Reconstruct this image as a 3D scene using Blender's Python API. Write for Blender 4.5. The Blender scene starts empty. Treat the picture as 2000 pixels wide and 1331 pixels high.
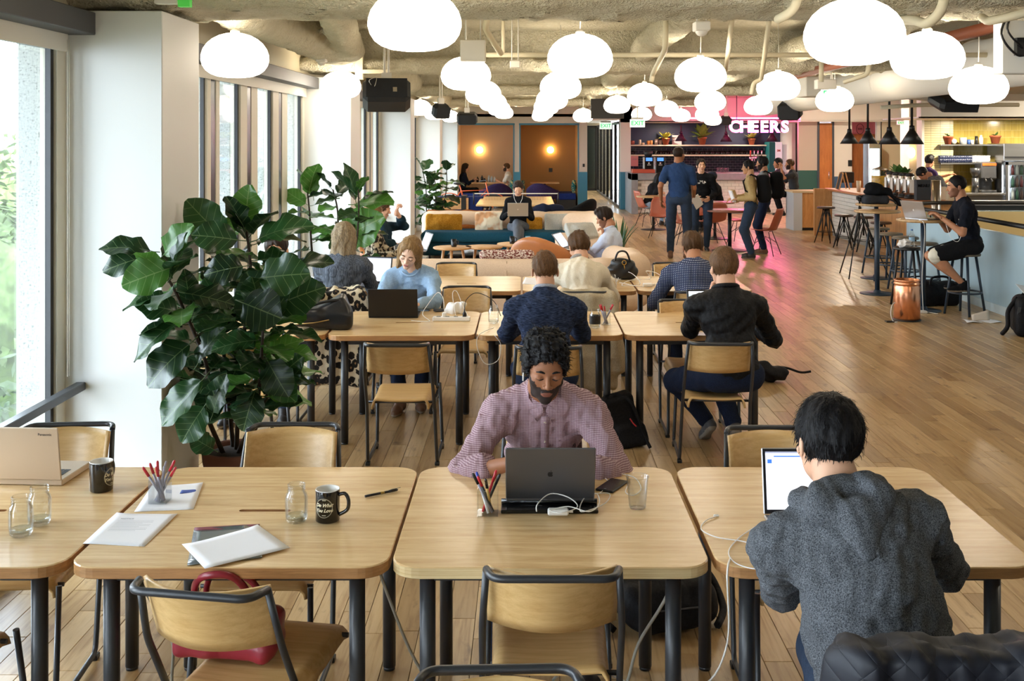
import bpy, bmesh, math, random
import numpy as np
from mathutils import Vector, Matrix, Euler
PI = math.pi
C = bpy.context.scene.collection
sc = bpy.context.scene
# ------------------------------------------------------------------ camera, world, exposure
F, CX, CY, CH = 2100.0, 1027.0, 271.0, 2.0
cam = bpy.data.objects.new('camera', bpy.data.cameras.new('camera')); C.objects.link(cam)
cam.location = (0, 0, CH); cam.rotation_euler = (PI/2, 0, 0)
cam.data.sensor_width = 36; cam.data.lens = F/2000*36
cam.data.shift_x = (1000-CX)/2000; cam.data.shift_y = -(665.5-CY)/2000
cam.data.clip_start = 0.1; cam.data.clip_end = 300
cam.data.dof.use_dof = False
sc.camera = cam
wd = bpy.data.worlds.new('overcast_sky'); sc.world = wd; wd.use_nodes = True
bg = wd.node_tree.nodes['Background']; bg.inputs['Color'].default_value = (0.80, 0.90, 1.0, 1); bg.inputs['Strength'].default_value = 9.0
sc.view_settings.view_transform = 'Standard'; sc.view_settings.look = 'None'
sc.view_settings.exposure = 0.88; sc.view_settings.gamma = 1; sc.view_settings.use_curve_mapping = False
cy = sc.cycles
cy.use_denoising = True; cy.max_bounces = 7; cy.diffuse_bounces = 4; cy.glossy_bounces = 3
cy.transmission_bounces = 4; cy.transparent_max_bounces = 16; cy.sample_clamp_indirect = 4.0
cy.caustics_reflective = False; cy.caustics_refractive = False
LAMP_E = 6.5          # glow of the pebble pendants
NEON_E = 34.0

def W(px, py, Y): return Vector(((px-CX)/F*Y, Y, CH-(py-CY)/F*Y))
def FL(px, py):
    Y = CH*F/(py-CY); return Vector(((px-CX)/F*Y, Y, 0))
def area_light(name, loc, size, energy, color=(1, .9, .75), rot=(0, 0, 0)):
    l = bpy.data.lights.new(name, 'AREA'); l.shape = 'RECTANGLE'; l.size, l.size_y = size; l.energy = energy; l.color = color
    o = bpy.data.objects.new(name, l); C.objects.link(o); o.location = loc; o.rotation_euler = rot; return o
# daylight portals in the window bays (they only steer sampling of the sky)
for y0, y1 in ((-2, 5.4), (6.2, 11.4), (12.2, 17.3), (18.1, 23.2), (24.1, 29.2)):
    p = area_light('window_portal', (-2.32, (y0+y1)/2, 1.3), (2.4, y1-y0), 1, (1, 1, 1), (0, -PI/2, 0)); p.data.cycles.is_portal = True
# area lights added to brighten kitchen, bar and hall; their ceiling fittings are built below
DOWN = [(9.1, 21.3, 2.39, 60), (10.4, 21.3, 2.39, 60), (4.2, 31.2, 2.46, 14), (6.3, 31.2, 2.46, 14), (10.3, 19.0, 3.14, 50), (2.6, 36.0, 2.6, 30), (7.6, 25.5, 3.14, 60), (10.0, 9.0, 3.14, 60), (10.0, 14.5, 3.14, 60), (5.5, 3.0, 3.14, 35)]
for x, y, z, e in DOWN:
    l = bpy.data.lights.new('added_downlight', 'AREA'); l.shape = 'DISK'; l.size = .16; l.energy = e; l.color = (1, .86, .66)
    o = bpy.data.objects.new('added_downlight_lamp', l); C.objects.link(o); o.location = (x, y, z-.01)

# ------------------------------------------------------------------ materials
def lin(c): return c/12.92 if c <= .04045 else ((c+.055)/1.055)**2.4
def hx(h):
    if not isinstance(h, str): return tuple(h)+(1,) if len(h) == 3 else h
    h = h.lstrip('#'); return tuple(lin(int(h[i:i+2], 16)/255) for i in (0, 2, 4))+(1,)
MC = {}
class NT:
    def __init__(s, name):
        s.m = bpy.data.materials.new(name); s.m.use_nodes = True; s.n = s.m.node_tree.nodes; s.l = s.m.node_tree.links
        s.b = s.n['Principled BSDF']; s.out = s.n['Material Output']
    def new(s, t, **kw):
        n = s.n.new('ShaderNode'+t)
        for k, v in kw.items():
            if k in n.inputs.keys() if isinstance(k, str) else False: n.inputs[k].default_value = v
            else: setattr(n, k, v)
        return n
    def link(s, a, b): s.l.new(a, b)
    def coord(s, scale=(1, 1, 1), kind='Object', rot=(0, 0, 0)):
        t = s.new('TexCoord'); m = s.new('Mapping'); m.inputs['Scale'].default_value = scale; m.inputs['Rotation'].default_value = rot
        s.link(t.outputs[kind], m.inputs['Vector']); return m.outputs['Vector']
    def noise(s, vec, scale, detail=3, rough=.5, dist=0):
        n = s.new('TexNoise'); n.inputs['Scale'].default_value = scale; n.inputs['Detail'].default_value = detail
        n.inputs['Roughness'].default_value = rough; n.inputs['Distortion'].default_value = dist; s.link(vec, n.inputs['Vector']); return n.outputs['Fac']
    def ramp(s, fac, stops, interp='LINEAR'):
        r = s.new('ValToRGB'); r.color_ramp.interpolation = interp; e = r.color_ramp.elements
        while len(e) < len(stops): e.new(.5)
        for q, (p, c) in zip(e, stops): q.position = p; q.color = hx(c)
        s.link(fac, r.inputs['Fac']); return r.outputs['Color']
    def bump(s, fac, strength=.3, dist=.01):
        b = s.new('Bump'); b.inputs['Strength'].default_value = strength; b.inputs['Distance'].default_value = dist
        s.link(fac, b.inputs['Height']); s.link(b.outputs['Normal'], s.b.inputs['Normal'])
    def col(s, c): s.link(c, s.b.inputs['Base Color'])
def mat(name, color='#808080', rough=.5, metal=0, var=0, vscale=8, bump=0, bscale=60, stretch=(1, 1, 1), spec=None, emit=0, ecol=None, coat=0, sheen=0):
    if name in MC: return MC[name]
    t = NT(name); b = t.b; c = hx(color)
    b.inputs['Base Color'].default_value = c; b.inputs['Roughness'].default_value = rough; b.inputs['Metallic'].default_value = metal
    if spec is not None: b.inputs['Specular IOR Level'].default_value = spec
    if coat: b.inputs['Coat Weight'].default_value = coat
    if sheen: b.inputs['Sheen Weight'].default_value = sheen; b.inputs['Sheen Roughness'].default_value = .5
    if emit: b.inputs['Emission Color'].default_value = hx(ecol or color); b.inputs['Emission Strength'].default_value = emit
    if var:
        v = t.coord(stretch); f = t.noise(v, vscale, 3)
        d = tuple(max(0, x*(1-var)) for x in c[:3])+(1,); e = tuple(min(1, x*(1+var)) for x in c[:3])+(1,)
        t.col(t.ramp(f, [(.3, d), (.7, e)]))
    if bump:
        v = t.coord(stretch); t.bump(t.noise(v, bscale, 3), bump, .004)
    MC[name] = t.m; return t.m
def wood(name, c1, c2, grain=(1, 14, 14), scale=3, rough=.38, coat=.0):
    if name in MC: return MC[name]
    t = NT(name); v = t.coord(grain); f = t.noise(v, scale, 6, .6, .4)
    g = t.noise(t.coord(tuple(x*4 for x in grain)), scale*2, 3)
    m = t.new('Math', operation='MULTIPLY_ADD'); t.link(g, m.inputs[0]); m.inputs[1].default_value = .35; t.link(f, m.inputs[2])
    t.col(t.ramp(m.outputs[0], [(.45, c1), (.85, c2)])); t.b.inputs['Roughness'].default_value = rough
    if coat: t.b.inputs['Coat Weight'].default_value = coat; t.b.inputs['Coat Roughness'].default_value = .25
    t.bump(g, .05, .002); MC[name] = t.m; return t.m
def glass(name, tint=(1, 1, 1), gl=.12):
    if name in MC: return MC[name]
    t = NT(name); n = t.n; n.remove(t.b)
    tr = t.new('BsdfTransparent'); tr.inputs[0].default_value = tuple(tint)+(1,); g = t.new('BsdfGlossy'); g.inputs['Roughness'].default_value = .03
    lw = t.new('LayerWeight'); lw.inputs['Blend'].default_value = .22
    mu = t.new('Math', operation='MULTIPLY_ADD'); t.link(lw.outputs['Fresnel'], mu.inputs[0]); mu.inputs[1].default_value = .45; mu.inputs[2].default_value = gl*.06
    mx = t.new('MixShader'); t.link(mu.outputs[0], mx.inputs[0]); t.link(tr.outputs[0], mx.inputs[1]); t.link(g.outputs[0], mx.inputs[2])
    t.link(mx.outputs[0], t.out.inputs['Surface']); MC[name] = t.m; return t.m
def fabric(name, c1, c2, scale=220, rough=.9, stretch=(1, 1, 1), fold=.25, p=(.35, .65), big=14):
    if name in MC: return MC[name]
    t = NT(name); f = t.noise(t.coord(stretch), scale, 2); t.col(t.ramp(f, [(p[0], c1), (p[1], c2)]))
    g = t.noise(t.coord((1, 1, .6)), big, 3, .5, .8)
    m = t.new('Math', operation='MULTIPLY_ADD'); t.link(f, m.inputs[0]); m.inputs[1].default_value = .08; t.link(g, m.inputs[2])
    t.bump(m.outputs[0], fold, .03); t.b.inputs['Roughness'].default_value = rough; t.b.inputs['Specular IOR Level'].default_value = .2
    MC[name] = t.m; return t.m

# ------------------------------------------------------------------ object bookkeeping
def tag(o, label=None, cat=None, group=None, kind=None):
    if label: o['label'] = label
    if cat: o['category'] = cat
    if group: o['group'] = group
    if kind: o['kind'] = kind
    return o
def thing(name, label, cat, loc=(0, 0, 0), rz=0, group=None, sc_=None):
    o = bpy.data.objects.new(name, None); C.objects.link(o); o.location = loc; o.rotation_euler = (0, 0, rz); o.empty_display_size = .1
    if sc_: o.scale = (sc_,)*3 if not hasattr(sc_, '__len__') else sc_
    return tag(o, label, cat, group)
KIDS = {}
def link(name, me, parent=None):
    o = bpy.data.objects.new(name, me); C.objects.link(o)
    if parent is not None: o.parent = parent; KIDS.setdefault(parent.name, []).append(o)
    return o
def copy_tree(o, loc=None, rz=None, label=None, parent=None, scale=None, group=None):
    c = o.copy(); C.objects.link(c)
    if parent is not None: c.parent = parent; KIDS.setdefault(parent.name, []).append(c)
    if loc is not None: c.location = loc
    if rz is not None: c.rotation_euler = (0, 0, rz)
    if scale is not None: c.scale = scale
    if label: c['label'] = label
    if group: c['group'] = group
    for k in list(KIDS.get(o.name, [])): copy_tree(k, parent=c)
    return c
def np_mesh(name, V, Fc, mats, mi=None, smooth=True):
    V = np.asarray(V, np.float32); Fc = np.asarray(Fc, np.int32); me = bpy.data.meshes.new(name)
    n = Fc.shape[1]
    me.vertices.add(len(V)); me.vertices.foreach_set('co', V.ravel())
    me.loops.add(Fc.size); me.loops.foreach_set('vertex_index', Fc.ravel())
    me.polygons.add(len(Fc)); me.polygons.foreach_set('loop_start', np.arange(0, Fc.size, n, dtype=np.int32))
    try: me.polygons.foreach_set('loop_total', np.full(len(Fc), n, np.int32))
    except Exception: pass
    if mi is not None: me.polygons.foreach_set('material_index', np.asarray(mi, np.int32))
    me.polygons.foreach_set('use_smooth', np.full(len(Fc), smooth, bool))
    for m in mats: me.materials.append(m)
    me.update(calc_edges=True); return me

class MB:
    """mesh collector: every shape goes into one list of vertices and faces"""
    def __init__(s): s.v = []; s.f = []; s.m = []; s.s = []; s.mi = 0; s.M = None
    def add(s, V, Fs, smooth=False):
        o = len(s.v)
        s.v += [tuple(s.M @ Vector(p)) for p in V] if s.M is not None else [tuple(p) for p in V]
        for f in Fs: s.f.append(tuple(i+o for i in f)); s.m.append(s.mi); s.s.append(smooth)
        return s
    def box(s, c, h, R=None, bev=0):
        """c centre, h full size"""
        x, y, z = h[0]/2, h[1]/2, h[2]/2
        if bev:
            b = min(bev, x*.9, y*.9, z*.9); V = []; idx = {}
            for sx in (-1, 1):
                for sy in (-1, 1):
                    for sz in (-1, 1):
                        for ax in range(3):
                            p = [sx*(x-b), sy*(y-b), sz*(z-b)]; p[ax] = (sx*x, sy*y, sz*z)[ax]
                            idx[(sx, sy, sz, ax)] = len(V); V.append(p)
            Fs = []
            for ax in range(3):
                u, w = [(1, 2), (2, 0), (0, 1)][ax]
                for sg in (-1, 1):
                    q = []
                    for a, c2 in ((-1, -1), (1, -1), (1, 1), (-1, 1)):
                        k = [0, 0, 0]; k[ax] = sg; k[u] = a; k[w] = c2; q.append(idx[(*k, ax)])
                    Fs.append(q if sg > 0 else q[::-1])
            for ax in range(3):
                u, w = [(1, 2), (2, 0), (0, 1)][ax]
                for a in (-1, 1):
                    for c2 in (-1, 1):
                        k0 = [0, 0, 0]; k0[u] = a; k0[w] = c2; k1 = list(k0); k0[ax] = -1; k1[ax] = 1
                        q = [idx[(*k0, u)], idx[(*k1, u)], idx[(*k1, w)], idx[(*k0, w)]]; Fs.append(q if a*c2 < 0 else q[::-1])
            for sx in (-1, 1):
                for sy in (-1, 1):
                    for sz in (-1, 1):
                        q = [idx[(sx, sy, sz, a)] for a in range(3)]; Fs.append(q if sx*sy*sz > 0 else q[::-1])
        else:
            V = [(a, b_, c_) for a in (-x, x) for b_ in (-y, y) for c_ in (-z, z)]
            Fs = [(0, 1, 3, 2), (4, 6, 7, 5), (0, 4, 5, 1), (2, 3, 7, 6), (0, 2, 6, 4), (1, 5, 7, 3)]
        c = Vector(c)
        if R is not None: V = [R @ Vector(p)+c for p in V]
        else: V = [Vector(p)+c for p in V]
        return s.add(V, Fs)
    def b2(s, a, b, bev=0):
        return s.box([(a[i]+b[i])/2 for i in range(3)], [abs(b[i]-a[i]) for i in range(3)], None, bev)
    def tube(s, pts, r, n=8, closed=False, cap=True):
        pts = [Vector(p) for p in pts]; N = len(pts); rs = r if hasattr(r, '__len__') else [r]*N; V = []; up = None
        for i, p in enumerate(pts):
            if closed: d = (pts[(i+1) % N]-pts[i-1])
            else: d = (pts[min(i+1, N-1)]-pts[max(i-1, 0)])
            d = d.normalized() if d.length > 1e-9 else Vector((0, 0, 1))
            if up is None: up = d.orthogonal().normalized()
            else:
                up = up-d*up.dot(d); up = up.normalized() if up.length > 1e-6 else d.orthogonal().normalized()
            w = d.cross(up)
            for k in range(n):
                a = 2*PI*k/n; V.append(p+(up*math.cos(a)+w*math.sin(a))*rs[i])
        Fs = []
        for i in range(N if closed else N-1):
            j = (i+1) % N
            for k in range(n): l = (k+1) % n; Fs.append((i*n+k, i*n+l, j*n+l, j*n+k))
        s.add(V, Fs, True)
        if not closed and cap:
            o = len(s.v)-N*n
            s.f.append(tuple(o+k for k in range(n))[::-1]); s.m.append(s.mi); s.s.append(False)
            s.f.append(tuple(o+(N-1)*n+k for k in range(n))); s.m.append(s.mi); s.s.append(False)
        return s
    def lathe(s, prof, c=(0, 0, 0), n=24, R=None, smooth=True, cap=True):
        c = Vector(c); V = []
        for r, z in prof:
            for k in range(n):
                a = 2*PI*k/n; p = Vector((r*math.cos(a), r*math.sin(a), z)); V.append((R @ p if R is not None else p)+c)
        Fs = []
        for i in range(len(prof)-1):
            for k in range(n): l = (k+1) % n; Fs.append((i*n+k, i*n+l, (i+1)*n+l, (i+1)*n+k))
        if cap and prof[0][0] > 1e-4: Fs.append(tuple(range(n))[::-1])
        if cap and prof[-1][0] > 1e-4: Fs.append(tuple((len(prof)-1)*n+k for k in range(n)))
        return s.add(V, Fs, smooth)
    def prism(s, poly, z0, z1, R=None, c=(0, 0, 0)):
        n = len(poly); V = [Vector((x, y, z0)) for x, y in poly]+[Vector((x, y, z1)) for x, y in poly]; c = Vector(c)
        V = [(R @ p if R is not None else p)+c for p in V]
        Fs = [tuple(range(n))[::-1], tuple(range(n, 2*n))]+[(i, (i+1) % n, (i+1) % n+n, i+n) for i in range(n)]
        return s.add(V, Fs)
    def grid(s, fn, nu, nv, th=0, smooth=True):
        P = [[Vector(fn(u/nu, v/nv)) for v in range(nv+1)] for u in range(nu+1)]; V = [p for r in P for p in r]; m = nv+1
        Fs = [(u*m+v, (u+1)*m+v, (u+1)*m+v+1, u*m+v+1) for u in range(nu) for v in range(nv)]
        if th:
            Nn = []
            for u in range(nu+1):
                for v in range(nv+1):
                    du = P[min(u+1, nu)][v]-P[max(u-1, 0)][v]; dv = P[u][min(v+1, nv)]-P[u][max(v-1, 0)]; Nn.append(du.cross(dv).normalized())
            o = len(V); V = V+[p-q*th for p, q in zip(V, Nn)]
            Fs += [tuple(i+o for i in f)[::-1] for f in Fs]
            for u in range(nu):
                Fs.append((u*m, u*m+o, (u+1)*m+o, (u+1)*m)); Fs.append((u*m+nv, (u+1)*m+nv, (u+1)*m+nv+o, u*m+nv+o))
            for v in range(nv):
                Fs.append((v, v+1, v+1+o, v+o)); Fs.append((nu*m+v, nu*m+v+o, nu*m+v+1+o, nu*m+v+1))
        return s.add(V, Fs, smooth)
    def ell(s, c, r, n=16, m=10, R=None):
        prof = [(math.sin(PI*i/m), -math.cos(PI*i/m)) for i in range(m+1)]; c = Vector(c); V = []
        for a, z in prof:
            for k in range(n):
                t = 2*PI*k/n; p = Vector((a*math.cos(t)*r[0], a*math.sin(t)*r[1], z*r[2])); V.append((R @ p if R is not None else p)+c)
        Fs = [(i*n+k, i*n+(k+1) % n, (i+1)*n+(k+1) % n, (i+1)*n+k) for i in range(m) for k in range(n)]
        return s.add(V, Fs, True)
    def mesh(s, name, mats):
        me = bpy.data.meshes.new(name); me.from_pydata(s.v, [], s.f)
        mats = mats if isinstance(mats, (list, tuple)) else [mats]
        for m in mats: me.materials.append(m)
        me.polygons.foreach_set('material_index', s.m); me.polygons.foreach_set('use_smooth', s.s); me.update()
        return me
    def build(s, name, mats, parent=None, loc=None):
        o = link(name, s.mesh(name, mats), parent)
        if loc is not None: o.location = loc
        return o
def rot(x=0, y=0, z=0): return Euler((math.radians(x), math.radians(y), math.radians(z)), 'XYZ').to_matrix()
def arc(pts, r, n=5):
    """round the corners of a polyline"""
    pts = [Vector(p) for p in pts]; out = [pts[0]]
    for i in range(1, len(pts)-1):
        a, b, c = pts[i-1], pts[i], pts[i+1]; rr = min(r, (a-b).length*.45, (c-b).length*.45)
        p, q = b+(a-b).normalized()*rr, b+(c-b).normalized()*rr
        for k in range(n+1):
            t = k/n; out.append(p*(1-t)**2+b*2*t*(1-t)+q*t*t)
    out.append(pts[-1]); return out
def spline(pts, n=6):
    pts = [Vector(p) for p in pts]; P = [pts[0]]+pts+[pts[-1]]; out = []
    for i in range(1, len(P)-2):
        for k in range(n):
            t = k/n; a, b, c, d = P[i-1], P[i], P[i+1], P[i+2]
            out.append(.5*((2*b)+(c-a)*t+(2*a-5*b+4*c-d)*t*t+(3*b-a-3*c+d)*t**3))
    out.append(pts[-1]); return out
def text_mb(txt, size, depth=0, offset=0, align='CENTER', shear=0):
    cu = bpy.data.curves.new('text', 'FONT'); cu.body = txt; cu.size = size; cu.extrude = depth; cu.offset = offset; cu.align_x = align; cu.align_y = 'CENTER'; cu.shear = shear; cu.resolution_u = 3
    o = bpy.data.objects.new('text', cu); C.objects.link(o); dg = bpy.context.evaluated_depsgraph_get(); me = bpy.data.meshes.new_from_object(o.evaluated_get(dg))
    V = [v.co.copy() for v in me.vertices]; Fs = [tuple(p.vertices) for p in me.polygons]
    bpy.data.objects.remove(o); bpy.data.curves.remove(cu); bpy.data.meshes.remove(me); return V, Fs

# ------------------------------------------------------------------ distance-field sculpting (numpy surface nets)
def surf_nets(D, o, h):
    S = D < 0; nx, ny, nz = D.shape; c = np.zeros((nx-1, ny-1, nz-1), np.int8)
    for a in (0, 1):
        for b in (0, 1):
            for d in (0, 1): c += S[a:nx-1+a, b:ny-1+b, d:nz-1+d]
    act = (c > 0) & (c < 8); idx = -np.ones(c.shape, np.int32); I, J, K = np.nonzero(act); idx[act] = np.arange(len(I))
    V = np.zeros((len(I), 3)); Wt = np.zeros(len(I))
    cs = [(a, b, d) for a in (0, 1) for b in (0, 1) for d in (0, 1)]
    for p in cs:
        for ax in range(3):
            if p[ax] == 0:
                q = list(p); q[ax] = 1
                d0 = D[I+p[0], J+p[1], K+p[2]]; d1 = D[I+q[0], J+q[1], K+q[2]]; m = (d0 < 0) != (d1 < 0)
                t = np.where(m, d0/np.where(m, d0-d1, 1), 0)
                for k in range(3): V[:, k] += np.where(m, p[k]+(t if k == ax else 0), 0)
                Wt += m
    V = (V/Wt[:, None]+np.stack([I, J, K], 1))*h+o; Fs = []
    def quads(s0, s1, cells):
        m = s0 != s1; a = [x[m] for x in cells]; fl = ~s0[m]; q = np.stack(a, 1); q[fl] = q[fl][:, ::-1]; Fs.append(q)
    quads(S[:-1, 1:-1, 1:-1], S[1:, 1:-1, 1:-1], [idx[:, :-1, :-1], idx[:, 1:, :-1], idx[:, 1:, 1:], idx[:, :-1, 1:]])
    quads(S[1:-1, :-1, 1:-1], S[1:-1, 1:, 1:-1], [idx[:-1, :, :-1], idx[:-1, :, 1:], idx[1:, :, 1:], idx[1:, :, :-1]])
    quads(S[1:-1, 1:-1, :-1], S[1:-1, 1:-1, 1:], [idx[:-1, :-1, :], idx[1:, :-1, :], idx[1:, 1:, :], idx[:-1, 1:, :]])
    Fs = np.concatenate(Fs); Fs = Fs[(Fs >= 0).all(1)]
    return V, Fs
class SDF:
    def __init__(s, vx=.008, k=.02, seed=0): s.p = []; s.vx = vx; s.k = k; s.seed = seed; s.nz = []; s.cuts = []
    def cap(s, a, b, ra, rb=None, k=None, op=0): s.p.append(('c', np.array(a, float), np.array(b, float), ra, ra if rb is None else rb, k, op)); return s
    def ell(s, c, r, R=None, k=None, op=0): s.p.append(('e', np.array(c, float), np.array(r, float), None if R is None else np.array(R, float), None, k, op)); return s
    def box(s, c, h, R=None, rad=.01, k=None, op=0): s.p.append(('b', np.array(c, float), np.array(h, float), None if R is None else np.array(R, float), rad, k, op)); return s
    def noise(s, amp, freq, stretch=(1, 1, 1)): s.nz.append((amp, freq, stretch)); return s
    def bounds(s, q):
        if q[0] == 'c':
            r = max(q[3], q[4]); return np.minimum(q[1], q[2])-r, np.maximum(q[1], q[2])+r
        if q[3] is None: r = q[2]
        else: r = np.abs(q[3]) @ q[2]
        return q[1]-r, q[1]+r
    def field(s):
        h = s.vx; B = [s.bounds(q) for q in s.p if q[6] == 0]; lo = np.min([b[0] for b in B], 0)-3*h-.012; hi = np.max([b[1] for b in B], 0)+3*h+.012
        n = np.ceil((hi-lo)/h).astype(int)+1; D = np.full(n, .2, np.float32); ax = [lo[i]+np.arange(n[i])*h for i in range(3)]
        for q in s.p:
            k = q[5] if q[5] is not None else s.k; a, b = s.bounds(q); mg = k+2*h+.01
            i0 = np.clip(((a-mg-lo)/h).astype(int), 0, n-1); i1 = np.clip(((b+mg-lo)/h).astype(int)+2, 1, n)
            X, Y, Z = np.meshgrid(ax[0][i0[0]:i1[0]], ax[1][i0[1]:i1[1]], ax[2][i0[2]:i1[2]], indexing='ij', sparse=True)
            if q[0] == 'c':
                A, Bv = q[1], q[2]; d = Bv-A; L = max(d @ d, 1e-9); px, py, pz = X-A[0], Y-A[1], Z-A[2]
                t = np.clip((px*d[0]+py*d[1]+pz*d[2])/L, 0, 1)
                dd = np.sqrt((px-t*d[0])**2+(py-t*d[1])**2+(pz-t*d[2])**2)-(q[3]+(q[4]-q[3])*t)
            else:
                px, py, pz = X-q[1][0], Y-q[1][1], Z-q[1][2]
                if q[3] is not None:
                    R = q[3]; px, py, pz = (px*R[0, 0]+py*R[1, 0]+pz*R[2, 0], px*R[0, 1]+py*R[1, 1]+pz*R[2, 1], px*R[0, 2]+py*R[1, 2]+pz*R[2, 2])
                r = q[2]
                if q[0] == 'e':
                    k0 = np.sqrt((px/r[0])**2+(py/r[1])**2+(pz/r[2])**2); k1 = np.sqrt((px/r[0]**2)**2+(py/r[1]**2)**2+(pz/r[2]**2)**2)
                    dd = k0*(k0-1)/np.maximum(k1, 1e-6)
                    dd = np.where(k0 < 1e-4, -min(r), dd)
                else:
                    rd = q[4]; qx, qy, qz = np.abs(px)-r[0]+rd, np.abs(py)-r[1]+rd, np.abs(pz)-r[2]+rd
                    dd = np.sqrt(np.maximum(qx, 0)**2+np.maximum(qy, 0)**2+np.maximum(qz, 0)**2)+np.minimum(np.maximum(qx, np.maximum(qy, qz)), 0)-rd
            sl = (slice(i0[0], i1[0]), slice(i0[1], i1[1]), slice(i0[2], i1[2])); D0 = D[sl]
            if q[6] == 1:   # subtract
                dd = -dd; hh = np.maximum(k-np.abs(D0-dd), 0)/k; D[sl] = np.maximum(D0, dd)+hh*hh*k*.25
            else:
                hh = np.maximum(k-np.abs(D0-dd), 0)/k; D[sl] = np.minimum(D0, dd)-hh*hh*k*.25
        X, Y, Z = np.meshgrid(*ax, indexing='ij', sparse=True)
        rng = np.random.RandomState(s.seed)
        for amp, fr, st in s.nz:
            for _ in range(3):
                a = rng.normal(size=3)*fr*np.array(st); b = rng.normal(size=3)*fr*.7*np.array(st); ph = rng.rand(2)*6.28
                D = D+amp*.6*np.sin(X*a[0]+Y*a[1]+Z*a[2]+ph[0]+1.3*np.sin(X*b[0]+Y*b[1]+Z*b[2]+ph[1])).astype(np.float32)
        for fn in s.cuts: D = np.maximum(D, fn(X, Y, Z))
        for A in (0, 1, 2):
            sl = [slice(None)]*3
            for e in (0, -1): sl[A] = e; D[tuple(sl)] = np.maximum(D[tuple(sl)], .01)
        return D, lo, h
    def vf(s):
        D, lo, h = s.field(); return surf_nets(D, lo, h)
    def build(s, name, mats, parent=None, matfn=None, loc=None):
        V, Fs = s.vf(); mats = mats if isinstance(mats, (list, tuple)) else [mats]
        mi = None
        if matfn is not None: mi = matfn(V[Fs].mean(1))
        o = link(name, np_mesh(name, V, Fs, mats, mi), parent)
        if loc is not None: o.location = loc
        return o
# ================================================================== MATERIALS OF THE ROOM
M_white = mat('painted_white', '#e6e2d8', .55, bump=.03, bscale=120)
M_cream = mat('painted_cream', '#ddd2b4', .6)
M_column = mat('column_paint', '#e3e4e2', .5)
M_black = mat('black_metal', '#17181b', .4)
M_frame = mat('dark_window_frame', '#141519', .35)
M_steel = mat('charcoal_steel', '#2a2c31', .38, spec=.6)
M_rail = mat('grey_metal', '#4b4d51', .4, metal=.3)
M_chrome = mat('brushed_chrome', '#c8c8c8', .25, metal=1)
M_blue = mat('teal_paint', '#3c7f97', .5)
M_conc = None
t = NT('speckled_concrete'); v = t.coord(); f = t.noise(v, 90, 2); t.col(t.ramp(f, [(.3, '#4f5454'), (.4, '#9a9d9c'), (.7, '#b2b5b4')])); t.b.inputs['Roughness'].default_value = .9; M_conc = t.m
t = NT('sprayed_plaster'); v = t.coord(); f = t.noise(v, 11, 6, .7); g = t.noise(v, 45, 3, .6)
m_ = t.new('Math', operation='ADD'); t.link(f, m_.inputs[0]); t.link(g, m_.inputs[1])
t.col(t.ramp(f, [(.2, '#b7ac8c'), (.42, '#e0d7ba'), (.8, '#ece5cf')])); t.b.inputs['Roughness'].default_value = .95; t.bump(m_.outputs[0], 1.0, .05); M_spray = t.m
M_glass = glass('window_glass', (.97, .985, .99), .1)
M_glass2 = glass('clear_glass', (.95, .97, .98), .25)
t = NT('oak_plank'); a_ = t.new('Attribute'); a_.attribute_name = 'rnd'; ge = t.new('NewGeometry')
of = t.new('VectorMath', operation='MULTIPLY_ADD'); t.link(a_.outputs['Fac'], of.inputs[0]); of.inputs[1].default_value = (37, 61, 13); t.link(ge.outputs['Position'], of.inputs[2])
mp = t.new('Mapping'); mp.inputs['Scale'].default_value = (26, 1.7, 1); t.link(of.outputs[0], mp.inputs['Vector'])
f = t.noise(mp.outputs['Vector'], 1.4, 6, .62, .5)
mp2 = t.new('Mapping'); mp2.inputs['Scale'].default_value = (5, 2.2, 1); t.link(of.outputs[0], mp2.inputs['Vector']); kn = t.noise(mp2.outputs['Vector'], 2.2, 4, .6)
c1 = t.ramp(a_.outputs['Fac'], [(0, '#a98d65'), (.3, '#ba9e74'), (.6, '#c8ac80'), (1, '#d6bc92')])
c2 = t.ramp(f, [(.25, '#b9a184'), (.5, '#f0e8dc'), (.8, '#ffffff')]); c3 = t.ramp(kn, [(.22, '#8a7058'), (.38, '#ffffff')])
mx = t.new('MixRGB', blend_type='MULTIPLY'); mx.inputs[0].default_value = 1; t.link(c1, mx.inputs[1]); t.link(c2, mx.inputs[2])
my = t.new('MixRGB', blend_type='MULTIPLY'); my.inputs[0].default_value = 1; t.link(mx.outputs[0], my.inputs[1]); t.link(c3, my.inputs[2])
t.col(my.outputs[0]); t.b.inputs['Roughness'].default_value = .3; t.b.inputs['Specular IOR Level'].default_value = .5; t.bump(f, .08, .002); M_plank = t.m
M_oak = wood('light_oak_laminate', '#c8a06c', '#e6c693', (1.2, 16, 16), 2.2, .27)
M_oakedge = wood('oak_edge', '#9c6f45', '#c08e5c', (2, 10, 40), 3, .4)
M_plyedge = wood('pale_plywood_edge', '#c7a673', '#e3cd9e', (1, 1, 60), 3, .45)
M_ply = wood('chair_plywood', '#c59b60', '#d9b57c', (1.5, 22, 26), 2.4, .36)
M_orange = wood('orange_wood', '#a05d2c', '#bf7a3f', (8, 8, 1), 2, .45)
M_birch = wood('warm_ash_wood', '#a8743f', '#cf9a61', (10, 10, 1), 2, .45)

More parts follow.
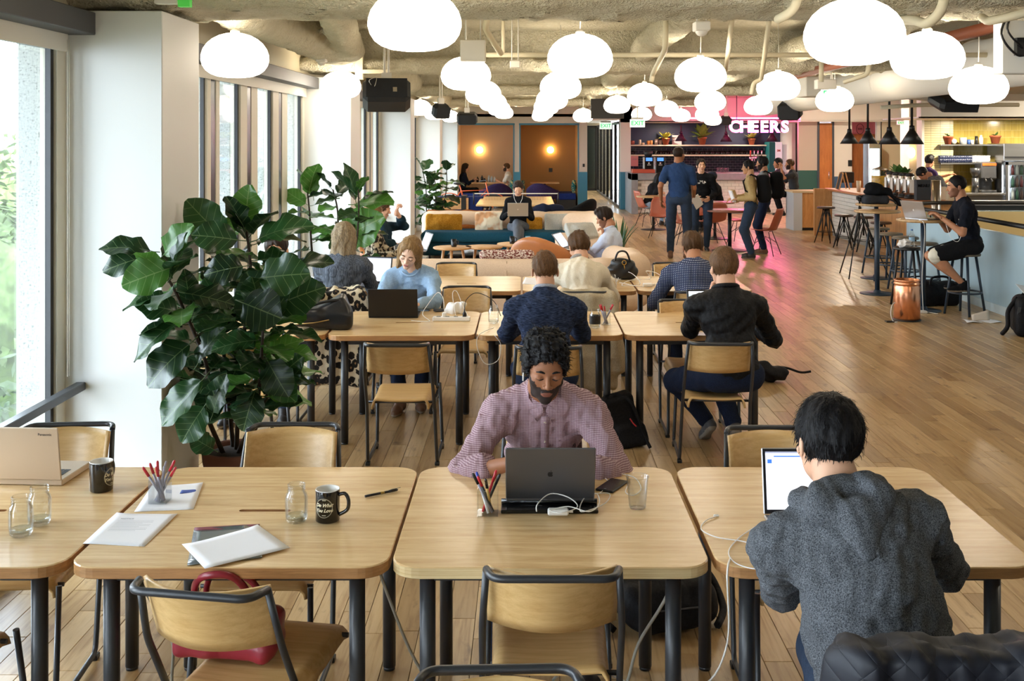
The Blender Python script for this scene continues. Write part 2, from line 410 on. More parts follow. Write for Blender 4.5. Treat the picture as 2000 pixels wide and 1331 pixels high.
# ================================================================== FLOOR
FX0, FX1, FY0, FY1 = -2.45, 13.5, 2.2, 42.0
fb = MB(); fb.b2((-2.45, -4, -.2), (14, 42.5, -.016)); floor = fb.build('floor', mat('floor_joint', '#33241a', .9)); tag(floor, kind='structure')
rng = random.Random(5); PW = .112; planks = []
for i in range(int((FX1-FX0)/PW)):
    x0 = FX0+i*PW; y = FY0-rng.random()
    while y < FY1:
        L = rng.uniform(.45, 1.15)
        if y+L > FY1: L = FY1-y
        vis = (x0+PW > -.52*(y+L)) and (x0 < .49*(y+L))
        if vis: planks.append((x0, y, L, rng.random(), rng.uniform(-.0005, .0005)))
        y += L
def plank_geo(mb, x, y, L, dz):
    g = .0011; b = .0012; x0, x1, y0, y1 = x+g, x+PW-g, y+g, y+L-g; z = dz; V = []
    for (a, c, d) in ((x0, y0, -.016), (x1, y0, -.016), (x1, y1, -.016), (x0, y1, -.016)): V.append((a, c, d))
    for (a, c, d) in ((x0, y0, z-b), (x1, y0, z-b), (x1, y1, z-b), (x0, y1, z-b)): V.append((a, c, d))
    for (a, c, d) in ((x0+b, y0+b, z), (x1-b, y0+b, z), (x1-b, y1-b, z), (x0+b, y1-b, z)): V.append((a, c, d))
    Fs = [(8, 9, 10, 11)]
    for k in range(4): l = (k+1) % 4; Fs += [(k, l, 4+l, 4+k), (4+k, 4+l, 8+l, 8+k)]
    mb.add(V, Fs)
planks.sort(key=lambda p: (p[1]+p[2] < 3.85, (p[1]+p[2]/2)+.25*abs(p[0])))
for k, (x, y, L, r, dz) in enumerate(planks[:300]):
    mb = MB(); plank_geo(mb, 0, 0, L, dz); o = mb.build('plank', M_plank, floor); o.location = (x, y, 0)
    at = o.data.attributes.new('rnd', 'FLOAT', 'FACE'); at.data.foreach_set('value', [r]*len(o.data.polygons))
mb = MB(); rv = []
for x, y, L, r, dz in planks[300:]:
    plank_geo(mb, x, y, L, dz); rv += [r]*9
o = mb.build('planks', M_plank, floor); at = o.data.attributes.new('rnd', 'FLOAT', 'FACE'); at.data.foreach_set('value', rv); tag(o, kind='stuff')

# ================================================================== SHELL
def struct(name, mb, mats, parent=None):
    o = mb.build(name, mats, parent)
    if parent is None: tag(o, kind='structure')
    return o
mb = MB(); mb.b2((-2.9, -4, 3.15), (14, 42.5, 3.3)); ceiling = struct('ceiling', mb, M_spray)
COLY = [-.44+5.94*k for k in range(6)]
def sprayed(name, boxes, caps=(), vx=.045, amp=.012, fr=26, seed=1, parent=None):
    s = SDF(vx, .05, seed)
    for a, b in boxes: s.box([(a[i]+b[i])/2 for i in range(3)], [abs(b[i]-a[i])/2 for i in range(3)], rad=.1)
    for a, b, r in caps: s.cap(a, b, r)
    s.noise(amp, fr); s.noise(amp*.5, fr*2.3); o = s.build(name, M_spray, parent); return o
for k, y in enumerate(COLY[1:5]):
    sprayed('ceiling_beam', [((-2.9, y, 2.72 if k else 2.68), (9 if k == 0 else 3.95, y+.75, 3.25))], seed=k, parent=ceiling)
    sprayed('ceiling_pipe', [], [((-2.7, y-.12, 2.78), (8.5 if k == 0 else 3.9, y-.12, 2.78), .075)], seed=k+9, parent=ceiling, vx=.035)
sprayed('ceiling_rib', [], [((-1.95, 6, 2.9), (-1.7, 29, 2.88), .17), ((-1.2, 6, 3.0), (-1.75, 10.8, 2.88), .13)], seed=21, parent=ceiling, vx=.05)
sprayed('ceiling_rib', [], [((1.15, 5.9, 2.95), (1.55, 29, 2.92), .14)], seed=22, parent=ceiling, vx=.05)
sprayed('ceiling_rib', [], [((2.75, 5.9, 2.9), (2.85, 28, 2.92), .13)], seed=23, parent=ceiling, vx=.05)
# left window wall
mb = MB(); mb.b2((-2.75, -4, 2.52), (-2.37, 30.4, 3.15)); mb.b2((-2.75, -4, -.2), (-2.37, 30.4, .08)); struct('wall_left', mb, M_cream)
for y in COLY:
    mb = MB(); mb.b2((-2.46, y, 0), (-1.86, y+.62, 2.655), .004); o = struct('column', mb, M_column)
    mb = MB(); mb.b2((-2.47, y-.006, 0), (-1.852, y+.628, .1), .004); mb.build('skirting', M_column, o)
GL = [(.72, 1.3), (1.75, 2.45), (2.77, 3.38), (3.94, 4.52), (5.12, 5.84)]
for k in range(5):
    y0 = COLY[k]; r = thing('window_%d' % (k+1), None, None); tag(r, kind='structure')
    for a, b in GL:
        mb = MB(); ya, yb = y0+a, y0+b
        for q in ((ya, ya+.035), (yb-.035, yb)): mb.b2((-2.4, q[0], .08), (-2.372, q[1], 2.5))
        mb.b2((-2.4, ya, 2.45), (-2.372, yb, 2.52)); mb.b2((-2.4, ya, .08), (-2.372, yb, .14)); fr_ = mb.build('window_frame', M_frame, r)
        mb = MB(); mb.b2((-2.39, ya+.03, .12), (-2.384, yb-.03, 2.47)); mb.build('pane', M_glass, fr_)
    ed = [.62]+[x for g in GL for x in g]+[5.94]
    for a, b in zip(ed[0::2], ed[1::2]):
        if b-a < .03: continue
        mb = MB(); w = b-a
        if w > .25:
            m3 = (a+b)/2; mb.b2((-2.44, y0+a, .08), (-2.355, y0+m3-.07, 2.52)); mb.b2((-2.44, y0+m3+.07, .08), (-2.355, y0+b, 2.52))
            bb = MB(); bb.b2((-2.44, y0+m3-.06, .08), (-2.36, y0+m3+.06, 2.52)); bb.build('mullion_channel', M_frame, r)
        else: mb.b2((-2.44, y0+a, .08), (-2.355, y0+b, 2.52))
        mb.build('mullion', mat('mullion_paint', '#e2ddcf', .55), r)
    b = MB(); b.b2((-2.37, y0+.62, 2.53), (-2.2, y0+5.94, 2.645), .004); b.build('blind_cassette', mat('cassette_grey', '#47474b' if k == 0 else '#6d665c', .5), r)
    b = MB(); b.b2((-2.33, y0+.66, 2.44), (-2.325, y0+5.9, 2.54)); b.build('roller_blind', M_white, r)
    if k == 0:
        b = MB(); b.tube([(-2.31, y0+5.88, 2.5), (-2.31, y0+5.88, .8)], .0022, 6); b.tube([(-2.31, y0+5.86, 2.5), (-2.31, y0+5.86, .8)], .0022, 6); b.build('blind_chain', M_white, r)
    b = MB(); b.b2((-2.3, y0+.62, .715), (-2.25, y0+5.94, .755), .004); b.build('guard_rail', M_rail, r)
# concrete fins outside the glass
for k in range(5):
    y0 = COLY[k]
    for m3, w, d in ((1.52, .3, .16), (2.61, .3, .16), (3.66, .34, .18), (4.82, .34, .18), (6.16, .42, .16)):
        mb = MB(); mb.b2((-2.46-d, y0+m3-w/2, -.5), (-2.46, y0+m3+w/2, 3.2), .02); tag(mb.build('facade_fin', M_conc), kind='structure')
b = MB(); b.b2((-4.0, -4, 3.0), (-2.75, 30.4, 3.3)); tag(b.build('sky_shade_slab', M_conc), kind='structure')  # unseen slab added to block sky light from the concrete fins
# trees outside
M_leafout = mat('outdoor_foliage', '#56683f', .9, var=.5, vscale=6)
M_trunkout = mat('outdoor_bark', '#4a3b2e', .9)
rg = np.random.RandomState(4)
def outdoor_tree(x, y, top, rad, label, col, dense=1500):
    tr = thing('broadleaf_tree', label, 'tree', (x, y, -7), 0, 'trees outside the window')
    b = MB(); b.tube([(0, 0, 0), (.1, 0, 3), (0, .1, top+7-rad*.6)], [.22, .17, .06], 8)
    for a in range(5): b.tube([(0, 0, 3+a*.5), (math.cos(a*1.3)*rad*.7, math.sin(a*1.3)*rad*.7, 4.6+a*.5)], [.08, .03], 6)
    b.build('trunk', M_trunkout, tr)
    V = []; Fs = []; n = dense
    d = rg.normal(size=(n, 3)); d /= np.linalg.norm(d, axis=1)[:, None]
    lob = 1+.25*np.sin(d[:, 0]*5+x)+.2*np.sin(d[:, 2]*7+y)+.15*np.sin(d[:, 1]*9)
    c = d*(rad*lob*rg.uniform(.72, 1, n))[:, None]+np.array([0, 0, top+7-rad])
    u = rg.normal(size=(n, 3)); u /= np.linalg.norm(u, axis=1)[:, None]; w = np.cross(u, d); s = rg.uniform(.1, .2, n)[:, None]
    V = np.concatenate([c-u*s, c+w*s*.7, c+u*s, c-w*s*.7]); Fs = np.stack([np.arange(n), np.arange(n)+n, np.arange(n)+2*n, np.arange(n)+3*n], 1)
    o = link('foliage', np_mesh('foliage', V, Fs, [col], smooth=False), tr); tag(o, kind='stuff')
    s_ = SDF(.25, .3, int(x*10) % 97); s_.ell((0, 0, top+7-rad), (rad*.8, rad*.8, rad*.8)); s_.noise(.12, 3); s_.build('inner_foliage', col, tr)
outdoor_tree(-10.5, 20.5, .9, 2.6, 'full green tree nearest outside the glass, behind the grey guard rail', M_leafout, 5000)
outdoor_tree(-14.5, 27, 2.3, 3.6, 'taller pale green tree behind the others outside the near window', mat('pale_foliage', '#7d9455', .9, var=.4, vscale=4), 5000)
outdoor_tree(-8.6, 13.5, -.9, 2.4, 'low dark tree under the others outside the near window', mat('dark_foliage', '#3f5136', .9, var=.5, vscale=6), 5000)
b = MB(); b.b2((-60, -20, -7.2), (-3, 90, -7)); tag(b.build('ground', mat('outdoor_ground', '#6b705c', .95, var=.3, vscale=.6)), kind='structure')
# wall behind and to the far side of the camera
mb = MB(); mb.b2((-2.75, -4.2, -.2), (14.2, -4, 3.2)); struct('wall_front', mb, M_white)
mb = MB(); mb.b2((14, -4, -.2), (14.2, 42.5, 3.2)); struct('wall_right', mb, M_white)

# ------------------------------------------------------------------ far wall with two booths
YB = 30.4
def pxX(px, Y): return (px-CX)/F*Y
zo = CH-(243-CY)/F*YB; zb = CH-(336-CY)/F*YB
xs = [-2.4, pxX(893, YB), pxX(1004, YB), pxX(1015, YB), pxX(1130, YB), pxX(1147, YB)]
mb = MB(); mb.b2((xs[0], YB, zo), (xs[5], YB+.2, 3.15))
for a, b in ((xs[0], xs[1]), (xs[2], xs[3]), (xs[4], xs[5])): mb.b2((a, YB, 0), (b, YB+.2, zo))
wall_back = struct('wall_back', mb, mat('far_wall_paint', '#cfc5b6', .6))
mb = MB()
for a, b in ((xs[2], xs[3]), (xs[4], xs[5])): mb.b2((a-.003, YB-.006, 0), (b+.003, YB+.2, zb))
mb.build('teal_band', M_blue, wall_back)
mb = MB()
for a, b in ((xs[1], xs[2]), (xs[3], xs[4])):
    mb.b2((a-.02, YB-.01, zo-.02), (b+.02, YB+.02, zo+.03)); mb.b2((b-.025, YB-.01, 0), (b+.01, YB+.02, zo)); mb.b2((a-.01, YB-.01, 0), (a+.025, YB+.02, zo))
tag(mb.build('trim_1', M_blue), kind='structure')
YD = 32.2
for i, (a, b, c) in enumerate(((xs[1], xs[2], '#dcc4a8'), (xs[3], xs[4], '#c09a68'))):
    mb = MB(); mb.b2((a-.2, YD, 0), (b+.1, YD+.1, 2.8)); mb.b2((b-.02, YB+.1, 0), (b+.08, YD, 2.8)); mb.b2((a-.12, YB+.2, 0), (a-.02, YD, 2.8)); mb.b2((a-.2, YB, 2.62), (b+.1, YD, 2.7))
    struct('wall_booth', mb, mat('booth_wall_%d' % i, c, .75, bump=.05, bscale=200))
    sx = pxX((937, 1075)[i], YD-.05); s = thing('wall_sconce', 'round glowing wall sconce in the %s' % ('booth where two people sit' if i == 0 else 'darker brown empty booth'), 'lamp', (sx, YD, CH-(293-CY)/F*YD))
    m = MB(); m.lathe([(.09, 0), (.09, .04), (.07, .05)], R=rot(90)); m.build('mount', M_chrome, s)
    m = MB(); m.ell((0, -.07, 0), (.1, .05, .1)); m.build('diffuser', mat('sconce_glow', '#ffe2a8', .5, emit=22, ecol='#ffc478'), s)
mb = MB(); mb.b2((pxX(1215, YD)-2.3, YD-.012, 1.0), (pxX(1215, YD)-2.2, YD-.01, 1.06))
# ------------------------------------------------------------------ corridor between booths and bar
XL, XR = xs[5], pxX(1214, YB)
mb = MB(); mb.b2((XL-.25, YB+.2, 0), (XL, 41.6, 2.9)); mb.b2((XL-.1, 41.6, 0), (XR+.6, 41.8, 2.9)); struct('wall_corridor', mb, M_white)
mb = MB(); mb.b2((XL-.2, YB, 2.52), (XR+.3, YB+.12, 3.15)); struct('wall_corridor_header', mb, M_white)
mb = MB(); mb.b2((XL, YB+.1, 2.6), (XR+.3, 41.6, 2.66)); struct('ceiling_corridor', mb, M_white)
dr = thing('glass_partition', 'black framed glass partition along the corridor beside the teal column', 'partition', (XR, YB+.4, 0))
mb = MB()
for i in range(7): mb.b2((-.04, i*1.6, 0), (.04, i*1.6+.1, 2.5))
mb.b2((-.04, 0, 2.42), (.04, 9.7, 2.5)); mb.b2((-.04, 0, 0), (.04, 9.7, .08)); mb.build('partition_frame', M_black, dr)
for i in range(6): m = MB(); m.b2((-.006, i*1.6+.1, .08), (.006, i*1.6+1.6, 2.42)); m.build('pane', M_glass2, dr)
dr = thing('glass_door', 'black framed glass door closing the end of the corridor', 'door', (XL, 41.3, 0)); m = MB()
w = XR-XL
for x in (0, w*.25, w*.5, w*.95): m.b2((x, 0, 0), (x+.08, .05, 2.5))
m.b2((0, 0, 0), (w, .05, .1)); m.b2((0, 0, 2.4), (w, .05, 2.5)); m.build('door_frame', M_black, dr)
m = MB(); m.b2((.05, .02, .1), (w, .03, 2.4)); m.build('pane', glass('smoked_glass', (.35, .4, .42), .5), dr)
mb = MB(); mb.b2((XR-.03, YB, 0), (XR+.26, YB+.5, 2.9)); oc = struct('column', mb, M_white)
mb = MB(); mb.b2((XR-.036, YB-.006, 0), (XR+.266, YB+.506, zb)); mb.build('teal_band', M_blue, oc)
# ------------------------------------------------------------------ bar back wall
M_navy = mat('navy_paint', '#2b3350', .55)
BX0, BX1, BY = XR+.26, pxX(1530, 32), 32.0
mb = MB(); mb.b2((BX0, BY, 0), (BX1, BY+.15, 2.5)); wall_bar = struct('wall_bar', mb, M_navy)
mb = MB(); mb.b2((BX0-.3, BY-1.6, 2.47), (14, BY-1.45, 3.15)); mb.b2((BX0-.3, BY-1.6, 2.46), (BX1+.2, BY+.15, 2.5)); struct('wall_bar_header', mb, M_white)
# dark tiles between shelf and counter
mb = MB(); tw, th_ = .152, .077; rg2 = random.Random(2)
for r_ in range(9):
    for c_ in range(int((pxX(1497, BY)-BX0)/tw)):
        x = BX0+c_*tw+(.5*tw if r_ % 2 else 0); z = 1.03+r_*th_; mb.b2((x+.003, BY-.012+rg2.random()*.002, z+.003), (x+tw-.003, BY, z+th_-.003))
o = mb.build('wall_tiles', mat('dark_glazed_tile', '#1e2438', .18), wall_bar); tag(o, kind='stuff')
gr = MB(); gr.b2((BX0, BY-.004, 1.02), (pxX(1500, BY), BY, 1.73)); gr.build('grout', mat('pale_grout', '#8e8a9c', .8), wall_bar)
for i, py in enumerate((283.5, 303)):
    z = CH-(py-CY)/F*31.7; s = MB(); s.b2((BX0, 31.55, z-.03), (pxX(1497, 31.7), BY, z+.01), .003)
    o = s.build('wall_shelf', mat('pale_shelf', '#cdbfae', .45)); tag(o, ('upper pale shelf on the navy bar wall, holding plants', 'lower pale shelf on the navy bar wall, lined with black mugs')[i], 'shelf')
SH1 = CH-(283.5-CY)/F*31.7+.01; SH2 = CH-(303-CY)/F*31.7+.01
# right of the bar: pillars, doors, walls at Y = 28
YR = 28.0
def wall_panel(px0, px1, m, z0=0, z1=2.46, y=YR, name='wall_service'):
    b = MB(); b.b2((pxX(px0, y), y, z0), (pxX(px1, y), y+.15, z1)); return struct(name, b, m)
zg = CH-(333-CY)/F*YR
wall_panel(1560, 1596, mat('wall_grey_beige', '#b7aa9c', .6), zg); wall_panel(1560, 1596, mat('deep_green_paint', '#24544f', .6), 0, zg, name='wall_green_band')
wall_panel(1627, 1664, M_white, CH-(345-CY)/F*YR); wall_panel(1627, 1664, mat('mid_blue_paint', '#3c5f84', .6), 0, CH-(345-CY)/F*YR, name='wall_blue_band')
wall_panel(1664, 1716, M_orange, 0, CH-(262-CY)/F*YR+.0, YR+.9, 'wall_alcove'); wall_panel(1664, 1716, mat('coral_panel', '#d77c8c', .6), CH-(262-CY)/F*YR, 2.46, YR+.8, 'wall_alcove_sign')
wall_panel(1713, 1722, M_white); wall_panel(1720, 1768, M_cream, zg); wall_panel(1720, 1768, mat('deep_green_paint'), 0, zg, name='wall_green_band')
b = MB(); b.b2((pxX(1764, 25), 24.6, 0), (pxX(1796, 25), 25.2, 3.0)); struct('column', b, M_white)
b = MB(); b.b2((pxX(1540, 31), 30.6, 0), (pxX(1547, 31), 32, 2.5)); struct('column', b, M_white)
b = MB(); b.b2((pxX(1558, YR), YR-.3, 2.46), (14, YR+.1, 3.15)); b.b2((pxX(1558, YR), YR-.3, 2.44), (14, 32, 2.48)); struct('wall_service_header', b, M_white)
d = thing('wooden_door', 'tall orange wooden door beside the pink-lit wall', 'door', (pxX(1596, YR), YR-.02, 0))
b = MB(); w = pxX(1627, YR)-pxX(1596, YR); b.b2((.05, 0, 0), (w, .06, 2.4), .01); b.build('door_leaf', M_orange, d); b = MB(); b.b2((0, -.02, 0), (.05, .08, 2.45)); b.b2((w-.03, -.02, 0), (w+.02, .08, 2.45)); b.build('door_frame', mat('frame_slate', '#3c4550', .5), d)
b = MB(); b.tube([(w-.12, -.03, .95), (w-.12, -.03, 1.15)], .012); b.build('door_handle', M_chrome, d)
d = thing('glass_door', 'dark glass door between the neon sign and the orange door', 'door', (pxX(1546, 31), 30.9, 0)); b = MB(); w = .35
for x in (0, .1, w): b.b2((x, 0, 0), (x+.05, .05, 2.45))
b.b2((0, 0, 2.4), (w+.05, .05, 2.45)); b.b2((0, 0, 0), (w+.05, .05, .1)); b.build('door_frame', M_black, d); b = MB(); b.b2((0, .02, .1), (w, .03, 2.4)); b.build('pane', glass('smoked_glass'), d)
b = MB(); b.b2((pxX(1540, 31), 33.5, 0), (pxX(1600, 31), 33.6, 2.5)); struct('wall_far_room', b, mat('dim_room', '#5c5a50', .8))
# ------------------------------------------------------------------ kitchen
KY = 22.6
t = NT('yellow_stick_tile'); v = t.coord((1, 1, 1), rot=(PI/2, 0, 0)); br = t.new('TexBrick'); br.offset = .0; t.link(v, br.inputs['Vector'])
br.inputs['Scale'].default_value = 1; br.inputs['Brick Width'].default_value = .03; br.inputs['Row Height'].default_value = .145; br.inputs['Mortar Size'].default_value = .0022
br.inputs['Color1'].default_value = hx('#b29a3c'); br.inputs['Color2'].default_value = hx('#c4ad4e'); br.inputs['Mortar'].default_value = hx('#d6cc9a')
t.col(br.outputs['Color']); t.b.inputs['Roughness'].default_value = .15; M_ktile = t.m
t = NT('cream_brick_tile'); v = t.coord((1, 1, 1), rot=(PI/2, 0, 0)); br = t.new('TexBrick'); t.link(v, br.inputs['Vector']); br.offset = 0
br.inputs['Scale'].default_value = 1; br.inputs['Brick Width'].default_value = .2; br.inputs['Row Height'].default_value = .048; br.inputs['Mortar Size'].default_value = .004
br.inputs['Color1'].default_value = hx('#c8bf92'); br.inputs['Color2'].default_value = hx('#d2c99e'); br.inputs['Mortar'].default_value = hx('#8d8560'); t.col(br.outputs['Color']); t.b.inputs['Roughness'].default_value = .3; M_ctile = t.m
kx = pxX(1795, KY)
b = MB(); b.b2((kx+.55, KY, 0), (14, KY+.1, 2.5)); struct('wall_kitchen', b, M_ktile)
b = MB(); b.b2((kx, KY-.3, 0), (kx+.6, KY-.2, 2.5)); struct('wall_kitchen_side', b, M_ctile)
b = MB(); b.b2((pxX(1795, 20.6), 20.5, 2.39), (14, 20.62, 2.72)); b.b2((pxX(1795, 20.6), 20.5, 2.39), (14, KY+.1, 2.42)); b.b2((kx-.05, KY-.3, 0), (kx, KY, 3)); struct('wall_kitchen_header', b, M_white)
for i, (x, y, z, e) in enumerate(DOWN):  # fittings made for the added area lights
    b = MB(); b.lathe([(.12, 0), (.12, .02), (.085, .02), (.085, .005)], (0, 0, 0), 20); o = b.build('added_downlight', M_white); o.location = (x, y, z); b2_ = MB(); b2_.lathe([(.0, .016), (.083, .016), (.083, .019), (0, .019)], n=16); b2_.build('lens', mat('added_downlight_glow', '#fff2d8', .5, emit=6), o)
    tag(o, 'small added ceiling spot' if i > 6 else ('round added ceiling spot over the tiled kitchen' if i in (0, 1, 4) else 'round added ceiling spot over the bar and corridor'), 'ceiling light', 'added ceiling spots' if i > 6 else ('kitchen spots' if i in (0, 1, 4) else 'bar spots'))
# blue stairwell guard with yellow inside
def offset_path(o=0):
    P = [(5.4, 9.0)]; cx, cy_, r = 6.3, 15.1, .9
    for k in range(11): a = PI-k/10*PI/2; P.append((cx+(r)*math.cos(a), cy_+r*math.sin(a)))
    P.append((14, 16.0)); return P
P = offset_path(); 
def ribbon(P, dx, z0, z1):
    m = MB(); n = len(P); Q = []
    for i in range(n):
        a = Vector(P[max(i-1, 0)]); c = Vector(P[min(i+1, n-1)]); d = (c-a).normalized(); nn = Vector((d.y, -d.x)); Q.append(Vector(P[i])+nn*dx)
    V = [(p[0], p[1], z) for z in (z0, z1) for p in P]+[(p[0], p[1], z) for z in (z0, z1) for p in Q]
    Fs = []
    for i in range(n-1):
        Fs += [(i, i+1, n+i+1, n+i), (2*n+i+1, 2*n+i, 3*n+i, 3*n+i+1), (n+i, n+i+1, 3*n+i+1, 3*n+i)]
    m.add(V, Fs); return m
g = thing('stair_guard', 'pale blue curved guard wall around the stairwell with yellow inner face', 'guard wall', (0, 0, 0))
ribbon(P, .05, 0, .93).build('outer_panel', mat('pale_blue_panel', '#a9c3cf', .45, var=.06, vscale=2), g)
m = MB(); PP = [(x+.055 if i < 2 else x, y-.0) for i, (x, y) in enumerate(P)]
ribbon([(x, y) for x, y in [(p[0]+(.06 if p[1] < 15.9 else .0), p[1]-(.06 if p[0] > 6.1 else 0)) for p in P]], .05, -.3, .92).build('inner_panel', mat('warm_yellow_panel', '#f0dda4', .55), g)
m = MB(); m.tube([(x, y, 1.045) for x, y in P], .028, 8); m.build('handrail', M_black, g)
m = MB()
for (x, y) in [(5.42, 10.2), (5.42, 11.6), (5.42, 13), (5.42, 14.4), (6.5, 15.97), (8, 15.97), (9.5, 15.97), (11, 15.97)]: MB().tube([(x, y, .92), (x, y, 1.04)], .009, 6).build('rail_post', M_black, g)
m = MB(); m.b2((5.39, 9, 0), (5.4, 15.1, .1)); m.build('skirting', mat('pale_skirting', '#c5d2d6', .5), g)
# ------------------------------------------------------------------ ducts and pipes overhead
d = thing('round_duct', 'wide white round air duct overhead above the tall tables', 'duct', (4.3, 7.2, 2.7))
m = MB(); m.tube([(0, 0, 0), (0, 12, -.05)], .235, 24); m.build('duct_tube', M_white, d); m = MB()
for y in (1.2, 3, 5.5, 8): MB().tube([(0, y, 0), (0, y+.04, 0)], .245, 24).build('duct_seam', M_white, d)
d = thing('rectangular_duct', 'white rectangular air duct with a slotted grille', 'duct', (3.7, 14.2, 2.56))
m = MB(); m.b2((0, 0, 0), (1.3, .5, .26), .01); m.add([(1.3, 0, 0), (1.9, .5, -.06), (1.9, .5, .3), (1.3, 0, .26), (1.3, .5, 0), (1.3, .5, .26)], [(0, 1, 2, 3), (0, 4, 1), (3, 2, 5)]); m.build('duct_box', M_white, d)
m = MB()
for i in range(7): m.b2((1.1+.03*i, -.015, .05), (1.112+.03*i, 0, .19))
m.build('grille', mat('grille_grey', '#6c6a64', .5), d)
m = MB(); m.b2((1.05, -.008, .03), (1.35, -.001, .21)); m.build('grille_plate', M_white, d)
b = MB(); b.add([(4.9, 12.5, 2.9), (9, 12.5, 2.3), (9, 12.5, 2.9), (4.9, 12.7, 2.9), (9, 12.7, 2.3), (9, 12.7, 2.9)], [(0, 1, 2), (5, 4, 3), (0, 3, 4, 1)])
o = b.build('steel_brace', mat('oxide_red_steel', '#8a4a2c', .6)); tag(o, 'rust-red diagonal steel brace beside the round duct', 'beam')
b = MB(); b.tube([(3.0, 6.4, 2.72), (3.1, 14, 2.72)], .05, 4); o = b.build('steel_beam', mat('oxide_red_steel')); tag(o, 'thin rust-red steel beam running under the sprayed ceiling', 'beam')
def pipe(label, pts, r, name='ceiling_pipe', cat='pipe'):
    m = MB(); m.tube(arc(pts, .15), r, 10); o = m.build('conduit', M_cream); tag(o, label, cat); return o
pipe('long horizontal sprinkler pipe under the ceiling', [(-.35, 9.5, 2.74), (4.2, 9.5, 2.74)], .022)
pipe('upright hanger rod rising from the sprinkler pipe near its left end', [(-.2, 9.5, 2.74), (-.2, 9.5, 3.15)], .016)
pipe('bent conduit dropping diagonally beside the white ceiling box', [(-.2, 8.2, 3.1), (-.32, 8.2, 2.86), (-.28, 8.4, 2.8), (-.2, 8.6, 2.68)], .024)
pipe('slanted conduit rising over the lamp nearest the middle', [W(1300, 30, 8), W(1300, 95, 8), W(1275, 145, 9.4), W(1272, 160, 9.4)], .022)
pipe('slanted conduit above the middle lamps, second of the pair', [W(1430, 35, 8), W(1418, 135, 9.4)], .02)
pipe('slanted conduit ending in an elbow beside the twin lamps', [W(1503, 35, 8), W(1487, 155, 9.2), W(1472, 162, 9.2), W(1468, 185, 9.2)], .02)
pipe('curved conduit hugging the first ceiling beam', [W(1560, -10, 5.3), W(1550, 20, 5.3), W(1520, 38, 5.35), W(1522, 36, 5.5)], .024)
pipe('curved conduit crossing behind the largest lamp', [W(1848, -20, 5.3), W(1838, 25, 5.3), W(1810, 48, 5.4), W(1785, 38, 5.6), W(1750, 40, 6)], .026)
pipe('curved conduit leading to the wall box at the edge', [W(2030, 15, 5.3), W(1985, 30, 5.3), W(1930, 42, 5.4), W(1918, 34, 5.7)], .022)
pipe('thin conduit above the four cone pendants', [W(1720, 210, 15.5), W(1800, 205, 15.5), W(1990, 205, 15.5)], .03)
pipe('upright conduit behind the great lamp', [W(1604, 120, 9), W(1604, 160, 9)], .02)
pipe('bent conduit running down from the beam to the vented duct', [W(1698, 115, 9), W(1695, 145, 9), W(1650, 160, 9.4)], .02)
b = MB(); b.b2((-1.78, 11.2, 2.62), (-1.7, 11.3, 2.9)); b.b2((-1.7, 11.2, 2.68), (-1.42, 11.24, 2.72)); tag(b.build('ceiling_bracket', M_cream), 'cream upright bracket under the ceiling by the second column', 'bracket')
# ================================================================== PENDANT LAMPS
M_lamp = mat('glowing_opal_glass', '#fff6e6', .3, emit=LAMP_E, ecol='#fff1dc')
LP = [(4.62, 0, 0)]
lp = thing('pendant_lamp', 'x', 'lamp', (0, 0, 0), 0, 'opal pebble pendants')
prof = [(0, -.138)]+[(.212*math.sin(a)**.62*(1 if a > 1.2 else .999), (-.138 if a < PI/2 else -.152)*math.cos(a) - (.012 if a < 2 else .012*(PI-a)/1.14)) for a in [PI*k/22 for k in range(1, 22)]]+[(0, .14)]
prof = [(0, -.135), (.06, -.134), (.11, -.127), (.15, -.112), (.18, -.09), (.2, -.06), (.21, -.025), (.208, .008), (.196, .045), (.172, .08), (.14, .108), (.1, .13), (.055, .143), (0, .148)]
m = MB(); m.lathe(prof, n=32); m.build('shade', M_lamp, lp)
m = MB(); m.lathe([(.03, .142), (.03, .16), (.012, .175), (0, .176)], n=12); m.build('lamp_cap', M_white, lp)
m = MB(); m.tube([(0, 0, .17), (.004, 0, .3), (0, 0, .52)], .0035, 6); m.build('cord', M_white, lp)
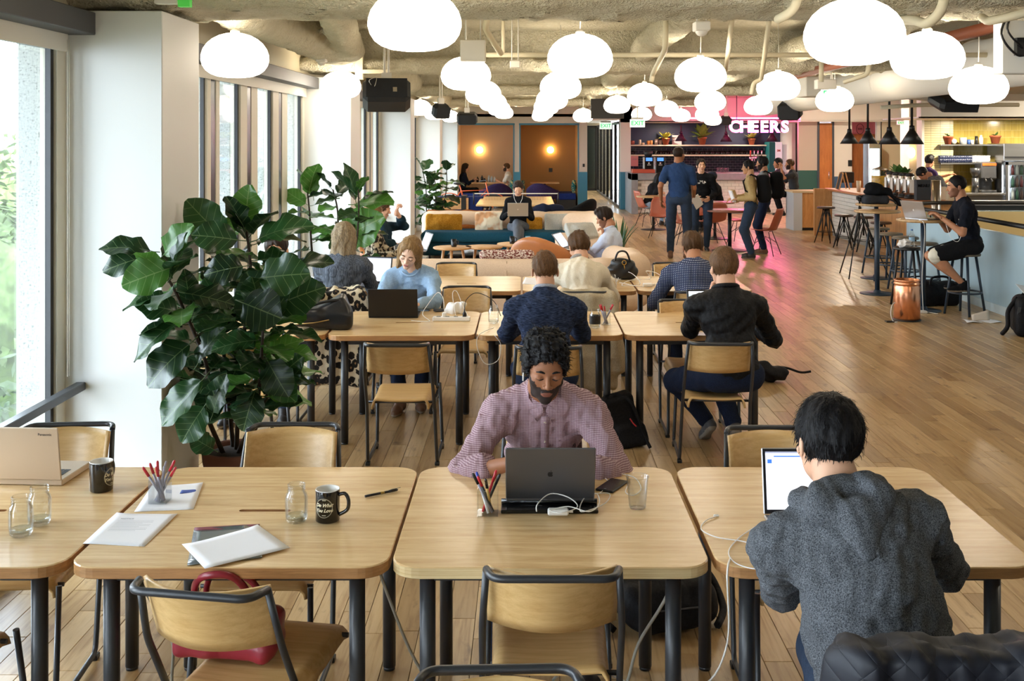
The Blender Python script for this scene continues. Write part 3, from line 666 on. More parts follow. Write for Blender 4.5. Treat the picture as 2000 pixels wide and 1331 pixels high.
LAMPS = [(459, 110, 130, 'nearest lamp of the row along the windows'), (665, 167, 80, 'lamp in front of the second column, by the windows'), (820, 211, 46, 'lamp half hidden by the third column'), (849, 221, 41, 'lamp mostly hidden behind the small hanging speaker'), (880, 228, 34, 'furthest lamp visible in the row along the windows'),
 (810, 41, 183, 'large lamp cut off by the top edge'), (910, 145, 98, 'second lamp of the left middle row'), (944, 182, 70, 'third lamp of the left middle row'), (963, 200, 54, 'fourth lamp of the left middle row'), (975, 212, 44, 'fifth lamp of the left middle row'), (984, 220, 37, 'furthest lamp of the left middle row'),
 (1133, 111, 128, 'nearest lamp of the right middle row'), (1095, 168, 81, 'second lamp of the right middle row'), (1078, 194, 62, 'third lamp of the right middle row'), (1067, 208, 49, 'fourth lamp of the right middle row'), (1061, 219, 40, 'fifth lamp of the right middle row'), (1056, 226, 34, 'furthest lamp of the right middle row'), (1139, 226, 40, 'lamp above the brown booth, beside the hung screen'),
 (1368, 147, 101, 'biggest lamp of its row, above the seated group'), (1259, 186, 68, 'lamp above the standing man in blue, larger than its neighbours'), (1205, 205, 52, 'lamp in front of the hung black screen'), (1253, 223, 40, 'small lamp above the nearer green exit sign'), (1302, 213, 47, 'lamp left of the twin lamps over the bar'), (1330, 226, 37, 'small lamp above the navy bar shelf'), (1387, 198, 61, 'upper one of three stacked lamps left of the neon sign'), (1381, 223, 46, 'middle one of three stacked lamps left of the neon sign'), (1392, 234, 34, 'lowest and smallest of three stacked lamps left of the neon sign'),
 (1520, 169, 84, 'lamp above and right of the neon sign, larger one'), (1481, 207, 55, 'lamp directly above the neon letters'), (1630, 195, 73, 'lamp with a green exit sign behind it'), (1668, 65, 193, 'largest lamp in view, near the top'), (1811, 110, 139, 'lamp just right of the largest one'), (1911, 168, 110, 'rightmost lamp, below the round duct')]
for i, (px, py, w, lb) in enumerate(LAMPS):
    Y = .42*F/w; p = W(px, py, Y); lb = 'glowing white pebble pendant, '+lb
    if i == 0: lp.location = p; lp['label'] = lb; o = lp
    else: o = copy_tree(lp, p, label=lb)
    for k in KIDS[o.name]:
        if k.name.startswith('cord'): mm_ = MB(); mm_.tube([(0, 0, .17), (.004, 0, .3), (0, 0, 3.152-p.z)], .0035, 6); k.data = mm_.mesh('cord', M_white)
# ================================================================== TABLES
def rrect(x0, y0, x1, y1, r, n=6):
    P = []
    for cx, cy_, a0 in ((x1-r, y1-r, 0), (x0+r, y1-r, 90), (x0+r, y0+r, 180), (x1-r, y0+r, 270)):
        for k in range(n+1): a = math.radians(a0+90*k/n); P.append((cx+r*math.cos(a), cy_+r*math.sin(a)))
    return P
TT = .73
def table_mesh(w=.955, d=.975, th=.036, pale=False):
    bm = bmesh.new(); out = rrect(-w/2, -d/2, w/2, d/2, .085); inn = rrect(-.088, -.011, .088, .011, .01, 3)
    def loop(P, z): return [bm.verts.new((x, y, z)) for x, y in P]
    b = .003; o1 = loop(out, TT-b); o0 = loop(out, TT-th+b)
    sc1 = [(x*(1-2*b/w), y*(1-2*b/d)) for x, y in out]; ot = loop(sc1, TT); ob = loop(sc1, TT-th); it = loop(inn, TT); ib = loop(inn, TT-th)
    n = len(out)
    for A, B, mi in ((ot, o1, 0), (o1, o0, 1), (o0, ob, 1)):
        for k in range(n): f = bm.faces.new((A[k], B[k], B[(k+1) % n], A[(k+1) % n])); f.material_index = mi
    q = len(inn)
    for k in range(q): f = bm.faces.new((it[k], it[(k+1) % q], ib[(k+1) % q], ib[k])); f.material_index = 1
    for A, I in ((ot, it), (ob, ib)):
        ed = []
        for L in (A, I):
            for k in range(len(L)):
                e = bm.edges.get((L[k], L[(k+1) % len(L)])) or bm.edges.new((L[k], L[(k+1) % len(L)])); ed.append(e)
        g = bmesh.ops.triangle_fill(bm, use_beauty=True, use_dissolve=False, edges=ed)
        for f in g['geom']:
            if isinstance(f, bmesh.types.BMFace): f.material_index = 0
    bmesh.ops.recalc_face_normals(bm, faces=bm.faces)
    me = bpy.data.meshes.new('tabletop'); bm.to_mesh(me); bm.free()
    me.materials.append(M_oak); me.materials.append(M_plyedge if pale else M_oakedge); return me
tb0 = thing('work_table', 'x', 'table', (0, 0, 0), 0, 'square oak work tables')
link('tabletop', table_mesh(), tb0)
legm = MB(); legm.tube([(0, 0, .012), (0, 0, TT-.036)], .0245, 16); legm.tube([(0, 0, 0), (0, 0, .014)], .022, 16); lm_ = legm.mesh('leg', M_steel)
for x in (-.375, .375):
    for y in (-.385, .385): o = link('leg', lm_, tb0); o.location = (x, y, 0)
m = MB()
for y in (-.385, .385): m.b2((-.36, y-.012, TT-.076), (.36, y+.012, TT-.036))
for x in (-.375, .375): m.b2((x-.012, -.37, TT-.076), (x+.012, .37, TT-.036))
m.build('apron', M_steel, tb0)
TY = (3.67, 7.42, 9.44)
TAB = [(-1.86, 0, 'oak work table nearest the window, with two glass jars and the pale laptop', 0), (-.89, 0, 'oak work table holding loose papers and the mug with lettering', 0), (.075, 0, 'oak work table with pale plywood edge in front of the man in the checked shirt', 1), (1.05, 0, 'oak work table where the man in the grey hoodie works', 0),
 (-1.78, 1, 'oak work table beneath the black leather handbag, half hidden by the fig plant', 0), (-.81, 1, 'oak work table of the woman in the blue shirt', 0), (.155, 1, 'oak work table where the man in the navy sweater sits', 0), (1.12, 1, 'oak work table with the laptop of the man in the black jacket', 0),
 (-1.5, 2, 'oak work table of the woman with bobbed hair in the back row', 0), (-.52, 2, 'empty oak work table in the back row', 0), (.45, 2, 'oak work table of the woman with the hair bun', 0), (1.42, 2, 'oak work table of the man in the dotted navy shirt', 0)]
tb1 = None
for i, (x, r_, lb, pale) in enumerate(TAB):
    if i == 0: tb0.location = (x, TY[0], 0); tb0['label'] = lb; continue
    o = copy_tree(tb0, (x, TY[r_], 0), label=lb)
    if pale:
        for k in KIDS[o.name]:
            if k.name.startswith('tabletop'): k.data = table_mesh(pale=True)
# ================================================================== CHAIRS
def make_chair(name='stacking_chair'):
    c = thing(name, 'x', 'chair', (0, 0, 0), 0, 'oak and steel stacking chairs'); r = .0105
    for s in (-1, 1):
        pts = arc([(s*.185, -.395, .8), (s*.199, -.33, .615), (s*.203, -.2, .4), (s*.212, -.1, .022), (s*.212, .32, .022), (s*.2, .25, .425)], .035, 5)
        m = MB(); m.tube(pts, r, 10); sf = m.build('side_frame', M_steel, c)
        m = MB(); m.b2((s*.212-.014, -.115, 0), (s*.212+.014, -.075, .02), .003); m.build('foot_glide', M_black, sf)
        m = MB(); m.b2((s*.212-.014, .24, 0), (s*.212+.014, .3, .02), .003); m.build('foot_glide', M_black, sf)
    m = MB(); m.tube(arc([(-.185, -.395, .8), (-.165, -.475, .805), (.165, -.475, .805), (.185, -.395, .8)], .05, 6), r*1.05, 10); m.build('top_rail', M_steel, c)
    [MB().tube([(-.2, y_, .41), (.2, y_, .41)], .008, 8).build('cross_bar', M_steel, c) for y_ in (.2, -.19)]
    def seat(u, v):
        x = (u-.5)*2; y = -.225+.47*v; a = abs(x); w = .185+.012*v
        drop = max(0, a-.8)/.2; z = .44-.012*(1-(x*x))*(1-v)-.01*math.sin(v*PI)*.8
        z -= .055*(drop**1.5)*(1.2-.5*v); xx = x*w*(1-.03*drop) if drop <= 0 else math.copysign(w*(.8+.2*math.sin(drop*PI/2)*.75), x)
        if v > .85: z -= .02*((v-.85)/.15)**2
        return (xx, y, z)
    m = MB(); m.grid(seat, 24, 10, .011); m.build('seat', M_ply, c)
    def back(u, v):
        x = (u-.5)*2; a = abs(x); y = -.345-.085*(1-x*x)-.075*(v-.5)-.0; z = .615+.185*v
        zb_ = .0; 
        return (x*(.186+.0*v), y+.01, z)
    m = MB(); m.grid(back, 20, 6, .010); m.build('backrest', M_ply, c)
    return c
ch0 = make_chair()
# (x, y, rotation deg, label)  rotation 0: sitter faces away from the camera
CH_ = [(.075, 3.39, 0, 'oak chair pushed in at the near side of the pale-edged table'), (-.80, 3.28, -10, 'oak chair turned slightly, holding the red leather handbag'),
 (-1.86, 3.22, -6, 'oak chair at the near side of the window table, only its seat corner in view'),
 (-.955, 4.02, 180, 'oak chair tucked in behind the table with loose papers, beside the fig plant'), (-1.86, 4.02, 184, 'oak chair behind the pale laptop by the window'), (1.0, 3.97, 180, 'oak chair facing the man in the grey hoodie across his table'),
 (.1, 4.35, 180, 'oak chair that the man in the checked shirt sits on'), (.94, 2.74, 2, 'oak chair that the man in the grey hoodie sits on'),
 (-.045, 1.945, 182, 'oak chair nearest the camera, only its steel top rail showing'),
 (-.755, 6.68, 0, 'empty oak chair between the fig plant and the man in the checked shirt'), (.13, 6.6, 0, 'oak chair that the man in the navy sweater sits on'), (1.165, 6.72, -3, 'oak chair that the man in the black jacket sits on'),
 (-1.75, 6.7, 0, 'oak chair behind the fig plant at the near side of the second row'), (-.9, 8.1, 180, 'oak chair that the woman in the blue shirt sits on'), (-.47, 8.2, 180, 'empty oak chair behind the white power strip'), (1.16, 7.48, 180, 'oak chair behind the laptop of the man in the black jacket'), (-1.8, 7.8, 180, 'oak chair of the person hidden behind the fig plant'),
 (-1.5, 8.82, 0, 'oak chair under the leopard print coat'), (.45, 8.82, 0, 'oak chair with the cream coat hung over it'), (1.36, 8.83, 0, 'oak chair that the man in the dotted shirt sits on'), (-.66, 9.85, 180, 'empty oak chair at the back of the third row, in front of the long sofa'), (1.4, 9.85, 180, 'oak chair at the far side of the dotted shirt man\'s table'), (-1.55, 9.85, 180, 'oak chair behind the open laptop of the woman with bobbed hair')]
for i, (x, y, a, lb) in enumerate(CH_):
    if i == 0: ch0.location = (x, y, 0); ch0['label'] = lb; continue
    copy_tree(ch0, (x, y, 0), math.radians(a), label=lb)
# ================================================================== BISTRO TABLES, STOOLS, SHELL CHAIRS
M_slate = mat('slate_blue_metal', '#2b3a4a', .4)
M_top = wood('bistro_top', '#9c7a50', '#c2a071', (3, 12, 12), 3, .3)
def bistro(x, y, h, r, rb, label, topm=M_top, mt=M_slate, pr=.03):
    t_ = thing('bistro_table', label, 'table', (x, y, 0))
    m = MB(); m.lathe([(0, h-.028), (r-.01, h-.028), (r, h-.02), (r, h-.006), (r-.006, h), (0, h)], n=40); m.build('tabletop', topm, t_)
    m = MB(); m.tube([(0, 0, .02), (0, 0, h-.028)], pr, 16); m.build('column', mt, t_)
    m = MB(); m.lathe([(rb, 0), (rb, .008), (rb-.03, .014), (.05, .02), (.04, .05), (0, .05)], n=36); m.build('base_plate', mt, t_)
    return t_
bistro(4.53, 13.86, 1.076, .29, .22, 'tall round table standing empty in the open floor'); bistro(5.02, 15.4, 1.07, .29, .22, 'tall round table carrying a backpack and dark jacket')
bistro(4.62, 12.5, 1.065, .3, .2, 'tall round table with the silver laptop beside the copper bin')
M_rose = mat('rose_brown_top', '#8c5a4c', .25)
bistro(3.64, 19.2, .73, .45, .32, 'low round table among coral chairs, nearest to the standing group', M_rose, M_black, .035); bistro(3.78, 21.5, .74, .4, .3, 'low round table behind, near the person in a cap', M_rose, M_black); bistro(2.8, 23.6, .74, .38, .28, 'low round table of the woman with long dark hair', M_top, M_black)
def stool(x, y, h, label, mt=M_slate, splay=.1, rs=.17):
    t_ = thing('bar_stool', label, 'stool', (x, y, 0), random.Random(x).random(), 'slate blue bar stools')
    m = MB(); m.lathe([(0, h-.03), (rs, h-.03), (rs+.004, h-.012), (rs-.01, h), (0, h-.006)], n=28); m.build('seat', M_black if mt is M_black else mat('stool_seat', '#6f6350', .45), t_)
    for k in range(4):
        a = PI/4+k*PI/2; m = MB(); m.tube([(math.cos(a)*.12, math.sin(a)*.12, h-.03), (math.cos(a)*(.12+splay), math.sin(a)*(.12+splay), 0)], [.016, .014], 8); m.build('leg', mt, t_)
    q = .12+splay*.62; m = MB(); m.tube([(q*math.cos(2*PI*k/28), q*math.sin(2*PI*k/28), h*.36) for k in range(28)], .011, 8, closed=True); m.build('foot_ring', mt, t_); return t_
stool(5.22, 15.95, .68, 'slate blue stool furthest back, behind the tall empty table'); stool(5.1, 15.05, .68, 'slate blue stool second from the wooden counter end'); stool(5.03, 14.25, .7, 'slate blue stool with long angled legs beside the laptop table'); stool(4.98, 13.45, .7, 'slate blue stool against the pale blue guard wall'); stool(4.62, 13.0, .69, 'stool with a crumpled tissue and water bottle on its seat', M_black); stool(5.0, 12.25, .7, 'stool that the man in the black t-shirt sits on')
def sketch_stool(x, y, h, label):
    t_ = thing('tripod_stool', label, 'stool', (x, y, 0), x*3, 'industrial tripod stools')
    m = MB(); m.lathe([(0, h-.035), (.17, h-.035), (.175, h-.02), (.165, h), (0, h-.004)], n=24); m.build('seat', mat('dark_ash_seat', '#4b382c', .4), t_)
    for k in range(4):
        a = k*PI/2; m = MB(); b_ = .0
        m.tube([(math.cos(a)*.03-math.sin(a)*.05, math.sin(a)*.03+math.cos(a)*.05, h-.04), (math.cos(a)*.23, math.sin(a)*.23, 0)], .011, 6)
        m.tube([(math.cos(a)*.03+math.sin(a)*.05, math.sin(a)*.03-math.cos(a)*.05, h-.04), (math.cos(a)*.21, math.sin(a)*.21, .06)], .009, 6); m.build('leg', M_black, t_)
    m = MB(); m.tube([(0, 0, h*.45), (0, 0, h-.03)], .016, 8); m.tube([(.15*math.cos(2*PI*k/20), .15*math.sin(2*PI*k/20), h*.3) for k in range(20)], .006, 6, closed=True); m.build('spindle', M_black, t_)
sketch_stool(5.78, 20.7, .69, 'dark spindle-legged stool nearest the grey side panel of the counter'); sketch_stool(5.86, 19.8, .6, 'dark spindle-legged stool in front of the white brick counter'); sketch_stool(6.0, 19.1, .62, 'dark spindle-legged stool behind the camera tripod'); sketch_stool(5.98, 18.1, .6, 'small dark stool by the wooden counter end')
M_coral = mat('coral_shell', '#b0604a', .35); M_wire = mat('dark_wire', '#241e1e', .35, metal=.5)
def shell(u, v):
    x = (u-.5)*2; t_ = v
    if t_ < .5: y = .2-.38*(t_/.5); z = .43-.02*math.sin(t_*2*PI)+.05*x*x*(.4+t_)
    else: q = (t_-.5)/.5; y = -.18-.09*q-.05*math.sin(q*PI/2)+.0; z = .43+.38*q+.06*x*x*(1-q)
    w = .22+.015*math.sin(v*PI); y += .13*x*x*max(0, v-.25)*(1.1-.5*v)
    if v > .85: w *= 1-1.4*(v-.85)**1.0
    if v < .12: w *= 1-.8*(.12-v)
    return (x*w, y, z)
def shell_chair(x, y, rz, label, first=[]):
    if first: return copy_tree(first[0], (x, y, 0), math.radians(rz), label=label)
    c = thing('shell_chair', label, 'chair', (x, y, 0), math.radians(rz), 'coral shell chairs'); m = MB(); m.grid(shell, 16, 18, .008); m.build('shell', M_coral, c)
    for sx in (-1, 1):
        for sy in (-1, 1):
            m = MB(); m.tube([(sx*.1, sy*.09, .4), (sx*.22, sy*.2-.01, .0)], .007, 6); m.tube([(sx*.1, sy*.02, .3), (sx*.155, sy*.13-.01, .22)], .004, 5); m.build('leg', M_wire, c)
    m = MB(); m.tube([(-.1, .1, .41), (.1, .1, .41)], .006, 6); m.tube([(-.1, -.1, .41), (.1, -.1, .41)], .006, 6); m.tube([(-.16, .14, .2), (0, 0, .32), (.16, .14, .2)], .004, 5); m.tube([(-.16, -.15, .2), (0, 0, .32), (.16, -.15, .2)], .004, 5); m.build('wire_brace', M_wire, c)
    first.append(c); return c
for a in ((2.78, 24.6, -75, 'coral shell chair of the woman with long dark hair'), (2.72, 21.7, 165, 'coral shell chair left of the standing man in blue'), (3.55, 22.2, 180, 'coral shell chair behind the woman in the black hoodie'), (3.5, 20.3, 15, 'coral shell chair just behind the low round table'), (4.1, 20.6, 60, 'coral shell chair right of the low round table'), (4.12, 18.5, 60, 'coral shell chair beside the backpackers, back turned to them'), (2.95, 19.9, -110, 'coral shell chair behind the legs of the standing man in blue'), (3.7, 23.2, 170, 'coral shell chair of the person in the blue cap')): shell_chair(*a)
# ================================================================== BAR AND SERVICE COUNTER
M_brick = mat('white_glazed_brick', '#dcdad4', .3); M_mortar = mat('pale_mortar', '#9a968f', .9); M_stone = mat('grey_stone_top', '#8b8d92', .4, var=.1)
def brick_face(parent, p0, p1, z0, z1, bw=.21, bh=.062, th=.014, nmat=M_brick):
    p0 = Vector(p0); p1 = Vector(p1); d = (p1-p0); L = d.length; d.normalize(); nrm = Vector((d.y, -d.x, 0)); sh = {}
    rg_ = random.Random(3); n = 0
    rows = int((z1-z0)/bh); a = math.atan2(d.y, d.x)
    for r_ in range(rows):
        x = -(bw/2 if r_ % 2 else 0)
        while x < L:
            xa, xb = max(x, 0), min(x+bw, L)
            if xb-xa > .03:
                k = round(xb-xa, 3)
                if k not in sh: mb = MB(); mb.b2((.004, -th, .004), (k-.004, 0, bh-.004), .003); sh[k] = mb.mesh('brick', nmat)
                o = link('brick', sh[k], parent); o.location = (p0+d*xa)+Vector((0, 0, z0+r_*bh))+nrm*rg_.uniform(0, .002); o.rotation_euler = (0, 0, a); n += 1
            x += bw
    return n
c = thing('service_counter', 'long counter faced in white brick with a wooden top and end panel', 'counter', (0, 0, 0))
m = MB(); m.b2((6.32, 17.7, 0), (7.1, 22.2, .93)); m.build('counter_body', M_mortar, c)
m = MB(); m.b2((6.22, 17.6, .93), (7.2, 22.35, .975), .004); m.build('countertop', wood('counter_top_wood', '#9b5f38', '#c98455', (12, 1, 12), 2, .35), c)
m = MB(); m.b2((6.295, 17.68, 0), (7.1, 19.25, .93)); m.build('end_panel', M_birch, c)
m = MB(); m.b2((5.95, 22.15, 0), (6.35, 22.25, .97)); m.build('side_panel', M_birch, c)
m = MB(); m.b2((6.27, 20.2, .6), (6.3, 20.28, .72)); m.build('wall_socket', M_black, c)
print('bricks', brick_face(c, (6.32, 22.14, 0), (6.32, 19.25, 0), .08, .925, .34, .075))
c = thing('bar_counter', 'grey-topped bar counter with white brick front under the neon sign', 'counter', (0, 0, 0))
m = MB(); m.b2((2.86, 28.62, 0), (7.3, 29.4, .9)); m.build('counter_body', M_mortar, c); m = MB(); m.b2((2.8, 28.5, .9), (7.4, 29.5, 1.08), .006); m.build('countertop', M_stone, c)
m = MB(); m.b2((2.8, 28.5, 0), (2.97, 30.3, 1.07)); m.build('end_panel', M_stone, c)
mb = MB()
for r_ in range(11):
    for k in range(22):
        x = 2.97+k*.2+(.1 if r_ % 2 else 0)
        if x < 7.1: mb.b2((x+.004, 28.605, .03+r_*.078), (x+.196, 28.62, .102+r_*.078))
o = mb.build('brick_course', M_brick, c); tag(o, kind='stuff')
c = thing('side_cabinet', 'low wooden cabinet with a pale grey side panel and stone top', 'cabinet', (0, 0, 0))
ya = 23.4; m = MB(); m.b2((pxX(1550, ya), ya, 0), (pxX(1567, ya), ya+.7, .85)); m.build('side_panel', mat('pale_grey_panel', '#b4bac0', .45), c); m = MB(); m.b2((pxX(1567, ya), ya+.03, .06), (pxX(1612, ya), ya+.7, .82)); m.build('cabinet_body', M_birch, c)
m = MB(); m.b2((pxX(1548, ya), ya-.01, .82), (pxX(1612, ya), ya+.72, .86)); m.build('countertop', mat('sand_top', '#c7b08a', .5), c); m = MB(); m.b2((pxX(1567, ya), ya+.05, 0), (pxX(1612, ya), ya+.6, .06)); m.build('plinth', M_black, c)
# ================================================================== PEOPLE
def skin(n, c): return mat('skin_'+n, c, .5, var=.05, vscale=25, spec=.35)
def hairmat(n, c1, c2):
    k = 'hair_'+n
    if k in MC: return MC[k]
    t = NT(k); f = t.noise(t.coord((90, 90, 9)), 2.2, 4, .6, .3); t.col(t.ramp(f, [(.3, c1), (.7, c2)])); t.b.inputs['Roughness'].default_value = .55; t.b.inputs['Specular IOR Level'].default_value = .22; t.bump(f, .5, .006); MC[k] = t.m; return t.m
def RX(a): return np.array(Matrix.Rotation(math.radians(a), 3, 'X'))
def RY(a): return np.array(Matrix.Rotation(math.radians(a), 3, 'Y'))
def RZ(a): return np.array(Matrix.Rotation(math.radians(a), 3, 'Z'))
def ik(a, b, l1, l2, pole):
    a, b, pole = map(lambda q: np.array(q, float), (a, b, pole)); d = b-a; L = np.linalg.norm(d); mx = (l1+l2)*.995
    if L > mx: b = a+d/L*mx; d = b-a; L = mx
    u = d/max(L, 1e-6); x = (l1*l1-l2*l2+L*L)/(2*L); h = math.sqrt(max(l1*l1-x*x, 1e-6)); p = pole-u*(pole @ u); p /= max(np.linalg.norm(p), 1e-6)
    return a+u*x+p*h, b
def hand_sdf(w, d, n, side, vx, curl=22, sc_=1):
    d = d/np.linalg.norm(d); n = n-d*(n @ d); n /= np.linalg.norm(n); t = np.cross(n, d)*side; s = SDF(vx, .008)
    R = np.stack([t, d, n], 1); s.cap(w-d*.03, w+d*.01, .024, .025)
    s.box(w+d*.05*sc_, np.array((.04, .045, .0135))*sc_, R, .012)
    for k, (o, L) in enumerate(((.03, .072), (.0105, .08), (-.0095, .074), (-.029, .06))):
        p = w+(d*.088+t*o)*sc_; a = 6+k*3
        for j, fr in enumerate((.45, .31, .26)):
            a += curl; dd = d*math.cos(math.radians(a))-n*math.sin(math.radians(a))+t*o*.8; q = p+dd*L*fr*sc_; s.cap(p, q, (.0095-.001*j)*sc_, (.0088-.001*j)*sc_, .004); p = q
    p = w+(d*.028+t*.03)*sc_; q = p+(d*.026+t*.022-n*.008)*sc_; r = q+(d*.028+t*.008-n*.014)*sc_; s.cap(p, q, .0125*sc_, .0105*sc_); s.cap(q, r, .0105*sc_, .0085*sc_, .005)
    return s.vf()
def head_sdf(vx, fem=False, ears=True, lids=0):
    s = SDF(vx, .016)
    s.ell((0, -.012, .035), (.074, .094, .084)); s.ell((0, .028, -.02), (.061, .064, .085)); s.ell((0, .036, -.068), (.047 if not fem else .042, .048, .042))
    s.ell((0, .07, -.098), (.02, .015, .016)); s.ell((0, .072, .018), (.047, .018, .012)); s.cap((0, .088, .006), (0, .110, -.027), .0065, .0095, .01)
    for x in (-1, 1):
        s.ell((x*.0115, .099, -.032), (.008, .01, .007), k=.006); s.ell((x*.042, .062, -.024), (.02, .018, .02)); s.ell((x*.031, .095, .0), (.017, .014, .011), k=.012, op=1)
        s.ell((x*.031, .077, -.001), (.0155, .0125, .0125), k=.004)
        if ears: s.ell((x*.079, -.008, -.012), (.007, .017, .029), R=np.array(rot(0, 0, x*18)), k=.008)
    s.ell((0, .0895, -.0585), (.021, .009, .0055), k=.006); s.ell((0, .088, -.0675), (.018, .009, .0065), k=.006); s.ell((0, .101, -.0625), (.02, .006, .0012), k=.003, op=1)
    s.cap((0, -.03, -.05), (0, -.04, -.1), .052, .054)
    return s.vf()
def hair_sdf(style, vx, seed=0):
    s = SDF(vx, .02, seed); inf = {'buzz': .004, 'crop': .007}.get(style, .013)
    s.ell((0, -.014, .036), (.075+inf, .095+inf, .086+inf*1.1))
    if style in ('long', 'bob'):
        L = -.24 if style == 'long' else -.13
        for x in (-1, 1): s.cap((x*.065, -.02, .03), (x*.078, -.015, L), .034, .026); s.cap((x*.045, -.07, .0), (x*.05, -.06, L), .045, .04)
        s.cap((0, -.075, 0), (0, -.075, L), .05, .045)
    if style == 'bun': s.ell((0, -.105, .045), (.036, .034, .034)); s.ell((0, -.06, .0), (.078, .07, .06))
    nk0 = seed
    if style == 'curly':
        rg_ = np.random.RandomState(seed+3)
        for _ in range(26):
            a = rg_.uniform(-PI, PI); z = rg_.uniform(.075 if nk0 == 3 else .05, .122); r = .066*math.sqrt(max(0, 1-((z-.03)/.105)**2))+.012; s.ell((math.cos(a)*r, math.sin(a)*r*1.15-.01, z), (.019,)*3, k=.012)
    if style == 'swept': s.ell((0, .03, .115), (.06, .05, .03)); s.ell((0.02, .06, .1), (.05, .03, .022))
    # face and ear openings
    if style not in ('long', 'bob'):
        s.ell((0, .125, -.035), (.115, .1, .11), k=.02, op=1)
        for x in (-1, 1): s.ell((x*.095, .005, -.03), (.03, .035, .045), k=.01, op=1)
        zc = {'bun': -.075}.get(style, -.062)
        s.cuts.append(lambda X, Y, Z: (zc-Z+np.maximum(Y+.02, 0)*.9)+0*X)
    else:
        s.ell((0, .12, -.05), (.062, .11, .14), k=.02, op=1)
    if style == 'curly': s.noise(.006, 150)
    elif style == 'buzz': s.noise(.001, 300)
    else: s.noise(.0035, 90, (1, 1, .25))
    return s.vf()
def xf(V, R, o, s=1): return (V*s) @ R.T+o
def cat(parts):
    V = []; Fs = []; o = 0; mi = []
    for v, f, m in parts: V.append(v); Fs.append(f+o); mi.append(np.full(len(f), m) if np.isscalar(m) else m); o += len(v)
    return np.concatenate(V), np.concatenate(Fs), np.concatenate(mi)
PCACHE = {}
def strands(root, V, Fs, T, hair, seed, n):
    rg_ = np.random.RandomState(seed); c = V[Fs].mean(1); nn = np.cross(V[Fs[:, 2]]-V[Fs[:, 0]], V[Fs[:, 3]]-V[Fs[:, 1]]); nn /= np.linalg.norm(nn, axis=1)[:, None]+1e-9
    ok = np.nonzero((nn*(c-np.array([0, -.01, .02]))).sum(1) > 0)[0]; pk = rg_.choice(ok, n); p = c[pk]; nr = nn[pk]
    cr = np.array([0.01, -.03, .13]); dr = p-cr; dr[:, 2] -= .02; dr -= nr*(dr*nr).sum(1)[:, None]; dr /= np.linalg.norm(dr, axis=1)[:, None]+1e-9
    if hair[0] == 'curly': dr = dr*.5+rg_.normal(size=dr.shape)*.6
    dr = dr+rg_.normal(size=dr.shape)*.16; L = rg_.uniform(.014, .03, n)[:, None]*{'long': 1.9, 'bob': 1.7, 'curly': .6}.get(hair[0], 1); w = .0011
    sd = np.cross(dr, nr); sd /= np.linalg.norm(sd, axis=1)[:, None]+1e-9
    A = p-nr*.002; B = p+dr*L*.5+nr*.0035; E = p+dr*L+nr*rg_.uniform(-.001, .004, n)[:, None]
    VV = np.concatenate([A-sd*w, A+sd*w, B+sd*w, B-sd*w, E-sd*w*.2, E+sd*w*.2]); i = np.arange(n)
    FF = np.concatenate([np.stack([i, i+n, i+2*n, i+3*n], 1), np.stack([i+3*n, i+2*n, i+5*n, i+4*n], 1)]); o = link('hair_strands', np_mesh('hair_strands', T(VV), FF, [hair[1]]), root); tag(o, kind='stuff')
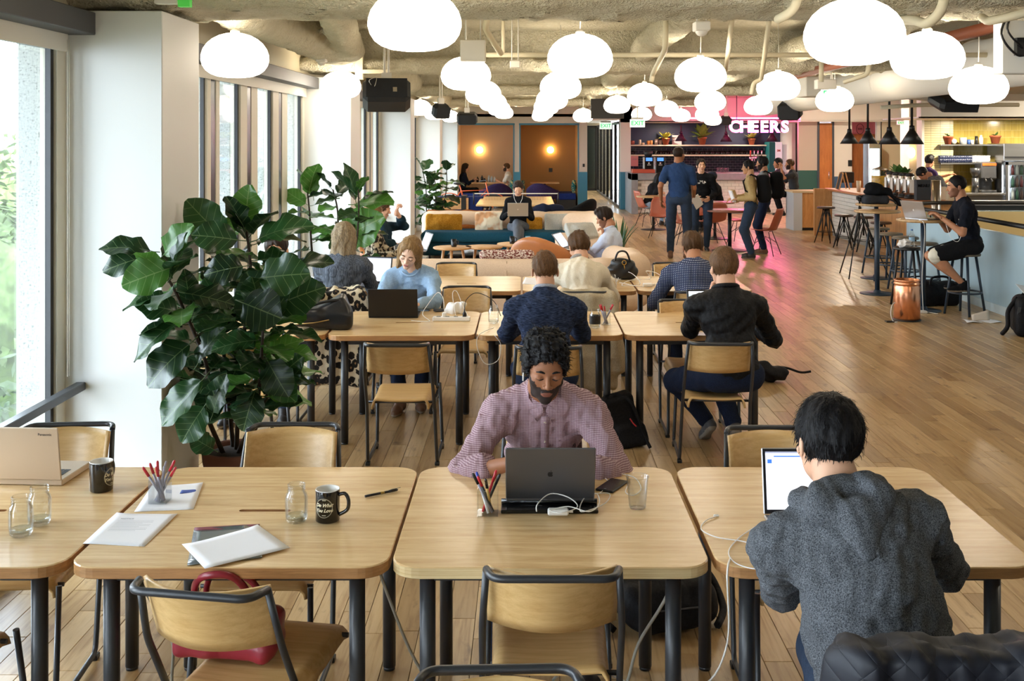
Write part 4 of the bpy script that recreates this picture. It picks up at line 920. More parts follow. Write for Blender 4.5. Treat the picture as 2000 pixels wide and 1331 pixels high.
def person(label, loc, rz, pel=.55, lean=10, side=0, twist=0, head=(0, 0, 0), hl=None, hr=None, el=(-.6, -.5, -1), er=(.6, -.5, -1), fl=None, fr=None, kl=(-.1, 1, .6), kr=(.1, 1, .6),
           top=None, sleeve='long', legs=None, pants='long', shoes=None, sk=None, hair=('crop', None), build=1.0, fem=False, S=1.0, vx=.009, hvx=None, nk=0, beard=None, lips='#a8605a', brow=None, wr=.004, curl=22, hn=(0, 0, 1), hdl=None, hdr=None, stand=False, neck=.0, hs=1.0, eyes=False, toe=0, extra=None):
    root = thing('person', label, 'person', (loc[0], loc[1], 0), math.radians(rz)); root.scale = (S, S, S)
    Ri = RZ(-rz)
    def loc_(p): return (Ri @ (np.array(p, float)-np.array([loc[0], loc[1], 0])))/S
    Pz = np.array([0, 0, pel/S if not stand else .93]); Rl = RZ(twist*.4) @ RY(side) @ RX(-lean*.7); Ru = RZ(twist) @ RY(side*1.1) @ RX(-lean*1.15)
    N = Pz+Rl @ np.array([0, 0, .255])+Ru @ np.array([0, 0, .255]); sw = (.168 if not fem else .148)*build
    Hc = N+Ru @ np.array([0, .02+neck, .06])+RX(-lean*.6) @ np.array([0, .01, .075]); Rh = RZ(head[1]) @ RX(-head[0]) @ RY(head[2])
    SL, SR = N+Ru @ np.array([-sw, .01, -.098]), N+Ru @ np.array([sw, .01, -.098])
    if lean > 12: SL = SL+Ru @ np.array([0, .03, -.01]); SR = SR+Ru @ np.array([0, .03, -.01])
    hl = loc_(hl) if hl is not None else (N+np.array([-.25, .02, -.58]) if stand else np.array([-.12, .35, .62])); hr = loc_(hr) if hr is not None else (N+np.array([.25, .02, -.58]) if stand else np.array([.12, .35, .62]))
    EL, WL = ik(SL, hl, .285, .25, Ru @ np.array(el)); ER, WR = ik(SR, hr, .285, .25, Ru @ np.array(er))
    hw = .095*build; HL, HR = Pz+np.array([-hw, 0, -.02]), Pz+np.array([hw, 0, -.02])
    fl = loc_(fl) if fl is not None else (np.array([-.1, 0, .085]) if stand else np.array([-.13, .42, .085])); fr = loc_(fr) if fr is not None else (np.array([.1, 0, .085]) if stand else np.array([.13, .42, .085]))
    KL, AL = ik(HL, fl, .43, .425, kl); KR, AR = ik(HR, fr, .43, .425, kr)
    b = build*(.93 if fem else 1.0); hvx = hvx or max(.0035, vx*.6)
    # ---- skin: one continuous figure
    s = SDF(max(vx, .009), .03); s.ell(Pz, (.11*b, .08, .08), k=.02); s.ell(N-Ru @ np.array([0, 0, .17]), (.11*b, .07, .13), k=.02); s.cap(Pz+Rl @ np.array([0, 0, .1]), Pz+Rl @ np.array([0, 0, .2]), .06*b, .05, k=.02); s.cap(Pz+Rl @ np.array([0, 0, .2]), N-Ru @ np.array([0, 0, .1]), .05, .05, k=.02)
    s.cap(N-Ru @ np.array([0, .0, .03]), Hc+Rh @ np.array([0, -.03, -.06])*hs, .058*b, .05*b)
    for a, e, w in ((SL, EL, WL), (SR, ER, WR)): s.cap(N-Ru @ np.array([0, 0, .06]), a, .034, .034); s.cap(a, e, .043*b, .036*b); s.cap(e, w, .037*b, .024*b, k=.015)
    for h_, k_, a_ in ((HL, KL, AL), (HR, KR, AR)): s.cap(h_, k_, .06*b if pants != 'short' else .075*b, .04*b if pants != 'short' else .052*b, k=.015); s.cap(k_, k_+(a_-k_)*.35, (.05 if pants == 'short' else .038)*b, (.052 if pants == 'short' else .04)*b, k=.015); s.cap(k_+(a_-k_)*.35, a_, (.05 if pants == 'short' else .038)*b, .03, k=.015)
    V, Fc_ = s.vf(); parts = [(V, Fc_, 0)]
    if not np.isscalar(hn[0]): hnl, hnr = hn
    else: hnl = hnr = hn
    for sd, e, w, hd, hnn in ((-1, EL, WL, hdl, hnl), (1, ER, WR, hdr, hnr)):
        d = np.array(hd, float) if hd is not None else (w-e); hnn = np.array(hnn, float)
        if stand and hd is None and w[2] < Pz[2]+.1: hnn = np.array([sd, 0, .1])
        V, Fc_ = hand_sdf(w, d, hnn, sd, hvx, curl); parts.append((V, Fc_, 0))
    key = ('h', round(hvx, 4), fem)
    if key not in PCACHE: PCACHE[key] = head_sdf(hvx, fem)
    V, Fc_ = PCACHE[key]; c = V[Fc_].mean(1); mi = np.zeros(len(Fc_), int)
    lp_ = (np.abs(c[:, 0]) < .024) & (c[:, 1] > .083) & (((c[:, 2]+.0635)/.0095)**2+(c[:, 0]/.023)**2 < 1); mi[lp_] = 1
    if beard:
        w_ = .004*np.sin(c[:, 0]*300)+.003*np.sin(c[:, 2]*420+c[:, 0]*200)
        bd = (c[:, 1] > -.012) & (c[:, 2] < -.042+w_*.6+np.maximum(0, np.abs(c[:, 0])-.03)*1.1) & ~lp_ & (c[:, 2] > -.125)
        bd |= (np.abs(c[:, 0]) > .060) & (c[:, 1] > .0) & (c[:, 1] < .028) & (c[:, 2] < .015)
        mi[bd] = 2
    parts.append((xf(V, Rh, Hc, hs), Fc_, mi)); V, Fc_, mi = cat(parts)
    body = link('body', np_mesh('body', V, Fc_, [sk, mat('lips_'+lips[1:], lips, .45), beard or sk], mi), root)
    for x in (-1, 1):
        if vx < .012:
            m = MB(); m.M = Matrix.Translation(Hc) @ Matrix(Rh.tolist()).to_4x4()
            m.tube([(x*.014, .0925, .0215), (x*.03, .0925, .0265), (x*.046, .083, .0215)], [.0036, .0044, .002], 6); m.build('eyebrow', brow or hair[1] or M_black, root)
        if eyes:
            m = MB(); m.M = Matrix.Translation(Hc) @ Matrix(Rh.tolist()).to_4x4(); m.tube([(x*.017, .0895, -.004), (x*.031, .0935, -.008), (x*.046, .0855, -.004)], .0019, 5); m.build('eyelashes', M_black, root)
    # ---- top
    s = SDF(vx, .035, seed=nk); g = .012
    s.ell(Pz+np.array([0, 0, .02]), (.15*b+.006, .112+.006, .1)); s.ell(Pz+Rl @ np.array([0, .0, .15]), (.133*b+g, .098+g, .14)); s.ell(N-Ru @ np.array([0, 0, .18]), (.145*b+g, .103+g, .165))
    if fem: s.ell(N+Ru @ np.array([0, .075, -.19]), (.11, .05, .06))
    for a in (SL, SR): s.cap(N-Ru @ np.array([0, .0, .055]), a, .046+g*.4, .046*b+g*.4, k=.05); 
    s.cap(N-Ru @ np.array([0, 0.005, .045]), N-Ru @ np.array([0, 0, .08]), .064, .085)
    for x_ in (-1, 1): s.cap(N+Ru @ np.array([x_*.03, -.01, -.035]), N+Ru @ np.array([x_*.125*build, 0, -.082]), .045, .05, k=.05)
    for a, e, w in ((SL, EL, WL), (SR, ER, WR)):
        d = (w-e)/np.linalg.norm(w-e)
        if sleeve == 'short': s.cap(a, a+(e-a)*.62, .052*b+.008, .05*b+.012, k=.03)
        else:
            s.cap(a, e, .046*b+.008, .042*b+.006, k=.06)
            f_ = {'long': .95, 'roll': .42}[sleeve]; s.cap(e, e+(w-e)*f_, .042*b+.007, (.033 if sleeve == 'long' else .042)*b+.006, k=.02)
            if sleeve == 'roll': s.cap(e+(w-e)*.32, e+(w-e)*.44, .05*b+.008, .05*b+.008, k=.006)
    s.noise(wr, 42); s.noise(wr*.45, 105)
    if extra: extra(s, locals())
    s.build('top', top, root)
    # ---- trousers
    s = SDF(max(vx, .009), .03, seed=nk+5); s.ell(Pz+np.array([0, 0, -.02]), (.152*b+.006, .12, .105))
    for h_, k_, a_ in ((HL, KL, AL), (HR, KR, AR)):
        if pants == 'short': s.cap(h_, h_+(k_-h_)*.86, .088*b, .082*b)
        else: s.cap(h_, k_, .084*b, .066*b); s.cap(k_, k_+(a_-k_)*.93, .062*b, .048*b, k=.03)
    s.noise(.003, 40); s.build('trousers', legs, root)
    # ---- shoes
    for sd, k_, a_ in ((-1, KL, AL), (1, KR, AR)):
        o = link('shoe', shoe_mesh(shoes, a_[2] > .2 or toe > 25), root); o.location = a_; sh = (a_-k_); o.rotation_euler = (math.radians(-toe), 0, math.radians(-sd*8))
    # ---- hair
    if hair[0] != 'none':
        key = (hair[0], round(hvx, 4), nk)
        if key not in PCACHE: PCACHE[key] = hair_sdf(hair[0], hvx, nk)
        V, Fc_ = PCACHE[key]; link('hair', np_mesh('hair', xf(V, Rh, Hc, hs), Fc_, [hair[1]]), root)
        if vx < .0115 and hair[0] != 'buzz': strands(root, V, Fc_, lambda q: xf(q, Rh, Hc, hs), hair, nk, 1800 if vx < .007 else 900)
    root['_'] = 0; del root['_']
    return root, dict(N=N, Hc=Hc, Rh=Rh, Ru=Ru, Rl=Rl, P=Pz, EL=EL, WL=WL, ER=ER, WR=WR, SL=SL, SR=SR, KL=KL, KR=KR, AL=AL, AR=AR, S=S)
SHM = {}
def shoe_mesh(m, _):
    if m.name in SHM: return SHM[m.name]
    s = SDF(.007, .02); s.cap((0, -.035, -.045), (0, .02, -.02), .038, .036); s.cap((0, -.03, -.05), (0, .09, -.058), .034, .036); s.cap((0, .09, -.058), (0, .15, -.062), .038, .026); s.cap((0, -.015, 0), (0, -.01, .012), .04, .042)
    s.ell((0, 0, .045), (.034, .034, .03), k=.01, op=1); s.cuts.append(lambda X, Y, Z: (-.085-Z)+0*X+0*Y)
    V, Fc_ = s.vf(); c = V[Fc_].mean(1); mi = (c[:, 2] < -.066).astype(int); SHM[m.name] = np_mesh('shoe', V, Fc_, [m, mat(m.name+'_sole', '#8d8478', .7)], mi); return SHM[m.name]
def head_obj(name, root, J, fn, m):
    b_ = MB(); b_.M = Matrix.Translation(J['Hc']) @ Matrix(J['Rh'].tolist()).to_4x4(); fn(b_); return b_.build(name, m, root)
def glasses(root, J, m=None):
    def f(b_):
        for x in (-1, 1): b_.tube([(x*.033+.02*math.cos(a), .105, .0+.016*math.sin(a)) for a in [2*PI*k/16 for k in range(16)]], .0016, 5, closed=True); b_.tube([(x*.053, .104, .005), (x*.079, .0, .003)], .0015, 5)
        b_.tube([(-.013, .106, .004), (.013, .106, .004)], .0016, 5)
    head_obj('glasses', root, J, f, m or M_black)
def ring_collar(root, J, m, r=.07, th=.012, h=0, tilt=0, name='collar'):
    b_ = MB(); c = J['N']+J['Ru'] @ np.array([0, .012, -.0+h]); R = J['Ru'] @ RX(-12-tilt)
    b_.tube([c+R @ np.array([r*math.cos(a), r*1.05*math.sin(a), .006*math.cos(2*a)]) for a in [2*PI*k/28 for k in range(28)]], th, 8, closed=True); return b_.build(name, m, root)
# fabrics
SK_l = skin('fair', '#d9a88a'); SK_m = skin('tan', '#b98363'); SK_b = skin('brown', '#9a6647'); SK_o = skin('olive', '#c0906c')
M_jean = fabric('denim_blue', '#242f40', '#344258', 260); M_jeanl = fabric('denim_pale', '#7f97b3', '#9cb0c8', 260); M_jeand = fabric('denim_dark', '#161e31', '#222d47', 260); M_gpant = fabric('grey_trousers', '#5a5f68', '#6d727b', 200)
M_blackf = fabric('black_cotton', '#0d0e11', '#17181c', 200, p=(.3, .7)); M_dkf = fabric('charcoal_cotton', '#2c2e33', '#3a3c42', 200)
M_shoe = mat('dark_shoe', '#241f1e', .5); M_shoeb = mat('brown_shoe', '#6b4a35', .55); M_shoeg = mat('grey_sneaker', '#4f4e50', .7)
H_black = hairmat('black', '#07070a', '#1a1718'); H_dbrown = hairmat('dark_brown', '#1a110c', '#33241b'); H_brown = hairmat('brown', '#3c2919', '#654629'); H_blond = hairmat('dark_blond', '#5a4128', '#a98657'); H_bob = hairmat('streaked_blond', '#54463a', '#b59d78'); H_sandy = hairmat('sandy', '#4a3320', '#7d5a3a')
M_beard = mat('dark_stubble', '#2a1b15', .8, var=.3, vscale=200)
# heather knit of the hoodie, gingham, dots, leopard
M_hood = fabric('charcoal_heather_fleece', '#2c2e33', '#6d7075', 330, stretch=(1, 1, 1), p=(.34, .66), fold=.35, big=9)
M_navyk = fabric('navy_heather_knit', '#111a30', '#3d4a68', 110, stretch=(.35, .35, 2.2), p=(.36, .72))
t = NT('rose_gingham'); v = t.coord((1, 1, 1)); w1 = t.new('SeparateXYZ'); t.link(v, w1.inputs[0])
def stripes(t, sock, freq):
    a = t.new('Math', operation='MULTIPLY'); t.link(sock, a.inputs[0]); a.inputs[1].default_value = freq
    b_ = t.new('Math', operation='SINE'); t.link(a.outputs[0], b_.inputs[0]); c_ = t.new('Math', operation='GREATER_THAN'); t.link(b_.outputs[0], c_.inputs[0]); c_.inputs[1].default_value = 0; return c_.outputs[0]
sx_, sz_ = stripes(t, w1.outputs[0], 1000), stripes(t, w1.outputs[2], 1000); ad = t.new('Math', operation='ADD'); t.link(sx_, ad.inputs[0]); t.link(sz_, ad.inputs[1]); hf = t.new('Math', operation='MULTIPLY'); t.link(ad.outputs[0], hf.inputs[0]); hf.inputs[1].default_value = .5
t.col(t.ramp(hf.outputs[0], [(0, '#cbb5ba'), (.5, '#a07f88'), (1, '#6f4c5a')])); t.b.inputs['Roughness'].default_value = .85; t.bump(t.noise(t.coord(), 16, 3, .5, 1), .3, .03); M_ging = t.m
t = NT('dotted_navy_cotton'); v = t.coord((1, 1, 1), rot=(0, PI/4, 0)); wd_ = t.new('SeparateXYZ'); t.link(v, wd_.inputs[0])
def sn_(sock):
    a = t.new('Math', operation='MULTIPLY'); t.link(sock, a.inputs[0]); a.inputs[1].default_value = 330; b_ = t.new('Math', operation='SINE'); t.link(a.outputs[0], b_.inputs[0]); return b_.outputs[0]
ml_ = t.new('Math', operation='MULTIPLY'); t.link(sn_(wd_.outputs[0]), ml_.inputs[0]); t.link(sn_(wd_.outputs[2]), ml_.inputs[1])
t.col(t.ramp(ml_.outputs[0], [(.0, '#15264f'), (.55, '#15264f'), (.68, '#b4c0d4'), (1, '#c8d2e2')])); t.b.inputs['Roughness'].default_value = .8; t.bump(t.noise(t.coord(), 14, 3, .5, 1), .25, .03); M_dots = t.m
t = NT('leopard_print'); v = t.coord((1, 1, .8)); vo = t.new('TexVoronoi'); vo.inputs['Scale'].default_value = 21; vo.inputs['Randomness'].default_value = .9; t.link(v, vo.inputs['Vector'])
ns = t.noise(v, 55, 2); ad = t.new('Math', operation='MULTIPLY_ADD'); t.link(ns, ad.inputs[0]); ad.inputs[1].default_value = .34; t.link(vo.outputs['Distance'], ad.inputs[2])
t.col(t.ramp(ad.outputs[0], [(.3, '#9a744c'), (.34, '#17110d'), (.72, '#1c1410'), (.76, '#d8c6a6'), (1, '#e2d4b8')])); t.b.inputs['Roughness'].default_value = .95; M_leop = t.m
M_rib = fabric('grey_rib_knit', '#3d4149', '#646a74', 60, stretch=(2.5, 2.5, .05), p=(.4, .6)); M_cham = fabric('pale_blue_chambray', '#7e9cbc', '#a2bbd3', 300); M_creamk = fabric('cream_knit', '#d9cdb6', '#ece3d0', 160, stretch=(1, 1, 3)); M_blkjk = fabric('black_jacket', '#0b0b0d', '#1b1b1e', 90, rough=.6)
M_shirtp = fabric('pale_blue_shirt', '#b9c7e2', '#d3ddf0', 200); M_polo = fabric('navy_polo', '#1f3356', '#2c4670', 240); M_tan = fabric('khaki_jacket', '#9a8358', '#b59c6c', 120, rough=.75); M_gry = fabric('grey_jacket', '#62666a', '#7b7f83', 120); M_purp = fabric('purple_tee', '#2b1c44', '#3a2857', 200); M_whitef = fabric('white_tee', '#ddd7cf', '#ebe6df', 200)
M_zeb = fabric('black_and_cream_pattern', '#23221f', '#b8ae98', 26, p=(.46, .54)); M_bside = fabric('striped_grey', '#33353c', '#7d7f86', 60, stretch=(3, .1, .1))
# ---- 1 the man in the checked shirt
def fold_sleeves(s, L): pass
r, J = person('bearded man in a rose checked shirt with rolled sleeves, typing at a dark laptop', (.075, 4.5), 180, pel=.57, lean=32, head=(15, 6, -3), hl=(.17, 4.0, .79), hr=(-.06, 4.0, .79), el=(-1, -.1, -.75), er=(1, -.1, -.75), fl=(.22, 3.95, .09), fr=(-.1, 3.95, .09),
    top=M_ging, sleeve='roll', legs=M_jeand, shoes=M_shoe, sk=SK_b, hair=('curly', H_black), build=1.12, vx=.0065, hvx=.0035, beard=M_beard, lips='#85503f', wr=.0045, nk=3, eyes=True, brow=H_black, hs=1.04)
# shirt collar, placket, pocket and buttons
def on_torso(J, x, z, off=.0, y=None): return J['N']+J['Ru'] @ np.array([x, (.118+.0*abs(x) if y is None else y)+off, z])
m = MB(); N_, R_ = J['N'], J['Ru']
for s_ in (-1, 1):
    A = [N_+R_ @ np.array(q) for q in ((s_*.004, .088, -.03), (s_*.03, .094, -.085), (s_*.07, .06, -.045), (s_*.078, .0, .006), (s_*.045, -.07, .025), (0, -.08, .03))]
    B = [N_+R_ @ np.array(q) for q in ((s_*.012, .072, -.012), (s_*.035, .07, -.03), (s_*.064, .045, .0), (s_*.066, .0, .035), (s_*.04, -.055, .052), (0, -.064, .055))]
    V = [tuple(p) for p in A+B]; Fs = [(i, i+1, i+7, i+6) for i in range(5)]; Fs = Fs if s_ < 0 else [f[::-1] for f in Fs]; m.add(V, Fs, True)
o = m.build('collar', M_ging, r); md = o.modifiers.new('s', 'SOLIDIFY'); md.thickness = .003
def surf_y(o_, p, d):
    # first hit of a ray on a finished mesh, used to seat details on cloth
    hit, q, n, _ = o_.ray_cast(Vector(p)-Vector(d)*.3, Vector(d)); return (q, n) if hit else (Vector(p), -Vector(d))
bpy.context.view_layer.update()
topo = [k for k in KIDS[r.name] if k.name.startswith('top')][0]; fw = -(R_ @ np.array([0, 1, 0]))
ps = []
m2 = MB()
for i in range(13):
    q, n = surf_y(topo, N_+R_ @ np.array([.0, .1, -.06-.028*i]), fw); ps.append((q, n))
m = MB(); V = []; 
for q, n in ps:
    sdv = Vector(R_ @ np.array([.016, 0, 0])); V += [q+n*.003-sdv, q+n*.003+sdv]
m.add(V, [(2*i, 2*i+2, 2*i+3, 2*i+1) for i in range(len(ps)-1)], True); o = m.build('button_placket', M_ging, r); md = o.modifiers.new('s', 'SOLIDIFY'); md.thickness = .003
for i in (1, 4, 7, 10):
    q, n = ps[i]; m = MB(); m.lathe([(0, 0), (.0055, 0), (.0055, .0025), (0, .002)], q+n*.004, 12, n.to_track_quat('Z', 'Y').to_matrix()); m.build('button', mat('cream_button', '#e7ddc8', .3), r)
V = []; cols = []
for a in range(5):
    for b_ in range(5): q, n = surf_y(topo, N_+R_ @ np.array([-.045-.026*a, .1, -.155-.027*b_]), fw); V.append(q+n*.003)
m = MB(); m.add(V, [(a*5+b_, a*5+b_+1, a*5+b_+6, a*5+b_+5) for a in range(4) for b_ in range(4)], True); o = m.build('chest_pocket', M_ging, r); md = o.modifiers.new('s', 'SOLIDIFY'); md.thickness = .002
q, n = surf_y(topo, N_+R_ @ np.array([-.112, .1, -.215]), fw); m = MB(); Rq = n.to_track_quat('Z', 'Y').to_matrix()
m.tube([q+n*.006+Rq @ Vector((.009*math.cos(a), .011*math.sin(a)-.002*math.cos(2*a), 0)) for a in [2*PI*k/20 for k in range(20)]], .0013, 5, closed=True); m.tube([q+n*.006+Rq @ Vector(p_) for p_ in ((.004, .004, 0), (-.003, .003, 0), (.003, -.002, 0), (-.004, -.004, 0))], .0012, 5); m.build('emblem', mat('dark_thread', '#2a1c30', .8), r)
head_obj('earphone', r, J, lambda b_: b_.tube([(.084, .01, -.02), (.084, .018, -.05)], .0035, 6), mat('white_plastic', '#eceae6', .3))
# ---- 2 the man in the grey hoodie
def hoodie(s, L): 
    s.cap(L['Pz']+np.array([-.06, 0, .05]), L['Pz']+np.array([.06, 0, .05]), .13, .13); s.ell(L['Pz']+L['Rl'] @ np.array([0, 0, .18]), (.185, .135, .2))
r, J = person('man in a charcoal heather hoodie with short dark hair, seen from behind', (.93, 2.72), 2, pel=.58, lean=24, side=-9, head=(10, 8, 4), hl=(.84, 3.3, .79), hr=(1.07, 3.28, .79), el=(-.6, -.4, -.9), er=(.8, -.4, -.9), fl=(.9, 3.1, .09), fr=(1.15, 3.1, .09), kl=(.12, 1, .5),
    top=M_hood, legs=M_jean, shoes=M_shoe, sk=SK_l, hair=('short', H_black), build=1.17, vx=.0065, hvx=.004, wr=.005, nk=8, extra=hoodie, hs=1.0)
s = SDF(.0055, .03, 4); c = lambda x, y, z: J['N']+J['Ru'] @ np.array([x, y, z])
s.cap(c(-.1, .0, -.01), c(-.07, -.09, -.04), .034, .04); s.cap(c(.1, .0, -.01), c(.07, -.09, -.04), .034, .04); s.cap(c(-.07, -.09, -.04), c(0, -.115, -.12), .042, .04); s.cap(c(.07, -.09, -.04), c(0, -.115, -.12), .042, .04); s.cap(c(0, -.11, -.07), c(.0, -.118, -.165), .045, .02)
s.cap(c(-.1, .0, -.01), c(-.04, .09, -.04), .03, .026); s.cap(c(.1, .0, -.01), c(.04, .09, -.04), .03, .026); s.cap(c(-.06, -.07, .0), c(.06, -.07, .0), .03, .03)
s.noise(.004, 60); s.build('hood', M_hood, r)
hb = MB(); R_ = J['Rl']; hb.tube([J['P']+R_ @ np.array([.19*math.cos(a), .135*math.sin(a), -.045]) for a in [2*PI*k/36 for k in range(36)]], .012, 8, closed=True); hb.tube([J['P']+R_ @ np.array([.18*math.cos(a), .132*math.sin(a), -.07]) for a in [2*PI*k/36 for k in range(36)]], .013, 8, closed=True); hb.tube([J['P']+R_ @ np.array([.176*math.cos(a), .128*math.sin(a), -.092]) for a in [2*PI*k/36 for k in range(36)]], .012, 8, closed=True); hb.build('ribbed_hem', M_hood, r)
# ---- 3..8 the rows
r, J = person('woman in a pale blue shirt tilting her head over a black laptop', (-.89, 8.52), 180, pel=.55, lean=26, head=(26, -10, -14), hl=(-.8, 7.86, .79), hr=(-1.0, 7.86, .79), el=(-1, 0, -.8), er=(1, 0, -.8), fl=(-.78, 7.95, .09), fr=(-.92, 7.85, .09), top=M_cham, legs=M_jeand, shoes=M_shoeb, sk=skin('pale', '#e0b79d'), hair=('long', H_blond), fem=True, build=1.12, vx=.008, hvx=.004, nk=4, eyes=True, lips='#b5675f', brow=H_sandy, hs=.97, wr=.005)
ring_collar(r, J, M_cham, .07, .008, -.01)
r, J = person('woman with streaked blond bob in a grey ribbed top, seen from behind', (-1.49, 8.66), 0, pel=.56, lean=12, head=(8, 6, 0), hl=(-1.62, 9.15, .79), hr=(-1.35, 9.15, .79), top=M_rib, legs=M_blackf, shoes=M_shoe, sk=SK_l, hair=('bob', H_bob), fem=True, build=1.15, vx=.01, nk=5)
r, J = person('man in a navy heather sweater with short sandy hair, seen from behind', (.12, 6.52), 0, pel=.57, lean=20, head=(6, 4, 0), hl=(.0, 7.1, .79), hr=(.24, 7.1, .79), el=(-.9, -.3, -1), er=(.9, -.3, -1), top=M_navyk, legs=M_jeand, shoes=M_shoe, sk=SK_l, hair=('crop', H_sandy), build=1.12, vx=.008, hvx=.005, nk=6, wr=.004)
ring_collar(r, J, fabric('small_check_collar', '#8d93a8', '#c5c9d6', 400), .064, .013, .012)
r, J = person('woman in a cream knit top, brown hair in a bun, bent forward', (.46, 8.58), 4, pel=.55, lean=30, head=(28, 12, 0), hl=(.16, 9.05, .79), hr=(.6, 9.12, .79), top=M_creamk, legs=M_blackf, shoes=M_shoe, sk=SK_l, hair=('bun', H_brown), fem=True, build=1.15, vx=.01, nk=7)
ring_collar(r, J, fabric('grey_scarf', '#8a8480', '#a8a29c'), .066, .015, .012)
r, J = person('man in a white-dotted navy shirt with brown hair, leaning on the back row table', (1.36, 8.55), -3, pel=.56, lean=32, head=(24, 8, 0), hl=(1.2, 9.0, .8), hr=(1.6, 9.05, .8), top=M_dots, legs=M_jeand, shoes=M_shoe, sk=SK_m, hair=('swept', H_brown), build=1.15, vx=.009, nk=9)
r, J = person('man in a black jacket and dark jeans, hand on chin, seen from behind', (1.26, 6.58), 6, pel=.57, lean=15, head=(6, 10, 0), hl=(1.19, 6.93, .99), hr=(1.45, 7.05, .79), el=(-.7, .2, -1), er=(.8, -.4, -1), fl=(1.2, 7.12, .13), fr=(1.36, 7.02, .13), kl=(-.9, .8, .3), kr=(-.4, 1, .3), toe=38, hdl=(0.25, -.1, 1), hn=((-.6, .3, 0), (0, 0, 1)), curl=50, top=M_blkjk, legs=M_jeand, shoes=M_shoeg, sk=SK_l, hair=('short', H_sandy), build=1.16, vx=.008, hvx=.005, nk=10, wr=.005)
ring_collar(r, J, M_blkjk, .075, .016, .0)
person('person in dark jeans sitting behind the fig plant, only legs and feet showing', (-1.86, 8.2), 180, pel=.55, lean=15, head=(15, 0, 0), hl=(-1.75, 7.8, .79), hr=(-1.97, 7.8, .79), fl=(-1.7, 7.55, .09), fr=(-2.08, 7.55, .09), top=fabric('dusky_purple', '#3a3348', '#4d4560'), legs=M_jean, shoes=M_shoe, sk=SK_l, hair=('short', H_dbrown), vx=.012, nk=11)
# ---- 9..12 the lounge
r, J = person('curly-haired man in a dark teal shirt, fist to his forehead, laptop on pale jeans', (-1.72, 13.1), -82, pel=.5, lean=-6, head=(14, 0, 0), hl=(-1.57, 13.06, 1.11), hr=(-1.5, 12.85, .72), el=(0, 1, -.5), er=(1, 0, -.6), fl=(-1.12, 13.2, .09), fr=(-1.05, 13.0, .09), kl=(0, .6, 1), kr=(0, .6, 1), hdl=(0, .2, 1), curl=65, top=fabric('dark_teal_shirt', '#10232c', '#1c3440'), sleeve='roll', legs=M_jeanl, shoes=M_shoe, sk=SK_l, hair=('curly', H_brown), build=1.05, vx=.011, nk=12)
person('person in a black and cream patterned jacket holding a small tablet, mostly behind fig leaves', (-1.76, 12.5), -80, pel=.48, lean=-4, head=(14, 0, 0), hl=(-1.42, 12.4, .72), hr=(-1.45, 12.2, .7), fl=(-1.15, 12.5, .09), fr=(-1.1, 12.3, .09), top=M_zeb, legs=M_jean, shoes=M_shoe, sk=SK_l, hair=('long', H_blond), fem=True, vx=.011, nk=13)
r, J = person('woman in a black sweater with earphones, cross-legged on the teal sofa', (-.13, 18.25), 180, pel=.52, lean=6, head=(24, 0, 0), hl=(-.02, 17.92, .76), hr=(-.28, 17.92, .76), fl=(-.15, 17.6, .25), fr=(-.05, 17.65, .09), kl=(.4, .8, 1), kr=(-.3, .8, 1), top=M_blackf, legs=M_gpant, shoes=M_shoe, sk=SK_l, hair=('bun', H_dbrown), fem=True, build=1.1, vx=.012, nk=14)
bb = MB(); cc = lambda x, y, z: J['N']+J['Ru'] @ np.array([x, y, z]); hh = lambda x, y, z: J['Hc']+J['Rh'] @ np.array([x, y, z])
bb.tube(spline([hh(-.08, 0, -.02), cc(-.07, .1, -.02), cc(-.02, .125, -.15), cc(-.06, .12, -.28)]), .0035, 5); bb.tube(spline([hh(.08, 0, -.02), cc(.06, .1, -.04), cc(-.02, .125, -.15)]), .0035, 5); bb.build('earphone_cord', mat('white_plastic'), r)
r, J = person('man in a light blue shirt in profile, chin on hand, reading his laptop', (1.12, 13.0), 78, pel=.42, lean=14, head=(24, 0, 0), hl=(.93, 12.9, .82), hr=(.72, 13.12, .68), fl=(.35, 12.9, .09), fr=(.35, 13.1, .09), kl=(0, .3, 1), kr=(0, .3, 1), hdl=(0, .1, 1), curl=50, top=M_shirtp, legs=M_jeand, shoes=M_shoe, sk=SK_m, hair=('swept', H_dbrown), build=1.05, vx=.01, nk=15, beard=mat('faint_stubble', '#8a5f48', .7))
ring_collar(r, J, M_shirtp, .07, .015)
# ---- 13..19 around the bar
person('tall man in a navy polo shirt standing with his back turned, folded paper in hand', (2.55, 17.95), -14, stand=True, lean=3, head=(0, -30, 0), hl=(2.27, 18.05, .97), hr=(2.84, 18.2, 1.0), el=(-.3, -1, -.2), er=(.3, -1, -.2), fl=(2.42, 18.0, .09), fr=(2.68, 17.95, .09), top=M_polo, sleeve='short', legs=M_jean, shoes=M_shoeb, sk=SK_b, hair=('buzz', H_dbrown), build=1.1, S=1.1, vx=.011, nk=16)
r, J = person('woman in a black hoodie with white chest lettering, standing and facing the camera', (3.13, 19.2), 172, stand=True, lean=0, head=(-4, 12, 0), hl=(3.25, 19.0, .95), hr=(3.02, 19.0, .95), top=M_blackf, legs=M_jean, shoes=M_shoe, sk=SK_l, hair=('bun', H_dbrown), fem=True, build=1.28, S=.965, vx=.011, nk=17)
m = MB(); m.M = Matrix.Translation(J['N']) @ Matrix(J['Ru'].tolist()).to_4x4() @ Matrix.Translation((0, .128, -.17)) @ Euler((PI/2, 0, PI)).to_matrix().to_4x4(); V, Fs = text_mb('THE\nNORTH', .035, .002, .001); m.add(V, Fs); V2 = [(.02+.035*math.cos(a)+.03, .035*math.sin(a)-.01, .004) for a in [PI/2*k/6 for k in range(7)]]; m.add(V2+[(.05, -.01, .004)], [(0, 1, 2, 3, 4, 5, 6, 7)]); m.build('chest_print', mat('white_print', '#e8e4dc', .7), r)
